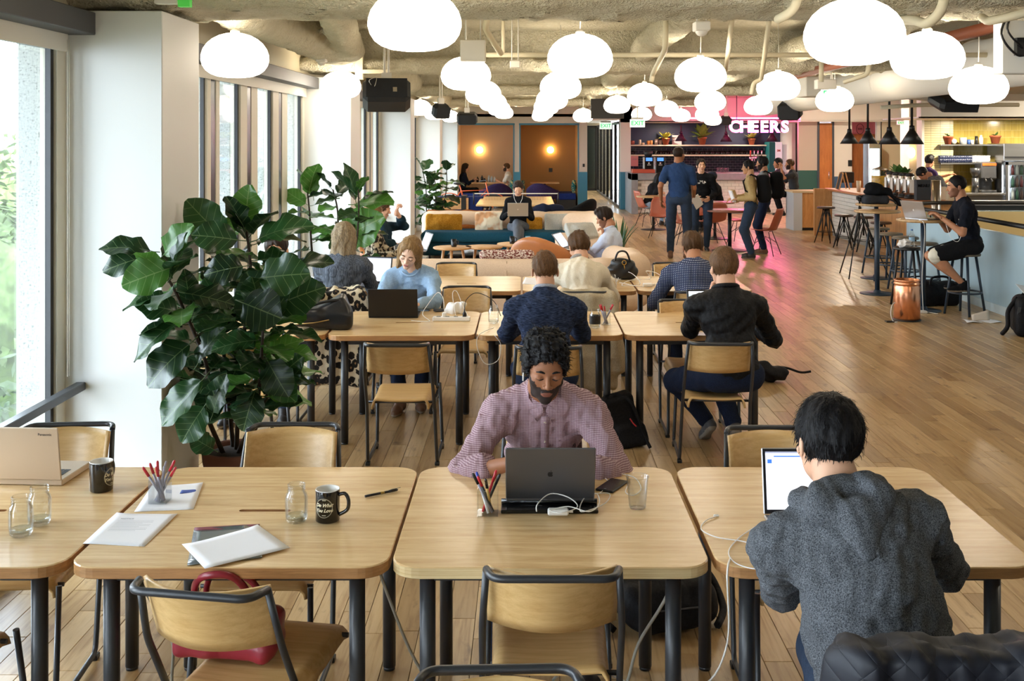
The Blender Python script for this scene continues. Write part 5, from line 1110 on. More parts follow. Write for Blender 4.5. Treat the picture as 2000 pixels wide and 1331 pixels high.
def backpack_on(r, J, m_, name='backpack', sc_=1):
    s = SDF(.014, .05, 3); N_, R_ = J['N'], J['Ru']; s.box(N_+R_ @ np.array([0, -.22, -.24]), (.16*sc_, .11, .24), R_, .08); s.box(N_+R_ @ np.array([0, -.31, -.3]), (.11, .03, .12), R_, .03); o = s.build(name, m_, None)
    o.parent = r; KIDS.setdefault(r.name, []).append(o)
    b_ = MB()
    for x in (-1, 1): b_.tube([N_+R_ @ np.array(q_) for q_ in ((x*.09, -.14, -.05), (x*.1, -.02, .015), (x*.115, .12, -.1), (x*.14, .09, -.26), (x*.12, -.14, -.38))], .014, 6)
    o = b_.build('shoulder_strap', m_, r)
r, J = person('man with glasses in a khaki jacket and black backpack, holding books, standing in profile', (3.76, 17.95), 78, stand=True, lean=2, head=(4, 0, 0), hl=(3.52, 17.8, 1.0), hr=(3.5, 18.05, 1.0), el=(-.3, -1, -.3), er=(.3, -1, -.3), fl=(3.74, 17.82, .09), fr=(3.8, 18.1, .09), top=M_tan, legs=M_jean, shoes=M_shoe, sk=SK_o, hair=('crop', H_black), build=1.22, S=.965, vx=.011, nk=18); backpack_on(r, J, M_blackf); glasses(r, J)
r, J = person('man in glasses and grey jacket with backpack, behind the man in khaki', (4.15, 18.75), 80, stand=True, lean=0, head=(4, 0, 0), hl=(4.05, 18.62, .95), hr=(4.05, 18.85, .95), top=M_gry, legs=M_jeand, shoes=M_shoeb, sk=SK_m, hair=('swept', H_black), build=1.15, S=.99, vx=.012, nk=19, beard=M_beard); backpack_on(r, J, M_blackf); glasses(r, J)
person('long-haired woman in black seated at the low table by the bar', (2.78, 24.5), -70, pel=.52, lean=28, head=(22, 0, 0), hl=(3.05, 24.2, .8), hr=(3.0, 24.45, .8), top=M_blackf, legs=M_jeanl, shoes=M_shoe, sk=SK_l, hair=('long', H_black), fem=True, vx=.016, nk=20)
r, J = person('person in a navy cap and black top seated facing left behind the black hoodie', (4.2, 23.3), 92, pel=.53, lean=14, head=(10, 0, 0), hl=(3.85, 23.2, .8), hr=(3.85, 23.4, .8), top=M_blackf, legs=M_blackf, shoes=M_shoe, sk=SK_l, hair=('short', H_black), vx=.016, nk=21)
head_obj('cap', r, J, lambda b_: (b_.ell((0, -.01, .06), (.094, .113, .085)), b_.box((0, .12, .055), (.13, .1, .008))), mat('navy_cap', '#1c2742', .8))
person('bearded man in a grey tee seated at the tall table beyond the coral chairs', (6.05, 24.2), 85, pel=.78, lean=8, head=(4, 0, 0), hl=(5.7, 24.0, 1.35), hr=(5.65, 24.35, 1.1), el=(-.5, .3, -1), top=M_dkf, sleeve='short', legs=M_blackf, shoes=M_shoe, sk=SK_m, hair=('crop', H_brown), vx=.016, nk=22, beard=M_beard, fl=(5.75, 24.1, .35), fr=(5.75, 24.3, .35))
person('person in a plum top just behind the bearded man in grey', (5.95, 25.1), 95, pel=.78, lean=4, head=(4, 0, 0), hl=(5.6, 25.0, 1.1), hr=(5.6, 25.2, 1.1), top=fabric('plum_top', '#3a2230', '#4d3040'), legs=M_blackf, shoes=M_shoe, sk=SK_m, hair=('short', H_black), vx=.018, nk=23, fl=(5.65, 25.1, .35), fr=(5.65, 25.2, .35))
# ---- kitchen
person('young man in a purple tee working behind the counter by the cream tiles', (7.98, 21.4), -70, stand=True, lean=4, head=(4, 20, 0), hl=(8.4, 21.35, 1.28), hr=(8.35, 21.15, 1.2), el=(-.3, -.3, -1), er=(.3, -.3, -1), top=M_purp, sleeve='short', legs=M_dkf, shoes=M_shoe, sk=SK_m, hair=('swept', H_black), fem=False, build=1.0, S=.985, vx=.015, nk=24)
person('person in striped grey bending down behind the counter, dark hair toward the camera', (7.5, 19.0), 60, stand=True, lean=48, head=(60, 0, 0), hl=(6.75, 19.1, .7), hr=(6.8, 19.4, .7), top=M_bside, legs=M_dkf, shoes=M_shoe, sk=SK_m, hair=('short', H_black), vx=.016, nk=25)
r, J = person('man in a black t-shirt and shorts on a high stool, working at a silver laptop', (5.07, 12.25), 84, pel=.80, lean=12, head=(6, 0, 0), hl=(4.7, 12.12, 1.1), hr=(4.74, 12.4, 1.1), el=(-.5, -.4, -1), er=(.6, -.2, -1), fl=(4.93, 12.12, .36), fr=(4.98, 12.32, .36), kl=(0, 1, .1), kr=(0, 1, .1), top=fabric('navy_black_tee', '#0c0f18', '#141824', 160), sleeve='short', legs=M_blackf, pants='short', shoes=M_blackf, sk=SK_m, hair=('buzz', H_black), build=1.1, S=1.04, vx=.009, hvx=.005, nk=26, beard=mat('faint_stubble'))
s = SDF(.009, .03, 2); s.cap(J['KL']+(J['P']-J['KL'])*.32, J['KL']+(J['P']-J['KL'])*.06+np.array([0, .0, -.01]), .082, .088); s.noise(.004, 50); s.build('white_shorts_hem', mat('white_mesh_fabric', '#d8d4c4', .8), r)
# ---- booth
person('woman with long dark hair in dark blue, seated in the left booth', (-1.86, 31.3), -88, pel=.52, lean=8, head=(6, 0, 0), hl=(-1.5, 31.2, .8), hr=(-1.5, 31.4, .8), top=fabric('ink_top', '#151a28', '#232a3c'), legs=M_blackf, shoes=M_shoe, sk=SK_l, hair=('long', H_dbrown), fem=True, vx=.018, nk=27)
r, J = person('bearded man in a white tee with glasses, seated opposite her in the left booth', (-.5, 31.3), 90, pel=.52, lean=4, head=(2, 0, 0), hl=(-.85, 31.2, .8), hr=(-.55, 31.0, .7), top=M_whitef, sleeve='short', legs=M_jeand, shoes=M_shoe, sk=SK_l, hair=('crop', H_brown), vx=.016, nk=28, beard=M_beard); glasses(r, J)
# ================================================================== PLANTS
def leaf_material(name, c1, c2, cv):
    t = NT(name); tc = t.new('TexCoord'); sp = t.new('SeparateXYZ'); t.link(tc.outputs['Object'], sp.inputs[0])
    ab = t.new('Math', operation='ABSOLUTE'); t.link(sp.outputs[0], ab.inputs[0])
    q = t.new('Math', operation='MULTIPLY_ADD'); t.link(ab.outputs[0], q.inputs[0]); q.inputs[1].default_value = -.75; t.link(sp.outputs[1], q.inputs[2])
    f = t.new('Math', operation='MULTIPLY'); t.link(q.outputs[0], f.inputs[0]); f.inputs[1].default_value = 40
    s_ = t.new('Math', operation='SINE'); t.link(f.outputs[0], s_.inputs[0]); g = t.new('Math', operation='GREATER_THAN'); t.link(s_.outputs[0], g.inputs[0]); g.inputs[1].default_value = .985
    l = t.new('Math', operation='LESS_THAN'); t.link(ab.outputs[0], l.inputs[0]); l.inputs[1].default_value = .008
    m_ = t.new('Math', operation='MAXIMUM'); t.link(g.outputs[0], m_.inputs[0]); t.link(l.outputs[0], m_.inputs[1])
    oi = t.new('ObjectInfo'); base = t.ramp(oi.outputs['Random'], [(0, c1), (1, c2)]); mx = t.new('MixRGB'); m2 = t.new('Math', operation='MULTIPLY'); t.link(m_.outputs[0], m2.inputs[0]); m2.inputs[1].default_value = .33
    t.link(m2.outputs[0], mx.inputs[0]); t.link(base, mx.inputs[1]); mx.inputs[2].default_value = hx(cv); t.col(mx.outputs[0]); t.b.inputs['Roughness'].default_value = .3; t.b.inputs['Specular IOR Level'].default_value = .55
    t.bump(m_.outputs[0], .4, -.004)
    tr = t.new('BsdfTranslucent'); t.link(mx.outputs[0], tr.inputs[0]); ms = t.new('MixShader'); ms.inputs[0].default_value = .28; t.link(t.b.outputs[0], ms.inputs[1]); t.link(tr.outputs[0], ms.inputs[2]); t.link(ms.outputs[0], t.out.inputs['Surface']); return t.m
M_leaf = leaf_material('fig_leaf', '#152d18', '#2a4f26', '#9db57c'); M_leafb = leaf_material('fig_leaf_bright', '#3a6a2a', '#5b8e38', '#b8cf8e'); M_bark = mat('fig_bark', '#3a2c22', .85, bump=.3, bscale=80)
def leaf_mesh(seed, m_):
    rg_ = random.Random(seed); V = []; nu, nv = 8, 12; a = [rg_.uniform(-1, 1) for _ in range(6)]
    def fn(u, v):
        x = (u-.5)*2; y = .07+.93*v; w = .06+.29*math.sin(PI*min(1, v**.82*1.02))**.8*(.72+.5*v) if v > 0 else .012
        w = max(w if v < .97 else w*.75, .012); w *= (.86 if .25 < v < .45 else 1)
        z = .10*abs(x)*w*2.2-.30*v*v*(.7+.4*a[0])+.045*math.sin(v*15+a[1]*3+x*2)*abs(x)**1.5+.02*a[2]*x
        return (x*w, y, z)
    m = MB(); m.grid(fn, nu, nv, 0); m.tube([(0, -.12, .03), (0, 0, .0), (0, .1, -.0), (0, .5, -.30*.2-.004)], [.011, .010, .009, .006], 5); return m.mesh('leaf', m_)
LM = [leaf_mesh(k, M_leaf) for k in range(6)]; LMB = [leaf_mesh(k+9, M_leafb) for k in range(3)]
def put_leaf(parent, base, tip, up=(0, 0, 1), roll=0, bright=False, rg_=random, wide=1.0):
    b, t_ = Vector(base), Vector(tip); d = t_-b; L = d.length; d.normalize(); u = Vector(up); u = u-d*u.dot(d)
    if u.length < .05: u = d.orthogonal()
    u.normalize(); x = d.cross(u); R = Matrix((x, d, u)).transposed().to_4x4() @ Matrix.Rotation(roll, 4, 'Y')
    o = link('leaf', (LMB if bright else LM)[rg_.randrange(3 if bright else 6)], parent); o.matrix_local = Matrix.Translation(b) @ R @ Matrix.Diagonal((L*wide, L, L, 1)); return o
def fig_plant(loc, label, stems, pot, leaf_len=(.2, .3), extra=(), seed=1, per=.085, group=None):
    rg_ = random.Random(seed); r = thing('fiddle_leaf_fig', label, 'plant', loc); L0 = Vector(loc)
    if pot:
        s = SDF(.014, .02); pr, ph = pot; m = MB(); m.lathe([(pr*.72, 0), (pr*.97, ph*.75), (pr, ph*.98), (pr*.94, ph), (pr*.86, ph*.96), (pr*.84, ph*.86), (0, ph*.86)], n=28); m.build('pot', mat('terracotta_dark', '#6a4234', .8), r)
        m = MB(); m.ell((0, 0, ph*.86), (pr*.86, pr*.86, .03)); m.build('soil', mat('potting_soil', '#2b2019', .95, bump=.6, bscale=60), r)
    n = 0
    for st in stems:
        P = spline([Vector(p) for p in st], 8); m = MB(); m.tube(P, [.014-.008*i/len(P) for i in range(len(P))], 7); m.build('stem', M_bark, r)
        Ls = sum((P[i+1]-P[i]).length for i in range(len(P)-1)); cnt = int(Ls/per); ang = rg_.random()*6
        for k in range(cnt):
            f = .28+.72*(k+.5)/cnt; i = min(int(f*(len(P)-1)), len(P)-2); p = P[i]; ang += 2.4+rg_.uniform(-.3, .3)
            el = rg_.uniform(-.35, .35)+.75*(f > .9)+.15; d = Vector((math.cos(ang)*math.cos(el), math.sin(ang)*math.cos(el), math.sin(el))); L = rg_.uniform(*leaf_len)*(1 if f < .95 else .85)
            b = p+d*.03; q = b+d*L; wp = L0+q
            if wp.x < -2.28: d.x = abs(d.x); q = b+d*L
            put_leaf(r, b, q, roll=rg_.uniform(-.6, .6), bright=rg_.random() < .22, rg_=rg_); n += 1
    for e in extra: put_leaf(r, *e[:2], **(e[2] if len(e) > 2 else {}), rg_=rg_)
    return r
P1 = Vector((-1.62, 6.02, 0))
def q1(px, py, Y): return W(px, py, Y)-P1
ex = []
for (a, b, Y, kw) in (((300, 492), (200, 466), 5.2, dict(up=(0, -.6, 1))), ((296, 500), (198, 520), 5.15, dict(up=(0, -.9, .6))), ((338, 522), (236, 556), 5.1, dict(bright=True, up=(.1, -1, .2), wide=1.15)), ((318, 500), (362, 440), 5.2, dict(bright=True, up=(-.5, -1, .2))), ((333, 542), (352, 452), 5.15, dict(up=(-1, -.5, .1), wide=.7)),
    ((352, 610), (268, 588), 5.2, dict(up=(0, -1, .9), wide=1.2)), ((360, 622), (246, 684), 5.15, dict(up=(-.2, -.6, 1), wide=.9)), ((376, 668), (276, 745), 5.15, dict(up=(-.2, -.9, .7), wide=1.15)), ((400, 738), (306, 825), 5.2, dict(up=(-.2, -.7, .8))), ((385, 714), (414, 640), 5.2, dict(up=(-1, -.7, 0), wide=.8)), ((415, 812), (434, 735), 5.3, dict(up=(-.6, -1, 0), wide=.9)), ((402, 790), (350, 862), 5.3, dict(up=(0, -1, .4), wide=1.2)), ((372, 600), (362, 530), 5.3, dict(up=(.5, -1, .1), wide=.8)),
    ((440, 470), (365, 395), 5.7, dict(up=(0, -1, .3), wide=1.1)), ((480, 440), (482, 368), 5.8, dict(bright=True, up=(0, -1, .1), wide=1.2)), ((470, 470), (375, 455), 5.6, dict(up=(0, -1, .5), wide=1.1)), ((500, 470), (592, 420), 5.7, dict(up=(0, -.7, 1))), ((480, 520), (400, 530), 5.5, dict(up=(0, -1, .4), wide=1.3)), ((500, 545), (598, 530), 5.5, dict(up=(0, -1, .5), wide=1.2)), ((530, 600), (622, 560), 5.7, dict(up=(0, -1, .3), wide=1.1)), ((470, 590), (545, 620), 5.4, dict(up=(0, -1, .3), wide=1.5)), ((540, 640), (480, 540), 5.6, dict(up=(0, -1, .2), wide=1.3)), ((560, 530), (635, 490), 5.8, dict(up=(0, -.4, 1))), ((440, 650), (385, 600), 5.5, dict(up=(0, -1, .2), wide=1.3)), ((500, 760), (470, 840), 5.5, dict(up=(0, -1, .3), wide=1.3)), ((540, 740), (585, 700), 5.6, dict(up=(0, -1, .2), wide=1.2)), ((420, 880), (375, 855), 5.6, dict(up=(0, -1, .4), wide=1.2)), ((520, 700), (560, 775), 5.5, dict(up=(0, -1, .2), wide=1.2)), ((455, 560), (388, 560), 5.6, dict(up=(0, -1, .3), wide=1.2))):
    ex.append((q1(*a, Y), q1(*b, Y-.08), kw))
fig_plant(P1, 'big fiddle leaf fig in a dark pot against the first column, left of the tables', [
    [(-.06, -.05, .25), (-.12, -.25, .6), q1(405, 720, 5.45), q1(352, 590, 5.25), q1(325, 540, 5.2)], [(0, 0, .25), q1(470, 700, 5.85), q1(490, 560, 5.8), q1(482, 450, 5.8)], [(.05, .03, .25), q1(525, 760, 5.95), q1(535, 640, 5.9), q1(530, 540, 5.9)], [(-.03, .05, .25), q1(440, 720, 6.05), q1(430, 600, 6.05), q1(425, 480, 6.1)], [(.02, -.05, .25), q1(500, 800, 5.7), q1(510, 700, 5.6), q1(515, 620, 5.6)]],
    (.19, .27), (.19, .28), ex, seed=3, per=.042)
P2 = Vector((-1.95, 10.45, 0)); q2 = lambda px, py, Y=10.6: W(px, py, Y)-P2
fig_plant(P2, 'medium fiddle leaf fig in front of the second column, beside the lounge', [[(0, 0, .25), q2(655, 500), q2(660, 420), q2(650, 370)], [(.05, .05, .25), q2(690, 500, 10.4), q2(700, 430, 10.4), q2(700, 370, 10.4)], [(-.05, 0, .25), q2(610, 500), q2(605, 420), q2(600, 370)]], (.17, .25), (.24, .36), [(q2(665, 470), q2(735, 425, 10.3), dict(up=(0, -1, .3), bright=True, wide=1.1)), (q2(690, 400), q2(762, 383, 10.4), dict(bright=True, up=(0, -.6, 1))), (q2(695, 395), q2(688, 326, 10.4), dict(up=(1, -.8, 0), wide=.7)), (q2(600, 400), q2(556, 372), dict(bright=True, up=(0, -1, .2))), (q2(612, 385), q2(600, 326), dict(bright=True, up=(0, -1, 0)))], seed=7, per=.11)
P3 = Vector((-1.55, 19.3, 0)); q3 = lambda px, py, Y=19.3: W(px, py, Y)-P3
fig_plant(P3, 'far fiddle leaf fig beside the third column, left of the orange bicycle', [[(0, 0, .3), q3(835, 420), q3(832, 370), q3(825, 330)], [(.05, 0, .3), q3(862, 420), q3(872, 370), q3(872, 330)], [(0, .05, .3), q3(850, 420), q3(852, 380), q3(848, 345)], [(-.05, .05, .3), q3(828, 440), q3(840, 400), q3(838, 360)]], (.2, .3), (.24, .36), seed=9, per=.075)
sn = thing('snake_plant', 'upright snake plant behind the end of the cream sofa', 'plant', (1.36, 15.6, 0)); m = MB(); m.lathe([(.1, 0), (.14, .3), (.15, .34), (.13, .34), (.12, .3), (0, .3)], n=20); m.build('pot', mat('grey_pot', '#86888a', .7), sn)
for k in range(15):
    a = k*2.4; rr = .02+.08*(k % 4)/4; h = .45+.2*((k*7) % 5)/5; lean_ = .1+.08*(k % 3); bx, by = rr*math.cos(a), rr*math.sin(a)
    def fn(u, v, bx=bx, by=by, a=a, h=h, ln=lean_): w = .022*(1-v**2.2)+.002; c_ = (u-.5)*2; return (bx+math.cos(a)*ln*v*v-math.sin(a)*c_*w, by+math.sin(a)*ln*v*v+math.cos(a)*c_*w, .28+h*v)
    m = MB(); m.grid(fn, 2, 8, .004); m.build('leaf', mat('snake_leaf', '#2f5a3a', .45, var=.4, vscale=30, stretch=(1, 1, 4)), sn)
# ================================================================== LOUNGE
M_creams = fabric('blush_cream_wool', '#dbbfa3', '#e6cdb3', 120, fold=.08); M_teal = fabric('dark_teal_wool', '#103a4c', '#184a5e', 120, fold=.08); M_oakd = wood('lounge_oak', '#b48450', '#d0a271', (3, 3, 10), 3, .4)
M_must = fabric('mustard_velvet', '#a8741f', '#c08b30', 60); M_lgrey = fabric('light_grey_wool', '#a8a8a2', '#bcbbb4', 100); M_cognac = mat('cognac_leather', '#b9743f', .38, var=.06, vscale=10)
s = thing('long_sofa', 'long teal-seated sofa with cream back in the lounge, blanket at one end', 'sofa', (-.25, 18.3, 0))
d_ = SDF(.03, .04); d_.box((0, -.08, .36), (1.5, .42, .09), rad=.07); d_.build('seat_cushion', M_teal, s); d_ = SDF(.03, .04); d_.box((0, -.05, .17), (1.48, .38, .12), rad=.03); d_.build('base', fabric('deep_teal_base', '#0d2e3c', '#133a4a', 120), s)
d_ = SDF(.03, .05); d_.cap((-1.42, .42, .58), (1.42, .42, .58), .16); d_.cap((-1.42, .45, .4), (1.42, .45, .4), .16); d_.noise(.006, 6); d_.build('backrest', M_creams, s)
m = MB(); [m.tube([(x, y, 0), (x, y, .08)], .02, 8) for x in (-1.35, 1.35) for y in (-.4, .3)]; m.build('sofa_feet', M_black, s)
s = thing('curved_sofa', 'cream curved sofa wrapping the right end of the lounge', 'sofa', (.8, 17.3, 0))
d_ = SDF(.03, .08); P = [(0, .9, .56), (.42, .75, .58), (.62, .3, .58), (.62, -.4, .56)]
for a, b in zip(P, P[1:]): d_.cap(a, b, .19); d_.cap((a[0], a[1], .3), (b[0], b[1], .3), .2)
d_.build('backrest', M_creams, s); d_ = SDF(.03, .06); d_.box((.1, .15, .32), (.42, .55, .12), rad=.1); d_.box((.1, .15, .12), (.4, .5, .12), rad=.04); d_.build('seat_cushion', M_creams, s)
s = thing('serpentine_sofa', 'long blush sofa with its back turned to the work tables', 'sofa', (-.2, 11.6, 0))
d_ = SDF(.028, .05); d_.cap((-1.42, -.22, .6), (1.0, -.22, .6), .13)
for a, b in zip([(1.0, -.22), (1.28, -.05), (1.42, .3), (1.4, .8), (1.25, 1.2)], [(1.28, -.05), (1.42, .3), (1.4, .8), (1.25, 1.2)]): d_.cap((a[0], a[1], .58), (b[0], b[1], .58), .15); d_.cap((a[0], a[1], .3), (b[0], b[1], .3), .16)
d_.box((-.2, -.22, .33), (1.25, .12, .3), rad=.06); d_.build('backrest', M_creams, s); d_ = SDF(.03, .05); d_.box((-.2, .22, .34), (1.22, .4, .1), rad=.07); d_.box((-.2, .22, .15), (1.2, .36, .12), rad=.03); d_.build('seat_cushion', M_creams, s)
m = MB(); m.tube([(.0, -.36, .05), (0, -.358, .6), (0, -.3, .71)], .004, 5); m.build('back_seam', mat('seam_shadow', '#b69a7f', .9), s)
def cushion(label, c, w, h, t_, rx, rz, m_, name='cushion', seed=1, roll=0):
    d_ = SDF(.014, .03, seed); d_.box((0, 0, 0), (w/2, t_*.28, h/2), rad=.03); d_.ell((0, 0, 0), (w*.42, t_*.5, h*.42)); d_.noise(.004, 25); o = d_.build(name, m_); o.location = c; o.rotation_euler = (math.radians(rx), math.radians(roll), math.radians(rz)); tag(o, label, 'cushion'); return o
cushion('mustard velvet cushion on the long sofa', W(867, 438, 18.35), .62, .34, .2, -14, 0, M_must)
cushion('cream and peach landscape cushion on the long sofa', W(955, 436, 18.35), .48, .38, .2, -14, 2, fabric('peach_landscape', '#d9a67c', '#efe2c8', 5, p=(.45, .55)), seed=2)
cushion('light grey cushion right of the woman on the sofa', W(1092, 437, 18.35), .5, .34, .2, -14, 3, M_lgrey, seed=3); cushion('light grey cushion lying flat at the curve of the sofa', W(1135, 452, 17.0), .5, .32, .2, -50, 20, M_lgrey, seed=4)
o = cushion('rust cushion peeking out beside the woman on the sofa', W(1040, 442, 18.45), .34, .3, .16, -14, 0, M_must, seed=5)
d_ = SDF(.008, .02); d_.cap((-.24, 0, 0), (.24, 0, 0), .055); o = d_.build('bolster', fabric('woven_chevron', '#7b3f36', '#e2cfc2', 24, stretch=(2, 2, 4), p=(.47, .53))); o.location = W(990, 497, 11.42); o.location.z = .765; tag(o, 'small chevron-woven bolster lying on the blush sofa back', 'cushion')
m = MB(); m.M = Matrix.Translation((-1.3, 18.75, .7)); m.grid(lambda u, v: (-.42+1.0*u, (-.22 if v < .5 else .2)*abs(v-.5)*2+.0, .055-abs(v-.5)*.62+.01*math.sin(u*20)), 18, 12, .012); m.mi = 1; m.grid(lambda u, v: (.5+.17*u, (-.23 if v < .5 else .21)*abs(v-.5)*2, .06-abs(v-.5)*.62), 4, 12, .012); o = m.build('blanket', [fabric('burnt_orange_wool', '#8f4f24', '#a9642f', 90), fabric('plum_wool', '#33203a', '#44304c', 90)]); tag(o, 'burnt orange and plum wool blanket over the sofa back', 'blanket')
def round_side(x, y, h, r_, label):
    t_ = thing('side_table', label, 'table', (x, y, 0)); m = MB(); m.lathe([(0, h-.03), (r_-.02, h-.03), (r_, h-.015), (r_-.006, h), (0, h)], n=32); m.build('tabletop', M_oakd, t_)
    for k in range(3): a = k*2.09+.5; m = MB(); m.tube([(math.cos(a)*r_*.55, math.sin(a)*r_*.55, h-.03), (math.cos(a)*r_*.8, math.sin(a)*r_*.8, 0)], [.022, .014], 8); m.build('leg', M_oakd, t_)
    return t_
round_side(-1.05, 15.4, .45, .28, 'round oak side table with a black cup, leftmost in the lounge'); round_side(-.6, 15.5, .45, .27, 'round oak side table standing empty, middle of three'); round_side(-.1, 15.9, .45, .33, 'round oak side table with cup and plant, beside the cognac chair')
def armchair(x, y, rz, label, m_=M_cognac, sc_=1, leg=M_oakd):
    a = thing('lounge_chair', label, 'chair', (x, y, 0), math.radians(rz)); a.scale = (sc_,)*3; d_ = SDF(.02, .05)
    for k in range(34): t_ = PI*(k/33)*1.15-.23; x_, y_ = .34*math.cos(t_), -.02-.30*math.sin(t_); h = .49+.17*max(0, math.sin(t_))**2; d_.cap((x_, y_, .38), (x_*1.05, y_*1.08, h), .045, .04)
    d_.box((0, .0, .37), (.31, .29, .06), rad=.05); d_.build('shell', m_, a); 
    for sx in (-1, 1):
        for sy in (-1, 1): m = MB(); m.tube([(sx*.2, sy*.18, .33), (sx*.27, sy*.24, 0)], [.018, .012], 8); m.build('leg', leg, a)
armchair(.28, 13.3, -30, 'cognac leather lounge chair standing empty behind the blush sofa', sc_=1.15); armchair(1.0, 13.0, 88, 'cognac leather lounge chair of the man in the light blue shirt', sc_=.95)
armchair(-1.7, 13.1, -85, 'cognac leather chair of the man holding his forehead by the window', sc_=1.1); armchair(-1.72, 12.48, -80, 'cognac leather chair of the person in the patterned jacket')
M_viol = fabric('aubergine_felt', '#241a38', '#33264c', 100); armchair(-.83, 29.4, 15, 'aubergine tub chair in front of the left booth', M_viol, 1.12, M_black); armchair(.47, 29.4, -20, 'aubergine tub chair in front of the brown booth', M_viol, 1.12, M_black); armchair(.95, 21.4, 60, 'black armchair at the end of the table tennis table', M_blackf, 1.15, M_black)
# table tennis table
t_ = thing('table_tennis_table', 'pale wooden table tennis table with a white-topped net', 'table', (-.2, 21.9, 0))
for sy in (-1, 1): m = MB(); m.b2((-.75, min(0, sy*1.45), .71), (.75, max(0, sy*1.45)-.004*sy*0, .745), .004); m.build('table_half', M_oak, t_)
for x in (-.6, .6):
    for y in (-1.2, 1.2): m = MB(); m.tube([(x, y, 0), (x*.9, y, .71)], .02, 8); m.build('leg', M_black, t_)
m = MB(); m.b2((-.85, -.008, .872), (.85, .008, .89)); m.build('net_tape', M_white, t_); m = MB()
for z in (.76, .79, .82, .85): m.tube([(-.84, 0, z), (.84, 0, z)], .0015, 4)
for k in range(30): m.tube([(-.84+k*.058, 0, .745), (-.84+k*.058, 0, .88)], .001, 3)
o = m.build('net', M_black, t_); tag(o, kind='stuff')
for x in (-.86, .86): m = MB(); m.tube([(x, 0, .66), (x, 0, .9)], .014, 8); m.build('net_post', M_black, t_)
# cabinet + planter + bicycle
c = thing('storage_bench', 'navy bench with a wooden panel beside the far fig plant', 'bench', (-1.55, 22.5, 0)); m = MB(); m.b2((-.35, 0, .1), (.65, .5, .78), .01); m.build('body', fabric('navy_felt', '#15204a', '#1d2b5c', 90), c); m = MB(); m.b2((-.3, -.02, .52), (.35, -.001, .76)); m.build('wooden_panel', M_oakd, c); m = MB(); m.b2((.2, -.03, .0), (.3, .53, .8)); m.build('strap', M_black, c); m = MB(); m.b2((-.3, .05, 0), (.6, .45, .1)); m.build('plinth', M_black, c)
bk = thing('bicycle', 'orange bicycle parked behind the navy bench', 'bicycle', (-1.3, 25.6, 0)); M_orb = mat('orange_enamel', '#d9602a', .35)
for x in (-.52, .52):
    m = MB(); m.tube([(x+.31*math.cos(a), 0, .34+.31*math.sin(a)) for a in [2*PI*k/32 for k in range(32)]], .02, 8, closed=True); m.build('tyre', M_black, bk); m = MB(); m.tube([(x+.36*math.cos(a), 0, .34+.36*math.sin(a)) for a in [PI*k/16 for k in range(17)]], .012, 6); m.build('mudguard', M_orb, bk); m = MB(); [m.tube([(x, 0, .34), (x+.3*math.cos(a), 0, .34+.3*math.sin(a))], .0018, 3) for a in [2*PI*k/18 for k in range(18)]]; m.tube([(x, -.05, .34), (x, .05, .34)], .02, 8); o = m.build('spokes', M_chrome, bk); tag(o, kind='stuff')
m = MB(); m.tube([(-.52, 0, .34), (-.1, 0, .32), (.38, 0, .78), (-.25, 0, .75), (-.1, 0, .32)], .016, 8); m.tube([(-.52, 0, .34), (-.25, 0, .75)], .012, 8); m.tube([(.52, 0, .34), (.38, 0, .78), (.35, 0, .95)], .015, 8); m.tube([(-.1, 0, .32), (-.28, 0, .9)], .014, 8); m.build('frame', M_orb, bk)
m = MB(); m.tube(arc([(.2, -.28, .98), (.35, -.25, 1.0), (.35, .25, 1.0), (.2, .28, .98)], .1), .012, 8); m.build('handlebar', M_black, bk); m = MB(); m.ell((-.29, 0, .93), (.14, .07, .035)); m.build('saddle', M_black, bk); m = MB(); m.tube([(-.1+.09*math.cos(a), .03, .32+.09*math.sin(a)) for a in [2*PI*k/16 for k in range(16)]], .008, 5, closed=True); m.tube([(-.1, -.04, .32), (.02, -.06, .2)], .008, 6); m.build('crank', M_chrome, bk)
# booth furniture
for i, (bx, lb) in enumerate(((-1.15, 'small oak table covered with cables and bottles in the left booth'), (.55, 'small oak table standing empty in the brown booth'))):
    t_ = thing('booth_table', lb, 'table', (bx, 31.25, 0)); m = MB(); m.b2((-.42, -.3, .7), (.42, .3, .735), .006); m.build('tabletop', M_oakd, t_); m = MB(); m.tube([(0, 0, .02), (0, 0, .7)], .03, 10); m.lathe([(.22, 0), (.22, .02), (.03, .03)], n=20); m.build('pedestal', M_black, t_)
M_royal = fabric('royal_blue_felt', '#1c2c66', '#26397c', 90)
for x, y, lb in ((-1.64, 31.3, 'royal blue booth bench under the long-haired woman'), (-.66, 31.3, 'royal blue booth bench under the man in the white tee'), (1.15, 31.2, 'royal blue booth bench in the brown booth, with a cushion')):
    t_ = thing('booth_bench', lb, 'bench', (x, y, 0)); m = MB(); m.box((0, 0, .35), (.56, 1.3, .18), None, .02); m.build('seat_cushion', M_royal, t_); m = MB(); m.box((0, 0, .13), (.54, 1.26, .26)); m.build('base', M_black, t_)
M_tpat = fabric('teal_pattern', '#1f6a6c', '#c9b77a', 22, p=(.5, .6))
cushion('teal patterned cushion behind the man in the left booth', (-.38, 30.95, .62), .3, .38, .16, 0, 80, M_tpat, seed=6); cushion('teal patterned cushion leaning at the far end of the brown booth', (1.38, 30.95, .62), .3, .38, .16, 0, 90, M_tpat, seed=7); cushion('teal patterned cushion at the near end of the brown booth', (-.1, 31.0, .62), .28, .36, .16, 0, 80, M_tpat, seed=8)
b = MB(); b.b2((pxX(1208, 32.15), 32.17, 1.02), (pxX(1215, 32.15), 32.2, 1.1)); 
o = MB().b2((pxX(1217-145, 32.2), 32.185, 1.0), (pxX(1224-145, 32.2), 32.2, 1.12), .003).build('wall_socket_plate', M_black); tag(o, 'small dark socket plate on the brown booth wall', 'socket')
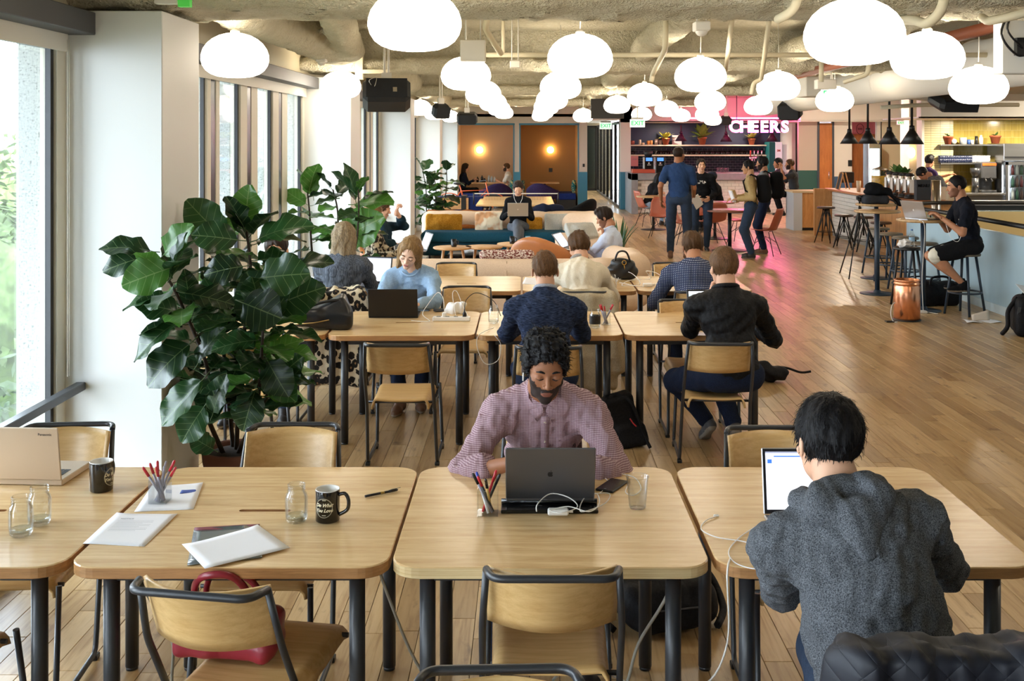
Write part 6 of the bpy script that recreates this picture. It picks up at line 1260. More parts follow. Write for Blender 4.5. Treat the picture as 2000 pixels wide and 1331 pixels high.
o = MB().b2((pxX(1138, YB), YB-.02, 1.2), (pxX(1142, YB), YB-.001, 1.29), .003).build('thermostat', M_black); tag(o, 'small black panel on the white pillar above the teal band', 'thermostat')
# ================================================================== SPEAKERS, SIGNS, HANGING LAMPS
def speaker(px, py, w, Y, label, rz=0, h=None, rx=12, dep=.3):
    p = W(px, py, Y); ww = w*Y/F; hh_ = (h or w*.6)*Y/F; r = thing('hanging_speaker', label, 'speaker', p, math.radians(rz)); R = rot(rx, 0, 0)
    m = MB(); m.box((0, 0, 0), (ww, dep, hh_), R, .05); m.build('cabinet', mat('speaker_black', '#121316', .55), r); m = MB(); m.box(R @ Vector((0, -dep/2-.002, 0)), (ww*.86, .006, hh_*.8), R, .004); m.build('grille', mat('speaker_grille', '#1c1e22', .8), r)
    m = MB(); m.b2((-.05, -.02, hh_/2-.02), (.05, .02, hh_/2+.09)); m.tube([(-.02, 0, hh_/2), (-.02, 0, 3.1-p.z)], .012, 6); m.tube([(.02, 0, hh_/2), (.02, 0, 3.1-p.z)], .012, 6); m.build('mount', M_white, r); return r
r = speaker(755, 186, 92, 10.7, 'large black speaker hung by the second column, cables showing', 8, 52, -25, .32); m = MB(); m.M = Matrix.Rotation(math.radians(-25), 4, 'X'); m.tube(spline([(-.15, -.17, .02), (-.17, -.2, .06), (-.1, -.19, .09), (-.12, -.18, 0)]), .004, 5); m.build('cable', M_chrome, r); m = MB(); m.M = Matrix.Rotation(math.radians(-25), 4, 'X'); m.b2((.06, -.175, -.05), (.1, -.165, .0)); m.build('socket', M_chrome, r)
speaker(861, 217, 34, 17, 'small black speaker hung by two rods, between lamps', 30, 28, 20, .2); speaker(912, 231, 40, 20, 'black speaker above the left booth', 5, 22); speaker(1543, 216, 44, 17, 'black speaker hung right above the neon letters', -25, 34, 15, .3); speaker(1862, 200, 84, 12, 'wide dark speaker beneath the vented ducts', 10, 26, 20, .35); speaker(1418, 235, 20, 27, 'small black speaker behind the stacked lamps', 0, 16)
r = thing('hanging_screen', 'flat black screen hung from the ceiling before the corridor', 'screen', W(1186, 213, 19)); m = MB(); m.b2((-.29, -.03, -.17), (.29, .03, .18), .005); m.build('casing', mat('screen_brown_black', '#211c17', .5), r); m = MB(); m.tube([(-.1, 0, .17), (-.1, 0, .7)], .012, 6); m.tube([(.1, 0, .17), (.1, 0, .7)], .012, 6); m.build('mount', M_white, r)
# neon sign
ns = thing('neon_sign', 'pink neon sign reading CHEERS above the bar', 'sign', W(1485, 248.5, 28)); M_neon = mat('neon_white_pink', '#ffd0e0', .4, emit=NEON_E, ecol='#ff6fa8'); M_neon2 = mat('neon_pink_halo', '#ff5c9c', .4, emit=4, ecol='#ff2f80')
x0 = -.655
for i, ch in enumerate('CHEERS'):
    V, Fs = text_mb(ch, .42, .03, .006); cx_ = sum(v.x for v in V)/len(V); x = -.645+i*.258
    m = MB(); m.add([(v.x-cx_+x, -v.z, v.y) for v in V], Fs); m.build('letter', M_neon, ns)
    V, Fs = text_mb(ch, .42, .008, .016); m = MB(); m.add([(v.x-cx_+x, -v.z+.03, v.y) for v in V], Fs); m.build('letter_halo', M_neon2, ns)  # glowing pink backing stands in for the halo around each letter
m = MB(); m.tube([(-.8, .08, .2), (.8, .08, .2)], .012, 6); [m.tube([(x, .08, .2), (x, .08, .9)], .01, 6) for x in (-.6, .6)]; m.build('sign_frame', M_black, ns)
M_pinkt = mat('pink_tube', '#ff7fb4', .4, emit=16, ecol='#ff3f90')
o = thing('neon_tube', 'pink neon tube glowing above the bar sign', 'light', (5.6, 29.4, 2.56)); m = MB(); m.tube([(-1.2, 0, 0), (2.2, 0, 0)], .02, 8); m.build('tube', M_pinkt, o)
def exit_sign(px, py, w, Y, label, txt='EXIT', body='#dfe9df', col='#128a45', e=1.5):
    r = thing('exit_sign', label, 'sign', W(px, py, Y)); ww = w*Y/F; m = MB(); m.b2((-ww/2, -.02, -ww*.27), (ww/2, .02, ww*.27), .004); m.build('panel', mat('sign_panel_'+body[1:], body, .4, emit=.6), r)
    V, Fs = text_mb(txt, ww*.42, .004, .002); m = MB(); m.add([(v.x, -.024-v.z, v.y) for v in V], Fs); m.build('lettering', mat('sign_green', col, .4, emit=e, ecol=col), r); m = MB(); m.b2((-ww*.4, -.03, ww*.27), (ww*.4, .03, ww*.4)); m.tube([(0, 0, ww*.3), (0, 0, 3.16-CH+(py-CY)/F*Y)], .012, 6); m.build('housing', M_white, r)
exit_sign(1245, 241, 29, 21, 'green lettered exit sign hung before the bar'); exit_sign(1183, 246, 24, 33, 'pale glowing exit sign in the corridor'); exit_sign(1624, 184, 40, 12.0, 'larger exit sign hung before a lamp, near the tall tables'); exit_sign(1759, 240, 14, 23.8, 'small exit sign on the far wall, pink light painted on its panel', body='#f2c9cf')  # far sign: the pink light falling on it is put into the panel colour
def cone(px, py, w, Y, label, m_=M_black, rod=.75):
    p = W(px, py, Y); r_ = w*Y/F/2; r = thing('cone_pendant', label, 'lamp', p, 0, 'black cone pendants'); m = MB(); m.lathe([(.035, r_*1.28), (r_, 0), (r_-.006, 0), (.03, r_*1.25)], n=28); m.build('shade', m_, r); m = MB(); m.lathe([(.0, r_*1.25+.07), (.04, r_*1.25+.06), (.045, r_*1.25-.01), (0, r_*1.25-.01)], n=14); m.build('lamp_cap', m_, r)
    m = MB(); m.tube([(0, 0, r_*1.25), (0, 0, 3.16-p.z if rod > .5 else rod)], .02, 8); m.build('stem', m_, r); m = MB(); m.ell((0, 0, r_*.35), (.05, .05, .05), 12, 8); m.build('bulb', mat('warm_bulb', '#ffe7b8', .4, emit=9, ecol='#ffd18a'), r)
for a in ((1659, 281, 36, 20.4, 'black cone pendant over the counter, furthest of four'), (1695, 281, 38, 19.0, 'black cone pendant over the counter, second furthest'), (1737, 282, 42, 17.7, 'black cone pendant over the counter, second nearest'), (1781, 282, 46, 16.6, 'black cone pendant over the counter, nearest of four')): cone(*a)
M_mag = mat('black_magenta_cast', '#3a1030', .5)  # black cone shades with the neon's magenta light mixed into their colour
for a in ((1330, 276, 24, 30.2, 'dark cone pendant over the bar, left of the leafy plant'), (1418, 277, 24, 30.2, 'magenta-lit cone pendant in the middle of the bar'), (1508, 276, 24, 30.2, 'magenta-lit cone pendant beneath the neon letters')): cone(*a, M_mag, .45)
for (px, py, Y, sx, sz, lb) in ((924, 100, 8.6, .2, .17, 'white ceiling box behind the second middle lamp'), (1006, 126, 9.3, .09, .06, 'small white detector box beside the sprinkler pipe'), (1370, 52, 7, .1, .06, 'white junction box with a dome over the middle lamps'), (628, 116, 10, .09, .05, 'small pale sensor hanging by the first window bay'), (1612, 165, 11, .2, .1, 'white projector-like box above the exit sign'), (1998, 70, 6.3, .3, .45, 'pale wall box with looping black cables')):
    p = W(px, py, Y); r = thing('ceiling_box', lb, 'box', p); m = MB(); m.box((0, 0, 0), (sx, .12, sz), None, .006); m.build('housing', M_white, r); m = MB(); m.tube([(-sx*.3, 0, sz/2), (-sx*.3, 0, 3.12-p.z)], .005, 5); m.tube([(sx*.3, 0, sz/2), (sx*.3, 0, 3.12-p.z)], .005, 5); m.build('hanger', M_white, r)
    if 'dome' in lb or 'sensor' in lb: m = MB(); m.ell((0, 0, -sz/2), (.04, .04, .035)); m.build('dome', M_white, r)
    if 'cables' in lb: m = MB(); m.tube(spline([(-.1, -.07, .15), (-.18, -.12, .0), (-.08, -.1, -.12), (.02, -.08, -.1)]), .007, 6); m.tube(spline([(-.06, -.07, .17), (-.15, -.13, .03), (-.05, -.1, -.08)]), .006, 6); m.b2((-.08, -.1, -.12), (.1, -.06, -.02)); m.build('cable_loop', M_black, r)
r = thing('ceiling_exit_sign', 'green and white exit sign clipped by the top edge, above the first column', 'sign', W(345, 0, 5.3)); m = MB(); m.b2((-.1, -.03, -.02), (.01, .03, .1)); m.build('housing', M_white, r); m = MB(); m.b2((.012, -.02, -.035), (.07, .02, .08)); m.build('panel', mat('sign_green_panel', '#3f9a3a', .4, emit=.5), r)
# ================================================================== THINGS ON THE TABLES
def TP(px, py, z=TT): Y = (CH-z)*F/(py-CY); return Vector(((px-CX)/F*Y, Y, z))
M_jar = glass('jar_glass', (.975, .985, .985), .5); M_acr = glass('clear_acrylic', (.975, .985, .99), .5); M_paper = mat('white_paper', '#eeedf0', .7); M_wplast = mat('white_plastic', '#eceae6', .3)
def jar(p, label, s=1, dark=False, group=None):
    r = thing('glass_jar', label, 'jar', p); r.scale = (s,)*3; m = MB()
    m.lathe([(0, .002), (.028, .0), (.035, .008), (.037, .03), (.0375, .08), (.034, .094), (.028, .102), (.0285, .104), (.0305, .106), (.0285, .109), (.0285, .113), (.0305, .115), (.0285, .118), (.0285, .122), (.030, .124), (.028, .126), (.0265, .124), (.0265, .103), (.032, .093), (.0352, .08), (.0348, .03), (.033, .012), (0, .008)], n=28); m.build('glass_body', M_jar, r)
    m = MB(); m.lathe([(0, .0085), (.0325, .0125), (.034, .022), (0, .022)], n=24); m.build('water', glass('water', (.9, .94, .95), .6), r)
    if dark: m = MB(); m.lathe([(.0385, .03), (.0385, .085)], n=24, cap=False); m.build('label_band', mat('dark_jar_label', '#23211f', .5, var=.6, vscale=120), r)
    return r
jar(TP(41, 1046), 'glass jar nearest the window edge of the table, left of its twin'); jar(TP(77, 1024), 'glass jar standing just behind and right of the leftmost jar'); jar(TP(579, 1019), 'glass jar with a little water beside the lettered black mug')
jar(TP(964, 632), 'glass jar beside the arm of the man in the navy sweater'); jar(TP(1162, 641), 'glass jar with a dark label beside the red pens on the second row', dark=True); jar(TP(1196, 566), 'glass jar near the black handbag on the back row'); jar(TP(655, 622), 'glass jar behind the black leather handbag')
def mug(p, rz, label, text=False):
    r = thing('coffee_mug', label, 'mug', p, rz); m = MB(); m.lathe([(0, 0), (.036, 0), (.040, .004), (.0405, .1), (.0395, .106)], n=36, cap=False); m.build('body', mat('black_glaze', '#0b0b0d', .12, coat=.5), r)
    m = MB(); m.lathe([(.0404, .1045), (.0395, .1068), (.0372, .104), (.036, .05), (.034, .008), (0, .006)], n=36, cap=False); m.build('inside', mat('white_glaze', '#ece9e4', .15), r)
    m = MB(); m.tube(spline([(.039, 0, .088), (.06, 0, .092), (.072, 0, .07), (.068, 0, .04), (.04, 0, .022)]), .0062, 10); m.build('handle', mat('black_glaze'), r)
    m = MB()
    for tx, z, sz in (('Do What', .062, .0155), ('You Love', .045, .0155), ('-----', .03, .008), ('* * *', .078, .006)):
        V, Fs = text_mb(tx, sz, .0, .0006, shear=.4); R0 = .0409; m.add([(R0*math.cos(-PI/2+v.x/R0), R0*math.sin(-PI/2+v.x/R0), z+v.y+.25*v.x*0) for v in V], Fs)
    for rr in (.030, .0285): m.tube([(.0409*math.cos(-PI/2+rr*math.cos(a)/.0409), .0409*math.sin(-PI/2+rr*math.cos(a)/.0409), .053+rr*1.05*math.sin(a)) for a in [2*PI*k/40 for k in range(40)]], .0004, 4, closed=True)
    m.build('lettering', mat('ivory_print', '#d9cfae', .5), r); return r
mug(TP(640, 1017), -.15, 'black mug with script lettering, handle to the side, beside a jar'); mug(TP(198, 958), 1.35, 'black mug with its lettering turned away, beside the pale laptop')
def sheet(name, corners, label, m_, z=.0008, cat='paper', th=.0006, curl=.0):
    c = sum((TP(*q) for q in corners), Vector())/4; r = MB(); P = [TP(*q)-c for q in corners]
    def fn(u, v): p = P[0]*(1-u)*(1-v)+P[1]*u*(1-v)+P[2]*u*v+P[3]*(1-u)*v; return (p.x, p.y, z+curl*(2*u-1)**4*(v)+.0004*math.sin(u*7+v*3))
    r.grid(fn, 8, 8, -th); o = r.build(name, m_); o.location = c; tag(o, label, cat); return o
sheet('paper_sheet', [(262, 1001), (378, 996), (397, 945), (297, 951)], 'white sheet under the clear pen cup, small blue print on it', M_paper, curl=.004)
o = sheet('printed_logo', [(351, 966), (384, 963), (387, 958), (355, 959)], 'blue print', mat('blue_print', '#22459a', .6), z=.0022); sp_ = [x for x in C.objects if x.name == 'paper_sheet'][0]; wl = o.location.copy(); o.parent = sp_; o.location = wl-sp_.location
for k in ('label', 'category'): del o[k]
ps2 = sheet('paper_sheet', [(162, 1063), (282, 1069), (347, 1006), (228, 1004)], 'printed white sheet across the seam of the two left tables', M_paper, curl=.003)
m = MB(); V, Fs = text_mb('NOTICE', .012, 0, .0003); m.add([(v.x-.045+.0, v.y+.09, .0022) for v in V], Fs)
for k in range(9): m.b2((-.07, .07-k*.011, .002), (.05-.03*(k % 3 == 2), .071-k*.011, .0021))
m.build('printed_text', mat('grey_print', '#9a9ba2', .8), ps2)
m_f = mat('smoky_folder', '#6c7274', .2, coat=.6); sheet('folder', [(366, 1107), (512, 1092), (507, 1028), (379, 1036)], 'glossy grey folder with maroon strip under a white sheet', m_f, z=.003, th=.0025, cat='folder')
fo = [x for x in C.objects if x.name == 'folder'][0]; q = sheet('maroon_strip', [(379, 1040), (505, 1033), (507, 1027), (380, 1034)], 'x', mat('maroon_card', '#7a2638', .5), z=.0042, th=.0012); wl = q.location.copy(); q.parent = fo; q.location = wl-fo.location
for k in ('label', 'category'): del q[k]
sheet('paper_sheet', [(400, 1116), (566, 1075), (503, 1032), (355, 1071)], 'blank white sheet lying askew on the grey folder', M_paper, z=.0065, curl=.005)
sheet('paper_sheet', [(600, 552), (620, 552), (622, 541), (606, 541)], 'small white paper on the back row beside the bobbed woman', M_paper); sheet('paper_sheet', [(1020, 555), (1052, 557), (1056, 544), (1026, 542)], 'white paper beside the elbow of the woman with the bun', M_paper)
def pen(p, d, L, label, m1, m2, name='pen', parent=None, tilt=None, r0=.0045):
    r = thing(name, label, 'pen', p) if parent is None else None; d = Vector(d).normalized(); tgt = r or parent; o0 = Vector((0, 0, 0)) if r else Vector(p)
    m = MB(); m.tube([o0, o0+d*L*.72], r0, 8); m.build('barrel', m1, tgt); m = MB(); m.tube([o0+d*L*.72, o0+d*L*.96, o0+d*L], [r0*1.12, r0*1.1, r0*.6], 8); m.build('cap', m2, tgt); return r
a, b = TP(713, 970, TT+.006), TP(777, 957, TT+.006); r = pen(a, b-a, (b-a).length, 'black retractable pen lying near the table seam', mat('black_rubber', '#101012', .5), mat('black_glaze')); m = MB(); d = (b-a).normalized(); m.tube([d*.06, d*.075], .0049, 8); m.build('grip_band', mat('gold_band', '#b59a55', .3, metal=1), r); m = MB(); m.tube([d*.1+Vector((0, 0, .006)), d*.14+Vector((0, 0, .006))], .0015, 5); m.build('clip', M_chrome, r)
M_redp = mat('red_pen', '#c22a36', .35); M_greyp = mat('grey_pen_barrel', '#9b97a3', .4); M_bluep = mat('blue_pen', '#2243b8', .35)
def pencup(p, label, pens, s=.062, h=.085):
    r = thing('pen_cup', label, 'cup', p); w = s/2; m = MB()
    for a, b in (((-w, -w, 0), (w, -w+.002, h)), ((-w, w-.002, 0), (w, w, h)), ((-w, -w, 0), (-w+.002, w, h)), ((w-.002, -w, 0), (w, w, h)), ((-w, -w, 0), (w, w, .003))): m.b2(a, b)
    m.build('acrylic_box', M_acr, r); rg_ = random.Random(len(label))
    for k, (m1, m2, lb) in enumerate(pens):
        ang = k*2.4; bx = Vector((math.cos(ang)*w*.5, math.sin(ang)*w*.5, .006)); tp = Vector((-math.cos(ang+.6)*w*.75+rg_.uniform(-.012, .012), -math.sin(ang+.6)*w*.75, h)); d = (tp-bx).normalized()
        pen(p+bx, d, .135+.012*rg_.random(), lb, m1, m2, name='marker_pen')
RP = [(M_greyp, M_redp, 'grey pen with red cap in the clear cup, left tables')]*6+[(M_greyp, M_greyp, 'all-grey pen in the clear cup, left tables')]*2
def gl(L, g):
    return L
pencup(TP(313, 981), 'clear acrylic pen cup full of red-capped pens, standing on a white sheet', RP)
pencup(TP(953, 1003), 'clear acrylic pen cup with red, black and blue markers beside the dark laptop', [(mat('black_rubber'), M_redp, 'red-capped black marker in the clear cup by the dark laptop'), (mat('black_rubber'), mat('black_rubber'), 'thick black marker in the clear cup by the dark laptop'), (M_wplast, M_bluep, 'white marker with blue cap in the clear cup by the dark laptop'), (mat('pencil_yellow', '#c49a4a', .5), mat('black_glaze'), 'yellow pencil in the clear cup by the dark laptop'), (M_redp, M_redp, 'red marker in the clear cup by the dark laptop'), (M_greyp, mat('black_rubber'), 'grey and black pen in the clear cup by the dark laptop')], s=.07)
pencup(TP(1183, 634), 'clear acrylic pen cup of red-capped pens on the second row', [(M_greyp, M_redp, 'grey pen with red cap in the cup on the second row')]*6, s=.06)
for o in list(C.objects):
    if o.name.startswith('marker_pen'):
        lb = o['label']; o['group'] = 'pens: '+lb
# ---- laptops
def apple_poly(s):
    P = [(0, .36), (.12, .42), (.28, .4), (.4, .28), (.32, .14), (.3, 0), (.36, -.14), (.42, -.2), (.3, -.42), (.16, -.5), (.04, -.46), (-.04, -.46), (-.16, -.5), (-.32, -.4), (-.44, -.12), (-.42, .16), (-.28, .38), (-.12, .42)]
    return [(x*s, y*s) for x, y in P], [(x*s, y*s) for x, y in [(.0, .5), (.06, .66), (.2, .74), (.18, .6), (.1, .52)]]
def laptop(p, rz, w, d, label, body, lid_ang=105, screen=None, logo=None, logom=None, dark_bezel=True, th=.014, text=None, lidh=None):
    """hinge on local +y edge; the user sits at -y"""
    r = thing('laptop', label, 'laptop', p, rz); m = MB(); m.b2((-w/2, -d/2, .002), (w/2, d/2, th), .003); m.build('base', body, r)
    m = MB()
    for i in range(12):
        for j in range(5): m.b2((-w*.42+i*w*.07, -d*.02+j*d*.085, th), (-w*.42+i*w*.07+w*.06, -d*.02+j*d*.085+d*.07, th+.0012))
    o = m.build('keys', mat('black_keys', '#151517', .5), r); tag(o, kind='stuff'); m = MB(); m.b2((-w*.16, -d*.44, th), (w*.16, -d*.1, th+.0005)); m.build('trackpad', body, r)
    h = lidh or d; R = Matrix.Translation((0, d/2, th)) @ Matrix.Rotation(-math.radians(lid_ang-90), 4, 'X')
    m = MB(); m.M = R; m.b2((-w/2, 0, 0), (w/2, .007, h), .003); ld = m.build('lid', body, r)
    m = MB(); m.M = R; m.b2((-w/2+.003, -.0015, .003), (w/2-.003, 0, h-.003)); m.build('bezel', M_black if dark_bezel else body, ld)
    m = MB(); m.M = R; m.b2((-w/2+.012, -.0025, .016), (w/2-.012, -.0015, h-.012)); m.build('screen', screen or mat('screen_dim', '#c9d6e6', .3, emit=.5), ld)
    if logo == 'apple':
        a_, b_ = apple_poly(h*.1); m = MB(); m.M = R @ Matrix.Translation((0, .0072, h*.5)) @ Matrix.Rotation(-PI/2, 4, 'X') @ Matrix.Rotation(PI, 4, 'Z'); m.prism(a_, 0, .0006); m.prism(b_, 0, .0006); m.build('lid_emblem', logom or M_wplast, ld)
    if text: V, Fs = text_mb(text[0], text[1], 0, .0003); m = MB(); m.M = R; m.add([(text[2]-v.x, .0074, text[3]+v.y) for v in V], Fs); m.build('lid_lettering', mat('dark_print', '#26262a', .5), ld)
    return r
M_alu = mat('silver_aluminium', '#c3c4c8', .3, metal=.85); M_sgrey = mat('space_grey_aluminium', '#6a6a6e', .34, metal=.7); M_champ = mat('champagne_magnesium', '#cbb9a4', .35, metal=.3); M_lblk = mat('black_laptop', '#101014', .35)
def screenmat(name, bars):
    t = NT(name); tc = t.new('TexCoord'); sp = t.new('SeparateXYZ'); t.link(tc.outputs['Generated'], sp.inputs[0]); c_ = t.ramp(sp.outputs[2], bars, 'CONSTANT'); t.link(c_, t.b.inputs['Emission Color']); t.b.inputs['Emission Strength'].default_value = 1.0; t.b.inputs['Base Color'].default_value = (.02, .02, .02, 1); t.b.inputs['Roughness'].default_value = .25; return t.m
S_win = screenmat('web_page_screen', [(0, '#9db2cc'), (.05, '#dfe6ee'), (.22, '#2a4fa0'), (.5, '#e8eef2'), (.78, '#b7c3c4'), (.9, '#e3eaee')]); S_doc = screenmat('document_screen', [(0, '#e9eefc'), (.88, '#dfe8ff'), (.93, '#f4f6ff'), (.97, '#8d93a8')])
laptop(TP(1073, 972)+Vector((0, .0, .02)), PI, .305, .212, 'dark grey laptop of the man in the checked shirt, lid with a small emblem', M_sgrey, 112, logo='apple', logom=M_black)
r = laptop(TP(1490, 1030)+Vector((.175, -.03, 0)), 0, .31, .215, 'silver laptop with glowing screen of the man in the grey hoodie', M_alu, 100, screen=S_doc)
m = MB(); m.M = Matrix.Translation((0, .1075, .014)) @ Matrix.Rotation(-math.radians(10), 4, 'X'); m.b2((-.137, -.0032, .165), (-.122, -.0026, .178)); m.b2((-.115, -.0032, .186), (.1, -.0026, .19)); m.build('page_blocks', mat('blue_screen_block', '#3a6fd8', .4, emit=.6), r)
laptop(Vector((-1.85, 4.05, TT)), PI-.06, .33, .23, 'pale champagne laptop with ribbed lid beside the window', M_champ, 98, dark_bezel=True, text=('Panasonic', .013, -.115, .175), lidh=.2, th=.024)
o = C.objects[-1]
laptop(Vector((-.937, 7.72, TT)), PI, .35, .235, 'black laptop of the woman in the blue shirt', M_lblk, 104, lidh=.205)
laptop(Vector((1.27, 7.22, TT)), .02, .33, .225, 'laptop showing a web page, in front of the man in the black jacket', mat('black_laptop'), 100, screen=S_win)
laptop(Vector((-1.36, 9.25, TT)), -.25, .33, .23, 'open laptop of the woman with the bobbed hair', M_lblk, 102, screen=S_doc)
laptop(Vector((-.13, 17.8, .72)), PI, .34, .23, 'silver laptop on the crossed legs of the woman on the sofa', M_alu, 112, logo='apple')
laptop(Vector((.60, 13.05, .66)), math.radians(70), .33, .22, 'white-lidded laptop on the lap of the man in the light blue shirt', M_alu, 128, logo='apple')
laptop(Vector((-1.36, 13.1, .63)), math.radians(-70), .33, .22, 'silver laptop on the pale jeans of the curly-haired man', M_alu, 112, logo='apple')
laptop(Vector((4.6, 12.45, 1.065)), math.radians(118), .33, .22, 'silver laptop on the tall table of the man in the black t-shirt', M_alu, 112, logo='apple')
r = thing('tablet', 'small tablet held by the person in the patterned jacket', 'tablet', (-1.42, 12.3, .79)); m = MB(); m.box((0, 0, 0), (.2, .14, .009), rot(20, -30, 0), .003); m.build('case', M_wplast, r); m = MB(); m.box((0, 0, .006), (.18, .12, .002), rot(20, -30, 0)); m.build('glass', M_black, r)
# ---- bits on the first row
o = thing('laptop_stand', 'glossy black slab under the front edge of the dark laptop', 'stand', TP(1073, 996)); m = MB(); m.box((0, .0, .006), (.33, .085, .012), None, .003); m.build('slab', mat('gloss_black', '#0c0c0e', .15), o); m = MB(); m.tube([(-.165, .03, .018), (.165, .03, .018)], .01, 12); m.build('roller', mat('gloss_black'), o)
def cable(label, pts, r_, m_, extra=None, name='cable'): m = MB(); m.tube(spline(pts), r_, 6); o = m.build(name, m_); tag(o, label, 'cable'); return o
zc = TT+.004
def tw(L, z=zc): return [TP(x, y, z+(q[0] if q else 0)) for x, y, *q in L]
cable('tangled white cable heaped in front of the dark laptop', tw([(1048, 1000, .02), (1050, 985, .04), (1075, 965, .05), (1110, 972, .045), (1128, 990, .03), (1100, 1002, .03), (1075, 998, .03), (1110, 990, .04), (1150, 1000, .03), (1170, 985, .03), (1165, 965, .02), (1140, 975, .03), (1135, 1000, .02), (1180, 985, .01), (1190, 965, 0), (1150, 965, .01), (1130, 958, .03), (1160, 968, 0)]), .0019, M_wplast)
o = thing('power_adapter', 'white power adapter in the heap of cable by the dark laptop', 'adapter', TP(1090, 1000, TT+.02)); m = MB(); m.box((0, 0, .0), (.07, .03, .02), None, .005); m.build('housing', M_wplast, o); m = MB(); m.tube([(.035, 0, 0), (.05, 0, .0)], .004, 6); m.build('cable_strain_relief', M_wplast, o)
cable('white cable looping from the black phone to the clear cup', tw([(1170, 965), (1190, 945), (1180, 930), (1210, 926), (1240, 934), (1252, 955), (1238, 968), (1222, 962), (1228, 945)]), .0018, M_wplast)
o = thing('mobile_phone', 'black phone lying beside the clear plastic cup', 'phone', TP(1195, 951), -.5); m = MB(); m.box((0, 0, .004), (.07, .14, .008), None, .003); m.build('case', M_black, o); m = MB(); m.b2((-.031, -.066, .008), (.031, .066, .0085)); m.build('screen', mat('gloss_black'), o); m = MB(); m.lathe([(0, 0), (.005, 0), (.005, .001), (0, .001)], (0, -.06, .0083), 12); m.build('home_button', M_rail, o)
o = thing('plastic_cup', 'clear plastic cup standing near the phone', 'cup', TP(1245, 992)); m = MB(); m.lathe([(0, .002), (.027, 0), (.029, .004), (.038, .105), (.0405, .107), (.0395, .109), (.037, .105), (.028, .005), (0, .004)], n=28); m.build('cup_wall', glass('thin_plastic', (.97, .98, .98), .4), o); m = MB(); [m.tube([(q*math.cos(2*PI*k/24), q*math.sin(2*PI*k/24), z) for k in range(24)], .0006, 4, closed=True) for q, z in ((.0345, .07), (.033, .055), (.0405, .108))]; m.build('rim', glass('thin_plastic'), o)
cable('white charging cable coiled beside the hoodie man\'s laptop', tw([(1398, 1010), (1378, 1018), (1370, 1035), (1400, 1050), (1450, 1058), (1490, 1070), (1527, 1085), (1520, 1100), (1490, 1112), (1455, 1108), (1430, 1095), (1424, 1075), (1445, 1050), (1475, 1030), (1490, 1022)]), .0019, M_wplast)
o = MB().box((0, 0, .004), (.018, .008, .007), None, .002).build('cable_plug', M_wplast); o.location = TP(1399, 1010); tag(o, 'small white plug at the end of the charging cable', 'plug')
cable('white cable hanging from the table edge down to the floor', [TP(1427, 1090), Vector((.59, 3.15, .72)), Vector((.6, 3.2, .5)), Vector((.56, 3.35, .3)), Vector((.48, 3.7, .12)), Vector((.42, 3.9, .01)), Vector((.3, 4.0, .01))], .003, M_wplast)
cable('grey cord sagging below the pale-edged table, second from the backpack', [Vector((.5, 3.5, .69)), Vector((.47, 3.55, .5)), Vector((.38, 3.62, .3)), Vector((.33, 3.7, .1)), Vector((.2, 3.8, .01))], .0055, mat('grey_cord', '#a09c90', .5))
cable('grey cord hanging in front of the backpack', [Vector((.27, 3.8, .69)), Vector((.27, 3.82, .45)), Vector((.24, 3.85, .3)), Vector((.17, 3.9, .12)), Vector((.1, 3.95, .01))], .0055, mat('grey_cord'))
cable('grey cord hanging between the second and third tables of the front row', [Vector((-.48, 3.4, .69)), Vector((-.44, 3.42, .55)), Vector((-.36, 3.5, .3)), Vector((-.25, 3.6, .08)), Vector((-.2, 3.7, .01))], .0055, mat('grey_cord'))
cable('grey cord hanging beside the chair with the red bag', [Vector((-1.27, 3.5, .69)), Vector((-1.25, 3.5, .55)), Vector((-1.17, 3.55, .35)), Vector((-1.18, 3.6, .15)), Vector((-1.12, 3.7, .01))], .0055, mat('grey_cord'))
# ---- second row
M_leather = mat('black_leather', '#141519', .35, bump=.12, bscale=90)
bgp = Vector((-1.42, 7.2, TT)); r = thing('leather_handbag', 'black leather handbag with zip, lying by the fig plant', 'bag', bgp+Vector((.06, 0, 0)), .15); r.scale = (1.15, 1.15, 1.15)
d_ = SDF(.008, .04, 3); d_.box((0, 0, .065), (.17, .1, .06), rot(0, 4, 0), .04); d_.box((.07, .0, .12), (.08, .07, .05), rot(0, -25, 0), .03); d_.noise(.005, 22); d_.build('bag_body', M_leather, r); m = MB(); m.tube([(-.17, -.1, .045), (-.05, -.108, .05), (.04, -.105, .065)], .0035, 6); m.build('zip', mat('gold_zip', '#b59b6a', .3, metal=1), r); m = MB(); m.tube(spline([(-.15, -.05, .1), (-.02, -.06, .155), (.11, -.05, .165), (.15, .02, .1)]), .009, 8); m.build('strap', M_leather, r); m = MB(); m.ell((.14, -.06, .1), (.006, .004, .006)); m.ell((.15, -.06, .04), (.006, .004, .006)); m.build('rivets', mat('gold_zip'), r)
o = thing('computer_mouse', 'silver and black mouse left of the black laptop', 'mouse', TP(660, 612)); m = MB(); m.ell((0, 0, .012), (.032, .05, .022)); m.build('shell', mat('mouse_silver', '#8b8e96', .3), o); m = MB(); m.ell((0, .03, .03), (.004, .01, .006)); m.build('wheel', M_black, o)
o = thing('usb_dongle', 'small white rectangular dongle in front of the mouse', 'adapter', TP(664, 624)); m = MB(); m.box((0, 0, .006), (.05, .02, .012), None, .003); m.build('housing', M_wplast, o); m = MB(); m.box((-.03, 0, .006), (.012, .012, .005)); m.build('plug', M_chrome, o)
r = thing('power_strip', 'white power strip with plugs lying on the second row', 'power strip', TP(882, 627)); m = MB(); m.box((0, 0, .015), (.26, .05, .03), None, .005); m.build('housing', M_wplast, r)
for k, x in enumerate((-.09, -.03, .03)): m = MB(); m.box((x, 0, .0305), (.03, .03, .001)); m.build('socket', M_rail, r)
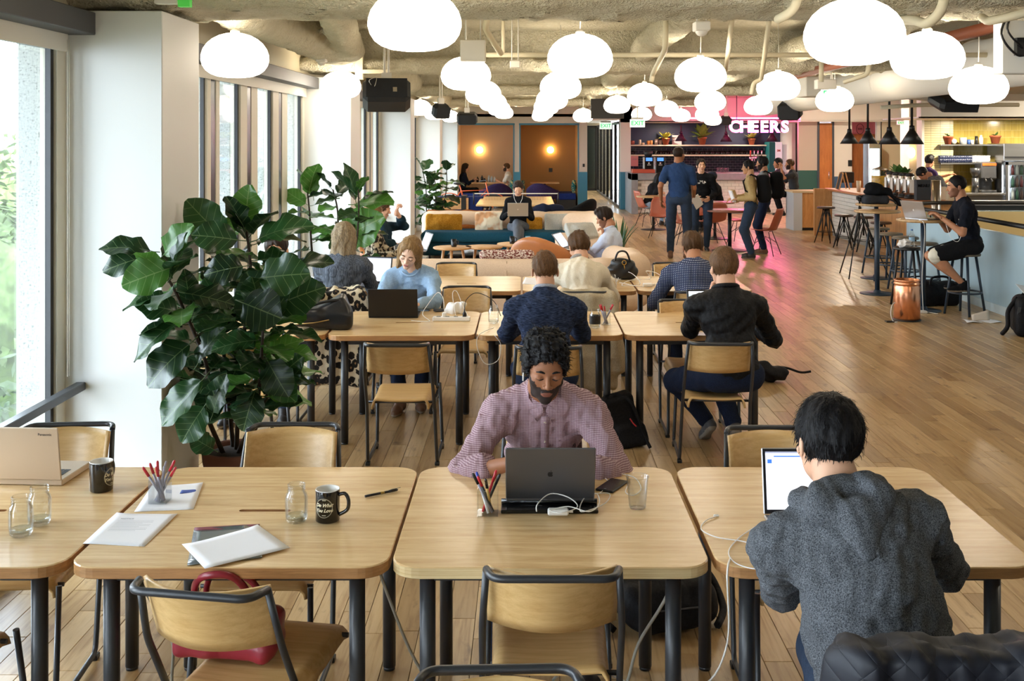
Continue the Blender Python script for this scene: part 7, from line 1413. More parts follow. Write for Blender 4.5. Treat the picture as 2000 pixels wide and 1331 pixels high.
m = MB(); m.box((-.05, 0, .045), (.03, .03, .03), None, .006); m.build('white_plug', M_wplast, r); m = MB(); m.lathe([(.014, 0), (.014, .02), (.006, .035), (.004, .05)], (.09, 0, .03), 12); m.build('black_plug', M_black, r)
P_ = TP(882, 627)
cable('black cord arching from the power strip toward the jar', [P_+Vector((.09, 0, .08)), P_+Vector((.1, .03, .14)), P_+Vector((.16, .1, .18)), P_+Vector((.24, .15, .15)), P_+Vector((.3, .15, .1)), P_+Vector((.34, .14, .01))], .0028, M_black)
cable('white cord looping from the power strip around the laptop', [P_+Vector((-.05, 0, .06)), P_+Vector((-.06, .02, .15)), P_+Vector((-.1, .05, .19)), P_+Vector((-.16, .03, .12)), P_+Vector((-.2, -.02, .05)), P_+Vector((-.15, -.05, .005)), P_+Vector((-.28, -.02, .005))], .0022, M_wplast)
cable('thin white cord rising in a tall loop behind the power strip', [P_+Vector((.03, .05, .01)), P_+Vector((.0, .1, .17)), P_+Vector((.03, .1, .19)), P_+Vector((.07, .08, .1)), P_+Vector((.12, .04, .01))], .0022, M_wplast)
d_ = SDF(.006, .02, 9); d_.ell((0, 0, .03), (.07, .05, .04)); d_.ell((.04, 0, .05), (.04, .035, .03)); d_.noise(.009, 55); o = d_.build('tissue_pack', mat('tissue_white', '#e8e6e4', .8)); o.location = TP(888, 612); tag(o, 'crumpled white tissue pack behind the power strip', 'tissue')
o = thing('mobile_phone', 'small dark phone beside the tissue pack', 'phone', TP(857, 609), .4); m = MB(); m.box((0, 0, .01), (.07, .05, .018), None, .004); m.build('case', mat('slate_case', '#3c4048', .4), o); m = MB(); m.box((0, 0, .0195), (.06, .04, .001)); m.build('screen', M_black, o)
cable('white cable dangling over the near edge of the second row', [TP(965, 640), Vector((-.3, 6.9, .74)), Vector((-.31, 6.88, .66)), Vector((-.26, 6.88, .56)), Vector((-.18, 6.88, .58)), Vector((-.16, 6.88, .68)), Vector((-.2, 6.9, .735))], .0022, M_wplast)
# ---- third row
r = thing('leather_handbag', 'black slouchy handbag with gold ring on the back row', 'bag', Vector((.88, 9.7, TT))); d_ = SDF(.009, .04, 5); d_.ell((0, 0, .08), (.14, .08, .08)); d_.ell((-.02, 0, .15), (.09, .05, .05)); d_.noise(.008, 24); d_.build('bag_body', M_leather, r); m = MB(); m.tube(spline([(-.08, -.03, .17), (-.05, -.05, .25), (.02, -.05, .25), (.06, -.03, .16)]), .009, 8); m.build('handle', M_leather, r); m = MB(); m.tube([(.0+.018*math.cos(a), -.08, .16+.02*math.sin(a)) for a in [2*PI*k/14 for k in range(14)]], .003, 6, closed=True); m.tube([(0, -.08, .14), (.005, -.085, .1)], .003, 5); m.build('ring', mat('gold_ring', '#c9a14a', .25, metal=1), r)
cable('loose white cable in loops on the back row', tw([(1205, 550), (1215, 532, .05), (1235, 535, .07), (1250, 555), (1215, 558), (1230, 548), (1270, 545), (1262, 530, .08), (1285, 535, .06), (1292, 550), (1255, 560), (1210, 552)]), .003, M_wplast)
o = thing('power_adapter', 'white square adapter on the back row beside the looped cable', 'adapter', TP(1265, 560)); m = MB(); m.box((0, 0, .014), (.08, .06, .028), None, .006); m.build('housing', M_wplast, o); m = MB(); m.box((.05, .01, .014), (.03, .02, .016), None, .003); m.build('plug', M_wplast, o)
# ================================================================== BAGS AND COATS
M_redl = mat('crimson_leather', '#8e2130', .35, bump=.1, bscale=60, coat=.2)
r = thing('leather_handbag', 'red leather handbag on the seat of the turned oak chair', 'bag', (-.9, 3.27, .445), math.radians(-10)); d_ = SDF(.008, .03, 2); d_.box((0, .0, .07), (.165, .07, .06), None, .04); d_.box((0, 0, .03), (.15, .08, .03), None, .02); d_.noise(.004, 25); d_.build('bag_body', M_redl, r)
m = MB(); m.tube(spline([(-.1, .0, .1), (-.09, -.05, .2), (-.03, -.1, .262), (.06, -.08, .25), (.11, .0, .1)]), .011, 8); m.tube(spline([(-.1, .04, .1), (-.06, .0, .22), (.06, .0, .22), (.12, .04, .1)]), .01, 8); m.build('handle', M_redl, r)
M_pack = fabric('black_nylon', '#0d0d10', '#19191d', 140, rough=.6, fold=.3)
r = thing('backpack', 'black backpack lying on the floor under the pale-edged table', 'bag', (.56, 4.5, 0), .25); d_ = SDF(.011, .05, 4); d_.box((0, 0, .1), (.21, .17, .09), None, .07); d_.ell((-.02, .03, .19), (.16, .12, .07)); d_.box((-.02, -.17, .075), (.13, .03, .05), None, .03); d_.noise(.007, 18); d_.build('bag_body', M_pack, r); m = MB(); m.tube(spline([(.15, .1, .18), (.24, .05, .14), (.25, -.08, .05), (.18, -.18, .02)]), .016, 6); m.build('strap', M_pack, r); m = MB(); m.tube(spline([(-.2, .0, .12), (-.3, -.03, .08), (-.24, -.12, .02)]), .014, 6); m.build('strap', M_pack, r); m = MB(); m.tube([(-.15, -.19, .11), (.1, -.195, .11)], .004, 6); m.build('zip', M_rail, r)
r = thing('messenger_bag', 'black messenger bag with small red mark, leaning on a second row table leg', 'bag', (.62, 7.0, 0), .2); d_ = SDF(.011, .04, 4); d_.box((0, 0, .17), (.1, .07, .17), rot(0, -12, 0), .04); d_.box((.05, -.05, .08), (.1, .05, .07), rot(0, -8, 0), .03); d_.noise(.006, 20); d_.build('bag_body', M_pack, r); m = MB(); m.tube(spline([(-.04, 0, .34), (.04, -.09, .3), (.12, -.1, .1), (.16, -.12, .01)]), .012, 6); m.build('strap', M_pack, r); m = MB(); m.tube(spline([(.03, -.1, .2), (.05, -.105, .17), (.07, -.11, .15)]), .004, 5); m.build('red_mark', M_redp, r)
r = thing('soft_bag', 'black soft bag on the floor right of the jacket man\'s chair', 'bag', (2.02, 8.85, 0), .1); d_ = SDF(.013, .04, 6); d_.ell((0, 0, .07), (.15, .1, .075)); d_.ell((-.06, 0, .12), (.06, .06, .06)); d_.noise(.012, 22); d_.build('bag_body', M_pack, r); m = MB(); m.tube(spline([(.05, 0, .12), (.15, .03, .1), (.25, 0, .07), (.33, -.02, .08)]), .01, 6); m.build('strap', M_pack, r)
r = thing('backpack', 'black backpack with papers on top, leaning on the pale blue guard wall', 'bag', (5.16, 10.95, 0), -.3); d_ = SDF(.014, .05, 7); d_.box((0, 0, .2), (.19, .14, .19), rot(0, 4, 0), .08); d_.box((-.02, -.13, .13), (.16, .06, .12), None, .05); d_.noise(.008, 14); d_.build('bag_body', M_pack, r); m = MB(); m.tube(spline([(-.15, -.05, .38), (-.24, -.1, .25), (-.25, -.14, .1), (-.3, -.1, .01)]), .022, 6); m.tube(spline([(-.12, 0, .38), (-.02, .0, .46), (.1, 0, .4)]), .014, 6); m.build('strap', M_pack, r); m = MB(); m.box((-.06, -.19, .2), (.03, .01, .14), rot(0, 8, 0)); m.box((-.15, -.17, .24), (.03, .01, .12), rot(0, 8, 0)); m.build('grey_panel', M_rail, r)
o = MB().box((0, 0, 0), (.28, .2, .004), rot(25, 12, 10)).build('paper_sheet', M_paper); o.location = (5.16, 10.95, .44); tag(o, 'cream paper sticking out of the black backpack by the blue wall', 'paper')
r = thing('crumpled_papers', 'folded white papers on the floor beside the black backpack', 'paper', (4.98, 11.75, 0)); m = MB(); m.grid(lambda u, v: (-.2+.38*u+.04*v, -.1+.22*v, .006+.008*math.sin(u*8+v*3)), 8, 6, .002); m.build('flat_sheet', M_paper, r); m = MB(); m.grid(lambda u, v: (-.1+.2*u, .0+.03*v+.02*u, .01+.1*v*(.6+.5*u)), 5, 4, .002); m.build('folded_sheet', mat('cream_paper', '#e0d3c4', .7), r)
r = thing('duffel_bag', 'dark sports bag on the floor behind the copper bin', 'bag', (4.92, 12.95, 0), .2); d_ = SDF(.015, .05, 7); d_.cap((-.2, 0, .15), (.2, 0, .15), .14); d_.box((0, 0, .1), (.26, .14, .1), None, .05); d_.noise(.01, 14); d_.build('bag_body', M_pack, r); m = MB(); m.tube(spline([(-.12, -.1, .22), (-.1, -.12, .34), (.1, -.12, .34), (.12, -.1, .22)]), .014, 6); m.build('handle', M_pack, r)
r = thing('camera_bag', 'grey and black backpack lying on the tall table in the back', 'bag', (5.0, 15.36, 1.07)); d_ = SDF(.014, .04, 7); d_.box((-.02, 0, .06), (.18, .12, .06), None, .05); d_.noise(.006, 18); d_.build('bag_body', M_dkf, r); m = MB(); m.tube(spline([(.12, -.08, .08), (.22, -.12, .04), (.26, -.12, -.04), (.24, -.1, -.1)]), .014, 6); m.build('strap', M_black, r)
d_ = SDF(.016, .05, 8); d_.ell((0, 0, .05), (.2, .12, .07)); d_.ell((-.06, 0, .12), (.11, .1, .06)); d_.cap((.12, -.05, .06), (.27, -.14, -.1), .035); d_.noise(.012, 16); o = d_.build('dark_jacket', M_blackf); o.location = (5.04, 15.4, 1.19); tag(o, 'dark jacket and cap piled over the bag on the tall table', 'jacket')
# coats over chairs
def coat(name, label, loc, rz, w, ztop, zbot, m_, thick=.05, seed=3, sleeves=True, yb=-.44, vx=.012, flare=.04):
    d_ = SDF(vx, .05, seed); n = 6
    for k in range(n):
        z0 = ztop-.03-(ztop-zbot)*k/n; z1 = ztop-.03-(ztop-zbot)*(k+1)/n; f = 1+flare*k
        d_.box((0, yb-.02*0+.02*math.sin(k*1.3)*.5-.0, (z0+z1)/2), (w/2*f, thick, (z0-z1)/2+.02), None, .04)
    d_.box((0, yb+.07, ztop-.08), (w/2*.95, .04, .09), None, .03)
    if sleeves: d_.cap((w/2, yb, ztop-.06), (w/2+.06, yb-.03, zbot+.12), .05, .045); d_.cap((-w/2, yb, ztop-.06), (-w/2-.05, yb-.03, zbot+.2), .05, .045)
    d_.noise(.010, 13, (1.6, 1, .25)); d_.noise(.004, 35, (1.5, 1, .3)); o = d_.build(name, m_); o.location = loc; o.rotation_euler = (0, 0, rz); return tag(o, label, 'coat')
coat('leopard_coat', 'leopard print coat draped over the chair of the bobbed woman', (-1.5, 8.8, 0), 0, .42, .83, .13, M_leop)
coat('trench_coat', 'beige trench coat hanging over the chair of the woman with the bun', (.47, 8.8, 0), 0, .4, .815, .1, fabric('beige_gabardine', '#a8997f', '#bdae93', 160), seed=5)
t = NT('quilted_navy'); v = t.coord((1, 1, 1), rot=(0, PI/4, 0)); w1 = t.new('SeparateXYZ'); t.link(v, w1.inputs[0])
def tri(sock):
    a = t.new('Math', operation='MULTIPLY'); t.link(sock, a.inputs[0]); a.inputs[1].default_value = 75; b_ = t.new('Math', operation='SINE'); t.link(a.outputs[0], b_.inputs[0]); c_ = t.new('Math', operation='ABSOLUTE'); t.link(b_.outputs[0], c_.inputs[0]); p_ = t.new('Math', operation='POWER'); t.link(c_.outputs[0], p_.inputs[0]); p_.inputs[1].default_value = .35; return p_.outputs[0]
mi_ = t.new('Math', operation='MINIMUM'); t.link(tri(w1.outputs[0]), mi_.inputs[0]); t.link(tri(w1.outputs[2]), mi_.inputs[1]); t.bump(mi_.outputs[0], .35, .006); t.b.inputs['Base Color'].default_value = hx('#0b0f1c'); t.b.inputs['Roughness'].default_value = .6; M_quilt = t.m
copy_tree(ch0, (.93, 1.86, 0), math.radians(183), label='chair nearest the camera at the corner, hidden under a quilted navy jacket')
coat('quilted_jacket', 'navy quilted jacket over the chair at the near right corner', (.93, 1.86, 0), PI, .5, .93, .4, M_quilt, thick=.075, seed=9, yb=-.45, flare=.03)
d_ = SDF(.012, .04, 3); d_.cap((-.15, 0, 0), (.2, .03, .0), .06); d_.noise(.008, 20); 
# ================================================================== COPPER BIN, TRIPOD, FLOOR BITS
M_cop = mat('polished_copper', '#f2a880', .26, metal=1); r = thing('copper_bin', 'polished copper bin standing on the floor beneath the laptop table', 'bin', (4.2, 11.85, 0))
m = MB(); m.lathe([(.135, .012), (.14, .016), (.14, .37), (.132, .385), (.134, .395), (.141, .4), (.141, .41), (.134, .417), (.134, .43), (.14, .436), (.14, .446), (.134, .45), (.128, .446), (.126, .3), (0, .3)], n=48); m.build('bin_body', M_cop, r); m = MB(); m.lathe([(0, 0), (.15, 0), (.15, .012), (0, .012)], n=40); m.build('base_plate', M_black, r)
cable('white charging cord looping beside the copper bin', [Vector((4.05, 11.8, .2)), Vector((4.0, 11.75, .17)), Vector((3.98, 11.72, .08)), Vector((4.0, 11.7, .01)), Vector((4.03, 11.66, .01))], .005, M_wplast)
o = MB().box((0, 0, .006), (.12, .07, .012), None, .003).build('floor_socket_plate', M_black); o.location = (3.98, 11.72, 0); tag(o, 'flat black plate on the floor beside the copper bin', 'plate')
r = thing('power_adapter', 'white adapter brick with black cord on the floor behind the copper bin', 'adapter', (4.55, 12.32, 0)); m = MB(); m.box((0, 0, .014), (.08, .08, .028), None, .006); m.build('housing', M_wplast, r); m = MB(); m.tube(spline([(-.04, 0, .01), (-.12, .05, .01), (-.2, .02, .01), (-.22, .1, .01), (-.05, .14, .01)]), .008, 6); m.build('black_cord', M_black, r); m = MB(); m.tube(spline([(.04, 0, .01), (.1, -.04, .008), (.14, -.1, .008)]), .004, 6); m.build('white_cord', M_wplast, r)
cable('white laptop cable hanging down the column of the tall table', [Vector((4.5, 12.3, 1.07)), Vector((4.52, 12.2, 1.03)), Vector((4.58, 12.36, .8)), Vector((4.57, 12.4, .4)), Vector((4.56, 12.34, .03))], .004, M_wplast)
cable('thin white earphone wire of the man in the black t-shirt', [Vector((4.72, 12.1, 1.06)), Vector((4.75, 12.02, .9)), Vector((4.82, 12.0, .85)), Vector((4.86, 12.0, .95)), Vector((4.85, 12.05, 1.1))], .0025, M_wplast)
r = thing('camera_tripod', 'black camera tripod standing before the white brick counter', 'tripod', (4.78, 15.4, 0)); ap = Vector((0, 0, 1.0))
for q in (FL(1640, 534), FL(1658, 546), FL(1736, 541)):
    f_ = Vector((q.x-4.78, q.y-15.4, 0)); m = MB(); m.tube([ap, ap*.5+f_*.5], .014, 6); m.tube([ap*.5+f_*.5, f_], .009, 6); m.tube([(ap*.5+f_*.5)*1.0-Vector((0, 0, .02)), (ap*.5+f_*.5)+Vector((0, 0, .02))], .018, 6); m.build('leg', M_black, r)
m = MB(); m.tube([(0, 0, .75), (0, 0, 1.1)], .013, 8); m.build('centre_column', M_black, r); m = MB(); m.ell((0, 0, 1.13), (.03, .03, .035)); m.box((0, -.02, 1.18), (.05, .07, .02), None, .004); m.tube([(.02, 0, 1.15), (.14, -.1, 1.12)], .007, 6); m.box((-.03, 0, 1.15), (.03, .05, .05), None, .005); m.build('pan_head', M_black, r)
r = thing('water_bottle', 'clear water bottle on the stool beside the laptop table', 'bottle', (4.66, 12.98, .69)); m = MB(); m.lathe([(0, 0), (.03, 0), (.033, .01), (.033, .14), (.014, .19), (.012, .2)], n=20); m.build('bottle_wall', M_jar, r); m = MB(); m.lathe([(.014, .2), (.014, .215), (0, .215)], n=14); m.build('cap', mat('blue_cap', '#4d7fb8', .4), r); m = MB(); m.lathe([(.034, .07), (.034, .12)], n=20, cap=False); m.build('bottle_label', mat('pale_blue_label', '#9fc0dc', .5), r)
d_ = SDF(.008, .02, 2); d_.ell((0, 0, .04), (.07, .06, .04)); d_.ell((.04, 0, .07), (.04, .04, .03)); d_.noise(.012, 50); o = d_.build('crumpled_tissue', mat('tissue_white')); o.location = (4.55, 12.94, .69); tag(o, 'crumpled white tissue on the dark stool', 'tissue')
# cups and plant on the lounge tables
for x, y, z, lb, c_ in ((-1.03, 15.4, .45, 'black mug on the leftmost lounge side table', '#0e0e10'), (-.2, 15.85, .45, 'dark mug on the side table by the cognac chair', '#1a1a1c'), (0.03, 15.85, .45, 'small blue glass on the side table by the cognac chair', '#6fa3b8')):
    r = thing('coffee_mug', lb, 'mug', (x, y, z)); m = MB(); m.lathe([(0, 0), (.036, 0), (.04, .01), (.04, .11), (.036, .11), (.034, .02), (0, .02)], n=20); m.build('body', mat('cup_'+c_[1:], c_, .25), r); m = MB(); m.tube(spline([(.038, 0, .09), (.065, 0, .08), (.06, 0, .04), (.038, 0, .025)]), .006, 6); m.build('handle', mat('cup_'+c_[1:]), r)
r = thing('succulent', 'tiny succulent in a pale bowl on the side table', 'plant', (-.08, 15.8, .45)); m = MB(); m.lathe([(0, 0), (.04, 0), (.05, .04), (0, .04)], n=16); m.build('bowl', M_lgrey, r); m = MB(); [m.ell((.025*math.cos(a), .025*math.sin(a), .05), (.014, .008, .018), 8, 6) for a in range(7)]; o = m.build('leaves', mat('succulent_green', '#5d8a5c', .6), r); tag(o, kind='stuff')
d_ = SDF(.01, .02, 2); d_.box((0, 0, .03), (.1, .07, .03), None, .02); d_.noise(.006, 30); o = d_.build('folded_cloth', mat('pale_cloth', '#d5d8da', .9)); o.location = (-.83, 16.0, .3); tag(o, 'small folded white cloth between the lounge side tables', 'cloth'); 
r = thing('low_side_table', 'low dark wire table behind the two lounge side tables', 'table', (-.75, 16.0, 0)); m = MB(); m.b2((-.4, -.2, .285), (.4, .2, .3)); m.build('tabletop', M_black, r); [MB().tube([(x, y, 0), (x, y, .285)], .01, 6).build('leg', M_black, r) for x in (-.37, .37) for y in (-.17, .17)]
o = MB().box((0, 0, .0), (.12, .08, .012), None, .003).build('book', mat('slate_book', '#4a5c6c', .5)); o.location = (-.72, 18.1, .457); tag(o, 'small slate-coloured book lying on the teal seat', 'book')
d_ = SDF(.02, .04, 3); d_.ell((0, 0, 0), (.3, .1, .09)); d_.noise(.02, 12); o = d_.build('folded_jacket', fabric('navy_jacket', '#141a30', '#1f2840')); o.location = (.37, 18.78, .76); tag(o, 'navy jacket lying over the sofa back behind the woman', 'jacket')
# cables and bottles on the left booth table
for k, (dx, h_, c_) in enumerate(((-.25, .16, '#15161a'), (-.12, .2, '#15161a'), (-.05, .12, '#2a2c33'), (.08, .2, '#b8c4cc'), (.16, .18, '#b8c4cc'), (.24, .16, '#c8d0d4'))):
    o = MB().lathe([(0, 0), (.035, 0), (.036, h_*.7), (.015, h_*.85), (.015, h_), (0, h_)], n=12).build('bottle', mat('bot_'+c_[1:], c_, .2)); o.location = (-1.15+dx, 31.2, .735); tag(o, ('dark' if k < 3 else 'pale')+' bottle or cup on the busy booth table', 'bottle', ('dark' if k < 3 else 'pale')+' bottles on the booth table')
# ================================================================== BAR BACK SHELVES
M_tc = mat('terracotta', '#a65436', .75)
def pot_plant(x, y, z, s, label, nl=16, col='#a8a850', L=.22, pot=M_tc):
    r = thing('potted_plant', label, 'plant', (x, y, z)); r.scale = (s,)*3; m = MB(); m.lathe([(0, 0), (.06, 0), (.09, .13), (.1, .13), (.1, .16), (.085, .16), (0, .14)], n=18); m.build('pot', pot, r); rg_ = random.Random(int(x*10)); lm = MB()
    lm.grid(lambda u, v: ((u-.5)*.42*math.sin(PI*min(.98, v*.9+.08)), v, -.28*v*v), 2, 6, 0); me = lm.mesh('leaf', mat('leaf_'+col[1:], col, .5, var=.3, vscale=3))
    for k in range(nl):
        o = link('leaf', me, r); o.location = (0, 0, .15); o.rotation_euler = (rg_.uniform(.15, 1.2), 0, k*2.4); q = L*rg_.uniform(.7, 1.2); o.scale = (q, q, q)
    return r
pot_plant(pxX(1300, 31.7), 31.66, SH1, 1.25, 'leafy yellow-green plant in terracotta on the navy shelf, left one', 22, '#b5b04e'); pot_plant(pxX(1371, 31.7), 31.66, SH1, 1.4, 'tall spiky variegated plant in terracotta in the middle of the navy shelf', 18, '#8e9a4a', .32); pot_plant(pxX(1468, 31.75), 31.75, SH1, 1.15, 'leafy plant in terracotta under the neon letters', 20, '#b0a65a')
for i, (px, h_, r_, c_, lb) in enumerate(((1234, .12, .09, '#8a3a30', 'coral bowl at the left end of the navy shelf'), (1250, .15, .04, '#d9c4b0', 'pale tall cup on the navy shelf'), (1256, .06, .05, '#c9a08a', 'low blush dish on the navy shelf'), (1266, .12, .045, '#b8743a', 'amber jar on the navy shelf, left of a pair'), (1272, .13, .045, '#c08048', 'amber jar on the navy shelf, right of a pair'), (1282, .17, .06, '#e0d4c4', 'cream paper cups stacked on the navy shelf'), (1290, .14, .05, '#d6cabc', 'cream jar beside the leafy plant'))):
    o = MB().lathe([(0, 0), (r_*.8, 0), (r_, h_*.5), (r_*.85, h_), (0, h_)], n=16).build('shelf_jar', mat('jar_'+c_[1:], c_, .4)); o.location = (pxX(px, 31.75), 31.75, SH1); tag(o, lb, 'jar')
o = MB().b2((-.14, -.01, 0), (.14, .01, .28)).build('framed_card', mat('pale_card', '#cfc3c8', .6)); o.location = (pxX(1322, 31.85), 31.85, SH1); tag(o, 'pale card leaning on the navy shelf between plants', 'card')
mm = MB(); mm.lathe([(0, 0), (.045, 0), (.05, .01), (.05, .12), (.043, .12), (.04, .02), (0, .02)], n=12); mm.tube([(.05, 0, .09), (.075, 0, .08), (.07, 0, .04), (.048, 0, .03)], .008, 5); mme = mm.mesh('black_mug', mat('black_glaze')); k = 0
for i in range(44):
    px = 1281+i*4.95
    if px > 1494: break
    o = link('black_mug', mme); o.location = (pxX(px, 31.7), 31.7+(i % 2)*.06, SH2); o.rotation_euler = (0, 0, i*.3); tag(o, 'black mug in the long row on the lower navy shelf', 'mug', 'black mugs on the lower bar shelf')
for x in (1231, 1236): o = link('black_mug', mme); o.location = (pxX(x, 31.7), 31.7, SH2); tag(o, 'black mug standing apart at the left end of the lower shelf', 'mug', 'two mugs apart')
for px, lb in ((1267, 'black coffee machine with a bean hopper, left of two'), (1289, 'black coffee machine with blue screen, right of two')):
    r = thing('coffee_machine', lb, 'coffee machine', (pxX(px, 28.9), 28.9, 1.08)); m = MB(); m.b2((-.12, -.02, 0), (.12, .3, .42), .01); m.b2((-.12, -.1, 0), (.12, .0, .05)); m.b2((-.12, -.1, .3), (.12, 0, .42), .01); m.build('housing', mat('gloss_black'), r); m = MB(); m.b2((-.085, -.106, .32), (.085, -.1, .41)); m.build('display', mat('blue_display', '#3f74d8', .3, emit=1.2), r); m = MB(); m.tube([(0, -.06, .3), (0, -.06, .22)], .03, 8); m.b2((-.05, -.09, .2), (.05, -.03, .23)); m.build('spout', M_chrome, r)
    m = MB(); m.b2((-.125, -.105, 0), (-.115, .3, .42)); m.b2((.115, -.105, 0), (.125, .3, .42)); m.build('side_trim', M_chrome, r)
    if '1267' or 'hopper' in lb:
        if 'hopper' in lb: m = MB(); m.lathe([(.09, .42), (.12, .52), (.12, .58), (0, .58)], (0, .1, 0), 16); m.build('bean_hopper', mat('smoke_plastic', '#2a2c30', .3), r)
o = MB().b2((-.11, -.01, 0), (.11, .01, .3)).build('pink_notice', mat('pink_paper', '#e0a0a8', .6)); o.location = (pxX(1239, 31.2), 31.2, 1.2); tag(o, 'pink notice standing left of the coffee machines', 'sign'); V, Fs = text_mb('COFFEE', .04, 0, .001); m = MB(); m.add([(v.x, -.012, .2+v.y) for v in V], Fs); m.build('lettering', mat('grey_print'), o)
o = MB().b2((-.3, -.1, 0), (.3, .3, .1), .01).build('coral_tray', mat('coral_tray_red', '#c2543c', .5)); o.location = (3.15, 28.8, 1.08); tag(o, 'coral tray of lids on the end of the bar counter', 'tray')
r = thing('beer_tap_tower', 'chrome tap tower on the bar behind the man in khaki', 'tap', (pxX(1476, 28.9), 28.9, 1.08)); m = MB(); m.tube([(-.1, 0, 0), (-.1, 0, .4)], .03, 10); m.tube([(.1, 0, 0), (.1, 0, .4)], .03, 10); m.tube([(-.18, 0, .4), (.18, 0, .4)], .035, 10); m.build('tower', M_chrome, r)
for k in range(4): m = MB(); x = -.15+.1*k; m.tube([(x, -.03, .38), (x, -.09, .36), (x, -.09, .3)], .01, 6); m.tube([(x, -.03, .42), (x, -.05, .6)], [.012, .02], 6); m.build('tap', mat('tap_red', '#b8402e', .4) if k == 0 else M_chrome, r)
for k in range(7): o = MB().lathe([(0, 0), (.03, 0), (.035, .14), (.03, .14), (.028, .01), (0, .01)], n=12).build('drinking_glass', M_jar); o.location = (pxX(1402+k*3.2, 29.1), 29.1+.05*(k % 2), 1.08); tag(o, 'drinking glass in the cluster on the bar counter', 'glass', 'glasses on the bar')
r = thing('drinks_cabinet', 'teal-sided upright cabinet with lit lettered front at the end of the bar', 'cabinet', (pxX(1508, 31.6), 31.2, 0)); m = MB(); m.b2((-.18, 0, .9), (.0, .6, 1.9), .01); m.build('side_panel', mat('teal_metal', '#1f6b70', .4), r); m = MB(); m.b2((0, 0, .9), (.2, .6, 1.9), .01); m.build('front_panel', mat('pale_lit_panel', '#d8c8d0', .4, emit=.3), r)
V, Fs = text_mb('DRAFT', .12, .0, .002); m = MB(); m.add([(.1+v.y*-1*1, -.004, 1.15-v.x*-1) for v in V], Fs); V, Fs = text_mb('IM', .1, .0, .002); m.add([(.1+v.x, -.004, 1.65+v.y) for v in V], Fs); m.build('lettering', mat('coral_letters', '#c8502e', .5), r); m = MB(); m.b2((-.15, .05, 0), (.18, .55, .9)); m.build('base_cabinet', M_navy, r)
# ================================================================== SERVICE COUNTER THINGS
ZC = .975
def oncounter(px, Y): return Vector((pxX(px, Y), Y, ZC))
r = thing('a_frame_sign', 'small wooden folding chalkboard at the far end of the wooden counter', 'sign', (6.45, 21.9, ZC)); m = MB(); R1 = rot(0, 14, 0); m.box((-.05, 0, .15), (.012, .22, .32), R1); m.build('chalkboard', mat('chalkboard', '#2c3036', .7), r); m = MB(); m.box((-.06, -.12, .16), (.02, .02, .36), R1); m.box((-.06, .12, .16), (.02, .02, .36), R1); m.box((.07, -.12, .16), (.02, .02, .36), rot(0, -14, 0)); m.box((.07, .12, .16), (.02, .02, .36), rot(0, -14, 0)); m.build('wooden_frame', M_oakd, r)
for k, (x, y, h_, r_, c_, lb) in enumerate(((6.5, 21.0, .2, .045, '#d8c4a8', 'stack of paper cups beside the chalkboard sign'), (6.62, 20.7, .13, .05, '#d2b48c', 'short stack of paper cups on the wooden counter'), (6.6, 20.3, .08, .14, '#e0a050', 'orange fruit basket on the wooden counter'))):
    o = MB().lathe([(0, 0), (r_*.8, 0), (r_, h_), (r_*.85, h_), (0, h_*.9)], n=18).build('paper_cups' if k < 2 else 'fruit_basket', mat('cup_'+c_[1:], c_, .6)); o.location = (x, y, ZC); tag(o, lb, 'cups' if k < 2 else 'basket')
r = thing('juice_dispenser', 'round glass dispenser of fruit water on the wooden counter', 'dispenser', (6.5, 19.75, ZC)); m = MB(); m.lathe([(0, .05), (.13, .06), (.15, .16), (.15, .36), (.12, .44), (.08, .45)], n=24); m.build('glass_tank', M_jar, r); m = MB(); m.lathe([(0, .07), (.125, .08), (.142, .17), (.142, .34), (0, .34)], n=24); m.build('fruit_water', mat('fruit_water', '#d9ae45', .2, var=.3, vscale=25), r); m = MB(); m.lathe([(.13, .45), (.13, .47), (.03, .5), (0, .52)], n=20); m.lathe([(.12, 0), (.1, .05)], n=20); m.build('lid_and_stand', M_chrome, r); m = MB(); m.tube([(-.14, -.02, .1), (-.2, -.02, .1), (-.2, -.02, .06)], .012, 6); m.build('spigot', M_chrome, r)
for k in range(4):
    r = thing('coffee_urn', 'tall silver coffee urn with pale label, %s of four on the counter' % ('furthest', 'second furthest', 'second nearest', 'nearest')[k], 'coffee urn', (6.56, 19.35-.33*k, ZC), 0, 'coffee urns on the counter'); m = MB(); m.lathe([(0, .04), (.085, .04), (.085, .34), (.07, .37), (.07, .39), (0, .4)], n=22); m.build('body', M_chrome, r); m = MB(); m.b2((-.09, -.05, .1), (-.084, .05, .33)); m.b2((-.04, -.091, .1), (.05, -.084, .33)); m.build('urn_label', M_wplast, r); m = MB(); m.lathe([(.095, 0), (.095, .04), (0, .04)], n=22); m.lathe([(.075, .39), (.06, .43), (0, .44)], n=18); m.tube([(-.05, 0, .43), (-.12, 0, .42)], .012, 6); m.build('lid_and_base', M_black, r); m = MB(); m.tube([(-.085, 0, .12), (-.13, 0, .12), (-.13, 0, .09)], .012, 6); m.build('tap', M_black, r)
r = thing('menu_block', 'dark block of leaflets with white writing beside the urns', 'sign', (6.62, 17.95, ZC)); m = MB(); m.b2((-.12, -.06, 0), (.12, .06, .34), .005); m.build('block', mat('chalkboard'), r); V, Fs = text_mb('MENU', .07, .001, .001); m = MB(); m.add([(v.x, -.064, .24+v.y) for v in V], Fs); m.build('lettering', mat('white_print'), r)
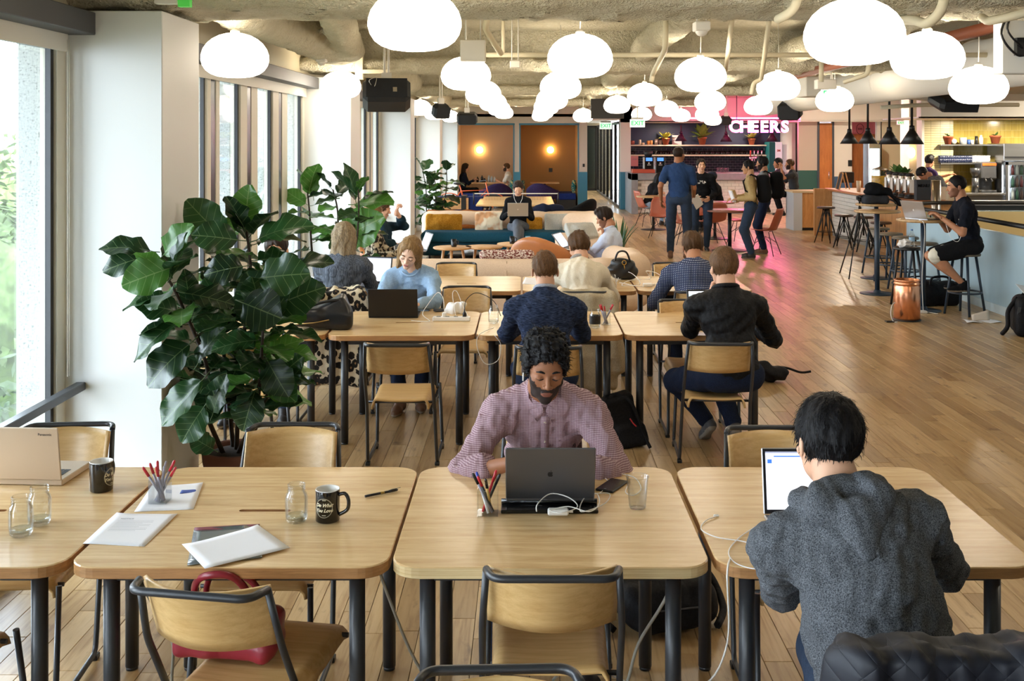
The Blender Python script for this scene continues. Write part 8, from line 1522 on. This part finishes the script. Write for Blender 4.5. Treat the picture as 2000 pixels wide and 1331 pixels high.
for k, (x, y, h_, w_, c_, lb) in enumerate(((6.95, 18.0, .22, .16, '#d8c8b0', 'cream carton standing on the wooden counter end'), (6.55, 19.55, .1, .14, '#a8794c', 'small wooden tray with packets by the dispenser'), (7.0, 17.75, .16, .1, '#cdbb9c', 'kraft paper bag at the near corner of the counter'))):
    o = MB().b2((-w_/2, -.06, 0), (w_/2, .06, h_), .006).build('carton', mat('carton_'+c_[1:], c_, .7)); o.location = (x, y, ZC); tag(o, lb, 'carton')
pot_plant(7.05, 20.2, ZC, 1.7, 'bushy green plant behind the urns on the counter', 40, '#3f6b32', .2, mat('grey_pot'))
r = thing('prep_counter', 'low grey steel counter between the stairwell and the kitchen', 'counter', (0, 0, 0)); m = MB(); m.b2((7.2, 17.7, 0), (13.5, 18.4, .9)); m.build('counter_body', mat('dark_steel_counter', '#4a4c50', .4, metal=.4), r); m = MB(); m.b2((7.1, 17.6, .9), (13.5, 18.5, .94), .004); m.build('countertop', M_stone, r)
o = MB().tube([(6.6, 17.3, .0), (6.6, 17.3, 1.33)], .075, 20).build('steel_bollard', M_chrome); 
tag(o, 'thick polished steel post beside the counter end', 'post')
# kitchen
r = thing('display_fridge', 'stainless double-door glass fridge full of bottles', 'fridge', (pxX(1948, 22), 21.7, 0)); m = MB(); m.b2((0, 0, 1.55), (1.35, .8, 1.9), .006); m.b2((0, 0, 0), (1.35, .8, .5), .006); m.b2((0, .1, .5), (.04, .8, 1.55)); m.b2((1.31, .1, .5), (1.35, .8, 1.55)); m.b2((0, .74, .5), (1.35, .8, 1.55)); m.build('cabinet', M_chrome, r)
for x in (.03, .68):
    m = MB(); m.b2((x, -.03, .52), (x+.05, 0, 1.53)); m.b2((x+.59, -.03, .52), (x+.64, 0, 1.53)); m.b2((x, -.03, 1.47), (x+.64, 0, 1.53)); m.b2((x, -.03, .52), (x+.64, 0, .58)); o = m.build('door', M_chrome, r); m = MB(); m.b2((x+.05, -.018, .58), (x+.59, -.012, 1.47)); m.build('pane', M_glass2, o); m = MB(); m.tube([(x+.56 if x < .5 else x+.08, -.05, .7), (x+.56 if x < .5 else x+.08, -.05, 1.3)], .012, 6); m.build('door_handle', M_black, o)
    m = MB(); m.tube([(x+.1, .1, .6), (x+.1, .1, 1.45)], .02, 8); m.build('light_tube', mat('fridge_tube', '#eaf6ff', .4, emit=9), r)
for z in (.75, 1.0, 1.25): m = MB(); m.b2((.04, .1, z), (1.31, .7, z+.015)); m.build('shelf', M_chrome, r)
m = MB(); m.b2((.02, -.005, 1.6), (1.33, 0, 1.64)); m.build('vent_slot', M_black, r)
bcol = ['#5a3a20', '#2f5a3a', '#c9c4b0', '#7a2a22']; bm_ = [MB().lathe([(0, 0), (.032, 0), (.032, .14), (.013, .19), (.013, .22), (0, .22)], n=12).mesh('bottle', mat('bottle_'+c_[1:], c_, .15)) for c_ in bcol]; n = 0
for z in (.765, 1.015, 1.265):
    for i in range(12):
        o = link('bottle', bm_[(i*7+int(z*10)) % 4]); o.location = (pxX(1948, 22)+.2+i*.09, 21.95, z); tag(o, 'bottle on a shelf inside the stainless fridge', 'bottle', 'bottles in the fridge')
sz1, sz2 = CH-(282-CY)/F*22.3, CH-(318-CY)/F*22.3
for z, lb in ((sz1, 'upper steel shelf on the yellow tiles, with potted cacti'), (sz2, 'lower steel shelf on the yellow tiles, holding dark bowls')): r = thing('steel_shelf', lb, 'shelf', (pxX(1833, 22.3), 22.3, z)); m = MB(); m.b2((0, -.15, -.03), (1.28, .3, 0), .003); m.build('board', M_chrome, r); m = MB(); m.b2((.02, .0, -.12), (.04, .3, -.03)); m.b2((1.24, .0, -.12), (1.26, .3, -.03)); m.build('bracket', M_chrome, r)
pot_plant(pxX(1852, 22.3), 22.3, sz1, 1.05, 'small succulent in terracotta on the upper steel shelf, beside a white sphere', 12, '#4d7a3c', .09); pot_plant(pxX(1944, 22.3), 22.3, sz1, 1.15, 'small succulent in dark terracotta at the fridge end of the steel shelf', 12, '#4d7a3c', .09)
for px, prof, c_, lb in ((1863, [(0, 0), (.045, .02), (.06, .06), (.045, .1), (0, .12)], '#e8e0cc', 'white sphere on the upper steel shelf'), (1881, [(0, 0), (.07, 0), (.07, .14), (0, .14)], '#a9aeb2', 'grey canister on the upper steel shelf'), (1892, [(0, 0), (.035, 0), (.035, .1), (0, .1)], '#31508c', 'blue jar on the upper steel shelf'), (1899, [(0, 0), (.035, 0), (.035, .09), (0, .09)], '#cfcac0', 'small pale jar on the upper steel shelf'), (1907, [(0, 0), (.032, 0), (.032, .17), (0, .17)], '#1c1d1f', 'black bottle on the upper steel shelf'), (1916, [(0, 0), (.04, 0), (.04, .13), (.02, .16), (.02, .19), (0, .19)], '#ece7da', 'white bottle on the upper steel shelf')):
    o = MB().lathe(prof, n=18).build('shelf_canister', mat('can_'+c_[1:], c_, .4)); o.location = (pxX(px, 22.25), 22.25, sz1); tag(o, lb, 'jar')
bw = MB().lathe([(0, 0), (.035, 0), (.045, .09), (.04, .09), (.03, .01), (0, .01)], n=14); bwb = bw.mesh('bowl', mat('navy_bowl', '#1b2440', .3)); bww = bw.mesh('bowl', mat('white_bowl', '#d6d8da', .3))
for i in range(26):
    for j in range(2):
        px = 1833+i*3.75; w_ = px > 1893
        o = link('tea_glass' if w_ else 'stacked_bowl', bww if w_ else bwb); o.location = (pxX(px, 22.25)+.02, 22.22, sz2+j*.06); tag(o, ('clear glass stacked on the lower steel shelf' if w_ else 'dark blue bowl stacked on the lower steel shelf'), 'glass' if w_ else 'bowl', 'glasses on the lower steel shelf' if w_ else 'bowls on the lower steel shelf')
r = thing('kitchen_counter', 'stainless counter along the yellow tiled wall', 'counter', (0, 0, 0)); m = MB(); m.b2((8.85, 21.75, 0), (9.72, 22.55, .86)); m.build('counter_body', mat('dark_steel_counter'), r); m = MB(); m.b2((8.8, 21.7, .86), (9.72, 22.55, .9), .004); m.build('countertop', M_chrome, r)
r = thing('espresso_machine', 'black and steel espresso machine hung by the fridge', 'coffee machine', (pxX(1936, 21.9), 21.9, .9)); m = MB(); m.b2((-.2, 0, .28), (.12, .35, .62), .02); m.b2((-.2, .25, 0), (.12, .35, .3)); m.b2((-.2, 0, 0), (.12, .35, .05), .01); m.build('housing', M_rail, r); m = MB(); [m.tube([(x, -.02, .3), (x, -.1, .24)], .018, 8) for x in (-.14, -.02)]; m.build('group_head', M_black, r); m = MB(); m.b2((-.18, -.01, .55), (.1, .0, .6)); m.build('control_strip', M_orb, r)
r = thing('coffee_grinder', 'tall dark grinder on the kitchen counter', 'grinder', (pxX(1905, 21.9), 21.9, .9)); m = MB(); m.tube([(0, 0, 0), (0, 0, .3)], .07, 16); m.lathe([(.05, .3), (.1, .42), (.1, .5), (0, .5)], n=18); m.build('body', mat('smoke_plastic', '#2a2c30', .3), r); m = MB(); m.tube([(0, -.06, .15), (0, -.13, .13)], .014, 6); m.build('dosing_lever', M_chrome, r)
o = MB().lathe([(0, 0), (.05, 0), (.065, .12), (.06, .13), (.04, .01), (0, .01)], n=18).build('green_bowl', mat('pale_green_glaze', '#a9b48a', .4)); o.location = (pxX(1877, 21.9), 21.9, .9); tag(o, 'pale green bowl on the kitchen counter', 'bowl')
# sign and cooler in the service hall
r = thing('wall_emblem', 'round dark outline emblem on the pink-lit coral panel', 'sign', (pxX(1681, 28.7), 28.75, CH-(252-CY)/F*28.7)); m = MB(); m.tube([(.1*math.cos(a), 0, .14*math.sin(a)) for a in [2*PI*k/12 for k in range(12)]], .008, 5, closed=True); m.build('outline', mat('plum_line', '#5a1f38', .5), r); V, Fs = text_mb('BAR', .07, .002, .001); m = MB(); m.add([(v.x, -.004, v.y) for v in V], Fs); m.build('lettering', mat('plum_line'), r)
r = thing('display_fridge', 'narrow glass-door drinks cooler before the orange alcove', 'fridge', (pxX(1705, 27.6), 27.4, 0)); m = MB(); m.b2((-.16, .04, 0), (.14, .5, 1.95), .01); m.build('cabinet', M_chrome, r); m = MB(); m.b2((-.13, .02, .7), (.11, .04, 1.75)); m.build('lit_interior', mat('cooler_glow', '#dff0f4', .4, emit=1.2), r); m = MB(); m.b2((-.14, .0, .68), (.12, .01, 1.77)); m.build('pane', M_glass2, r)
o = MB().b2((-.05, -.02, 0), (.05, 0, .16)).build('wall_tablet', M_black); o.location = (pxX(1660, YR), YR, 1.28); tag(o, 'small black panel on the pink-lit wall by the doors', 'panel')
r = thing('monitor', 'dark screen tilted on a desk before the blue band', 'screen', (pxX(1655, 25), 25, 0)); m = MB(); m.box((0, 0, 1.1), (.3, .04, .26), rot(15, 0, -20), .01); m.build('screen_panel', M_black, r); m = MB(); m.tube([(0, .05, 0), (0, .05, 1.05)], .02, 8); m.lathe([(.12, 0), (.12, .01), (.03, .02)], (0, .05, 0), 16); m.build('stand', M_black, r)
r = thing('wall_light', 'bright wall light behind the nearest cone pendant', 'lamp', (pxX(1780, 24.5), 24.55, 1.68)); m = MB(); m.ell((0, -.05, 0), (.09, .05, .12)); m.build('diffuser', mat('warm_bulb'), r); m = MB(); m.tube([(0, 0, .0), (0, .05, 0)], .05, 12); m.build('mount', M_white, r)

r = thing('paper_sheet', 'folded white paper in the hand of the standing man in navy', 'paper', (2.9, 18.2, .93)); m = MB(); m.box((0, 0, 0), (.16, .012, .22), rot(10, -35, 20), .003); m.build('folded_sheet', M_paper, r)
r = thing('book', 'books held by the man in the khaki jacket', 'book', (3.47, 17.9, 1.02)); m = MB(); m.box((0, 0, .02), (.05, .15, .22), rot(0, -20, 10), .004); m.build('cover', mat('tan_cover', '#a9875a', .6), r); m = MB(); m.box((-.035, 0, .02), (.02, .14, .2), rot(0, -20, 10)); m.build('pages', M_paper, r)
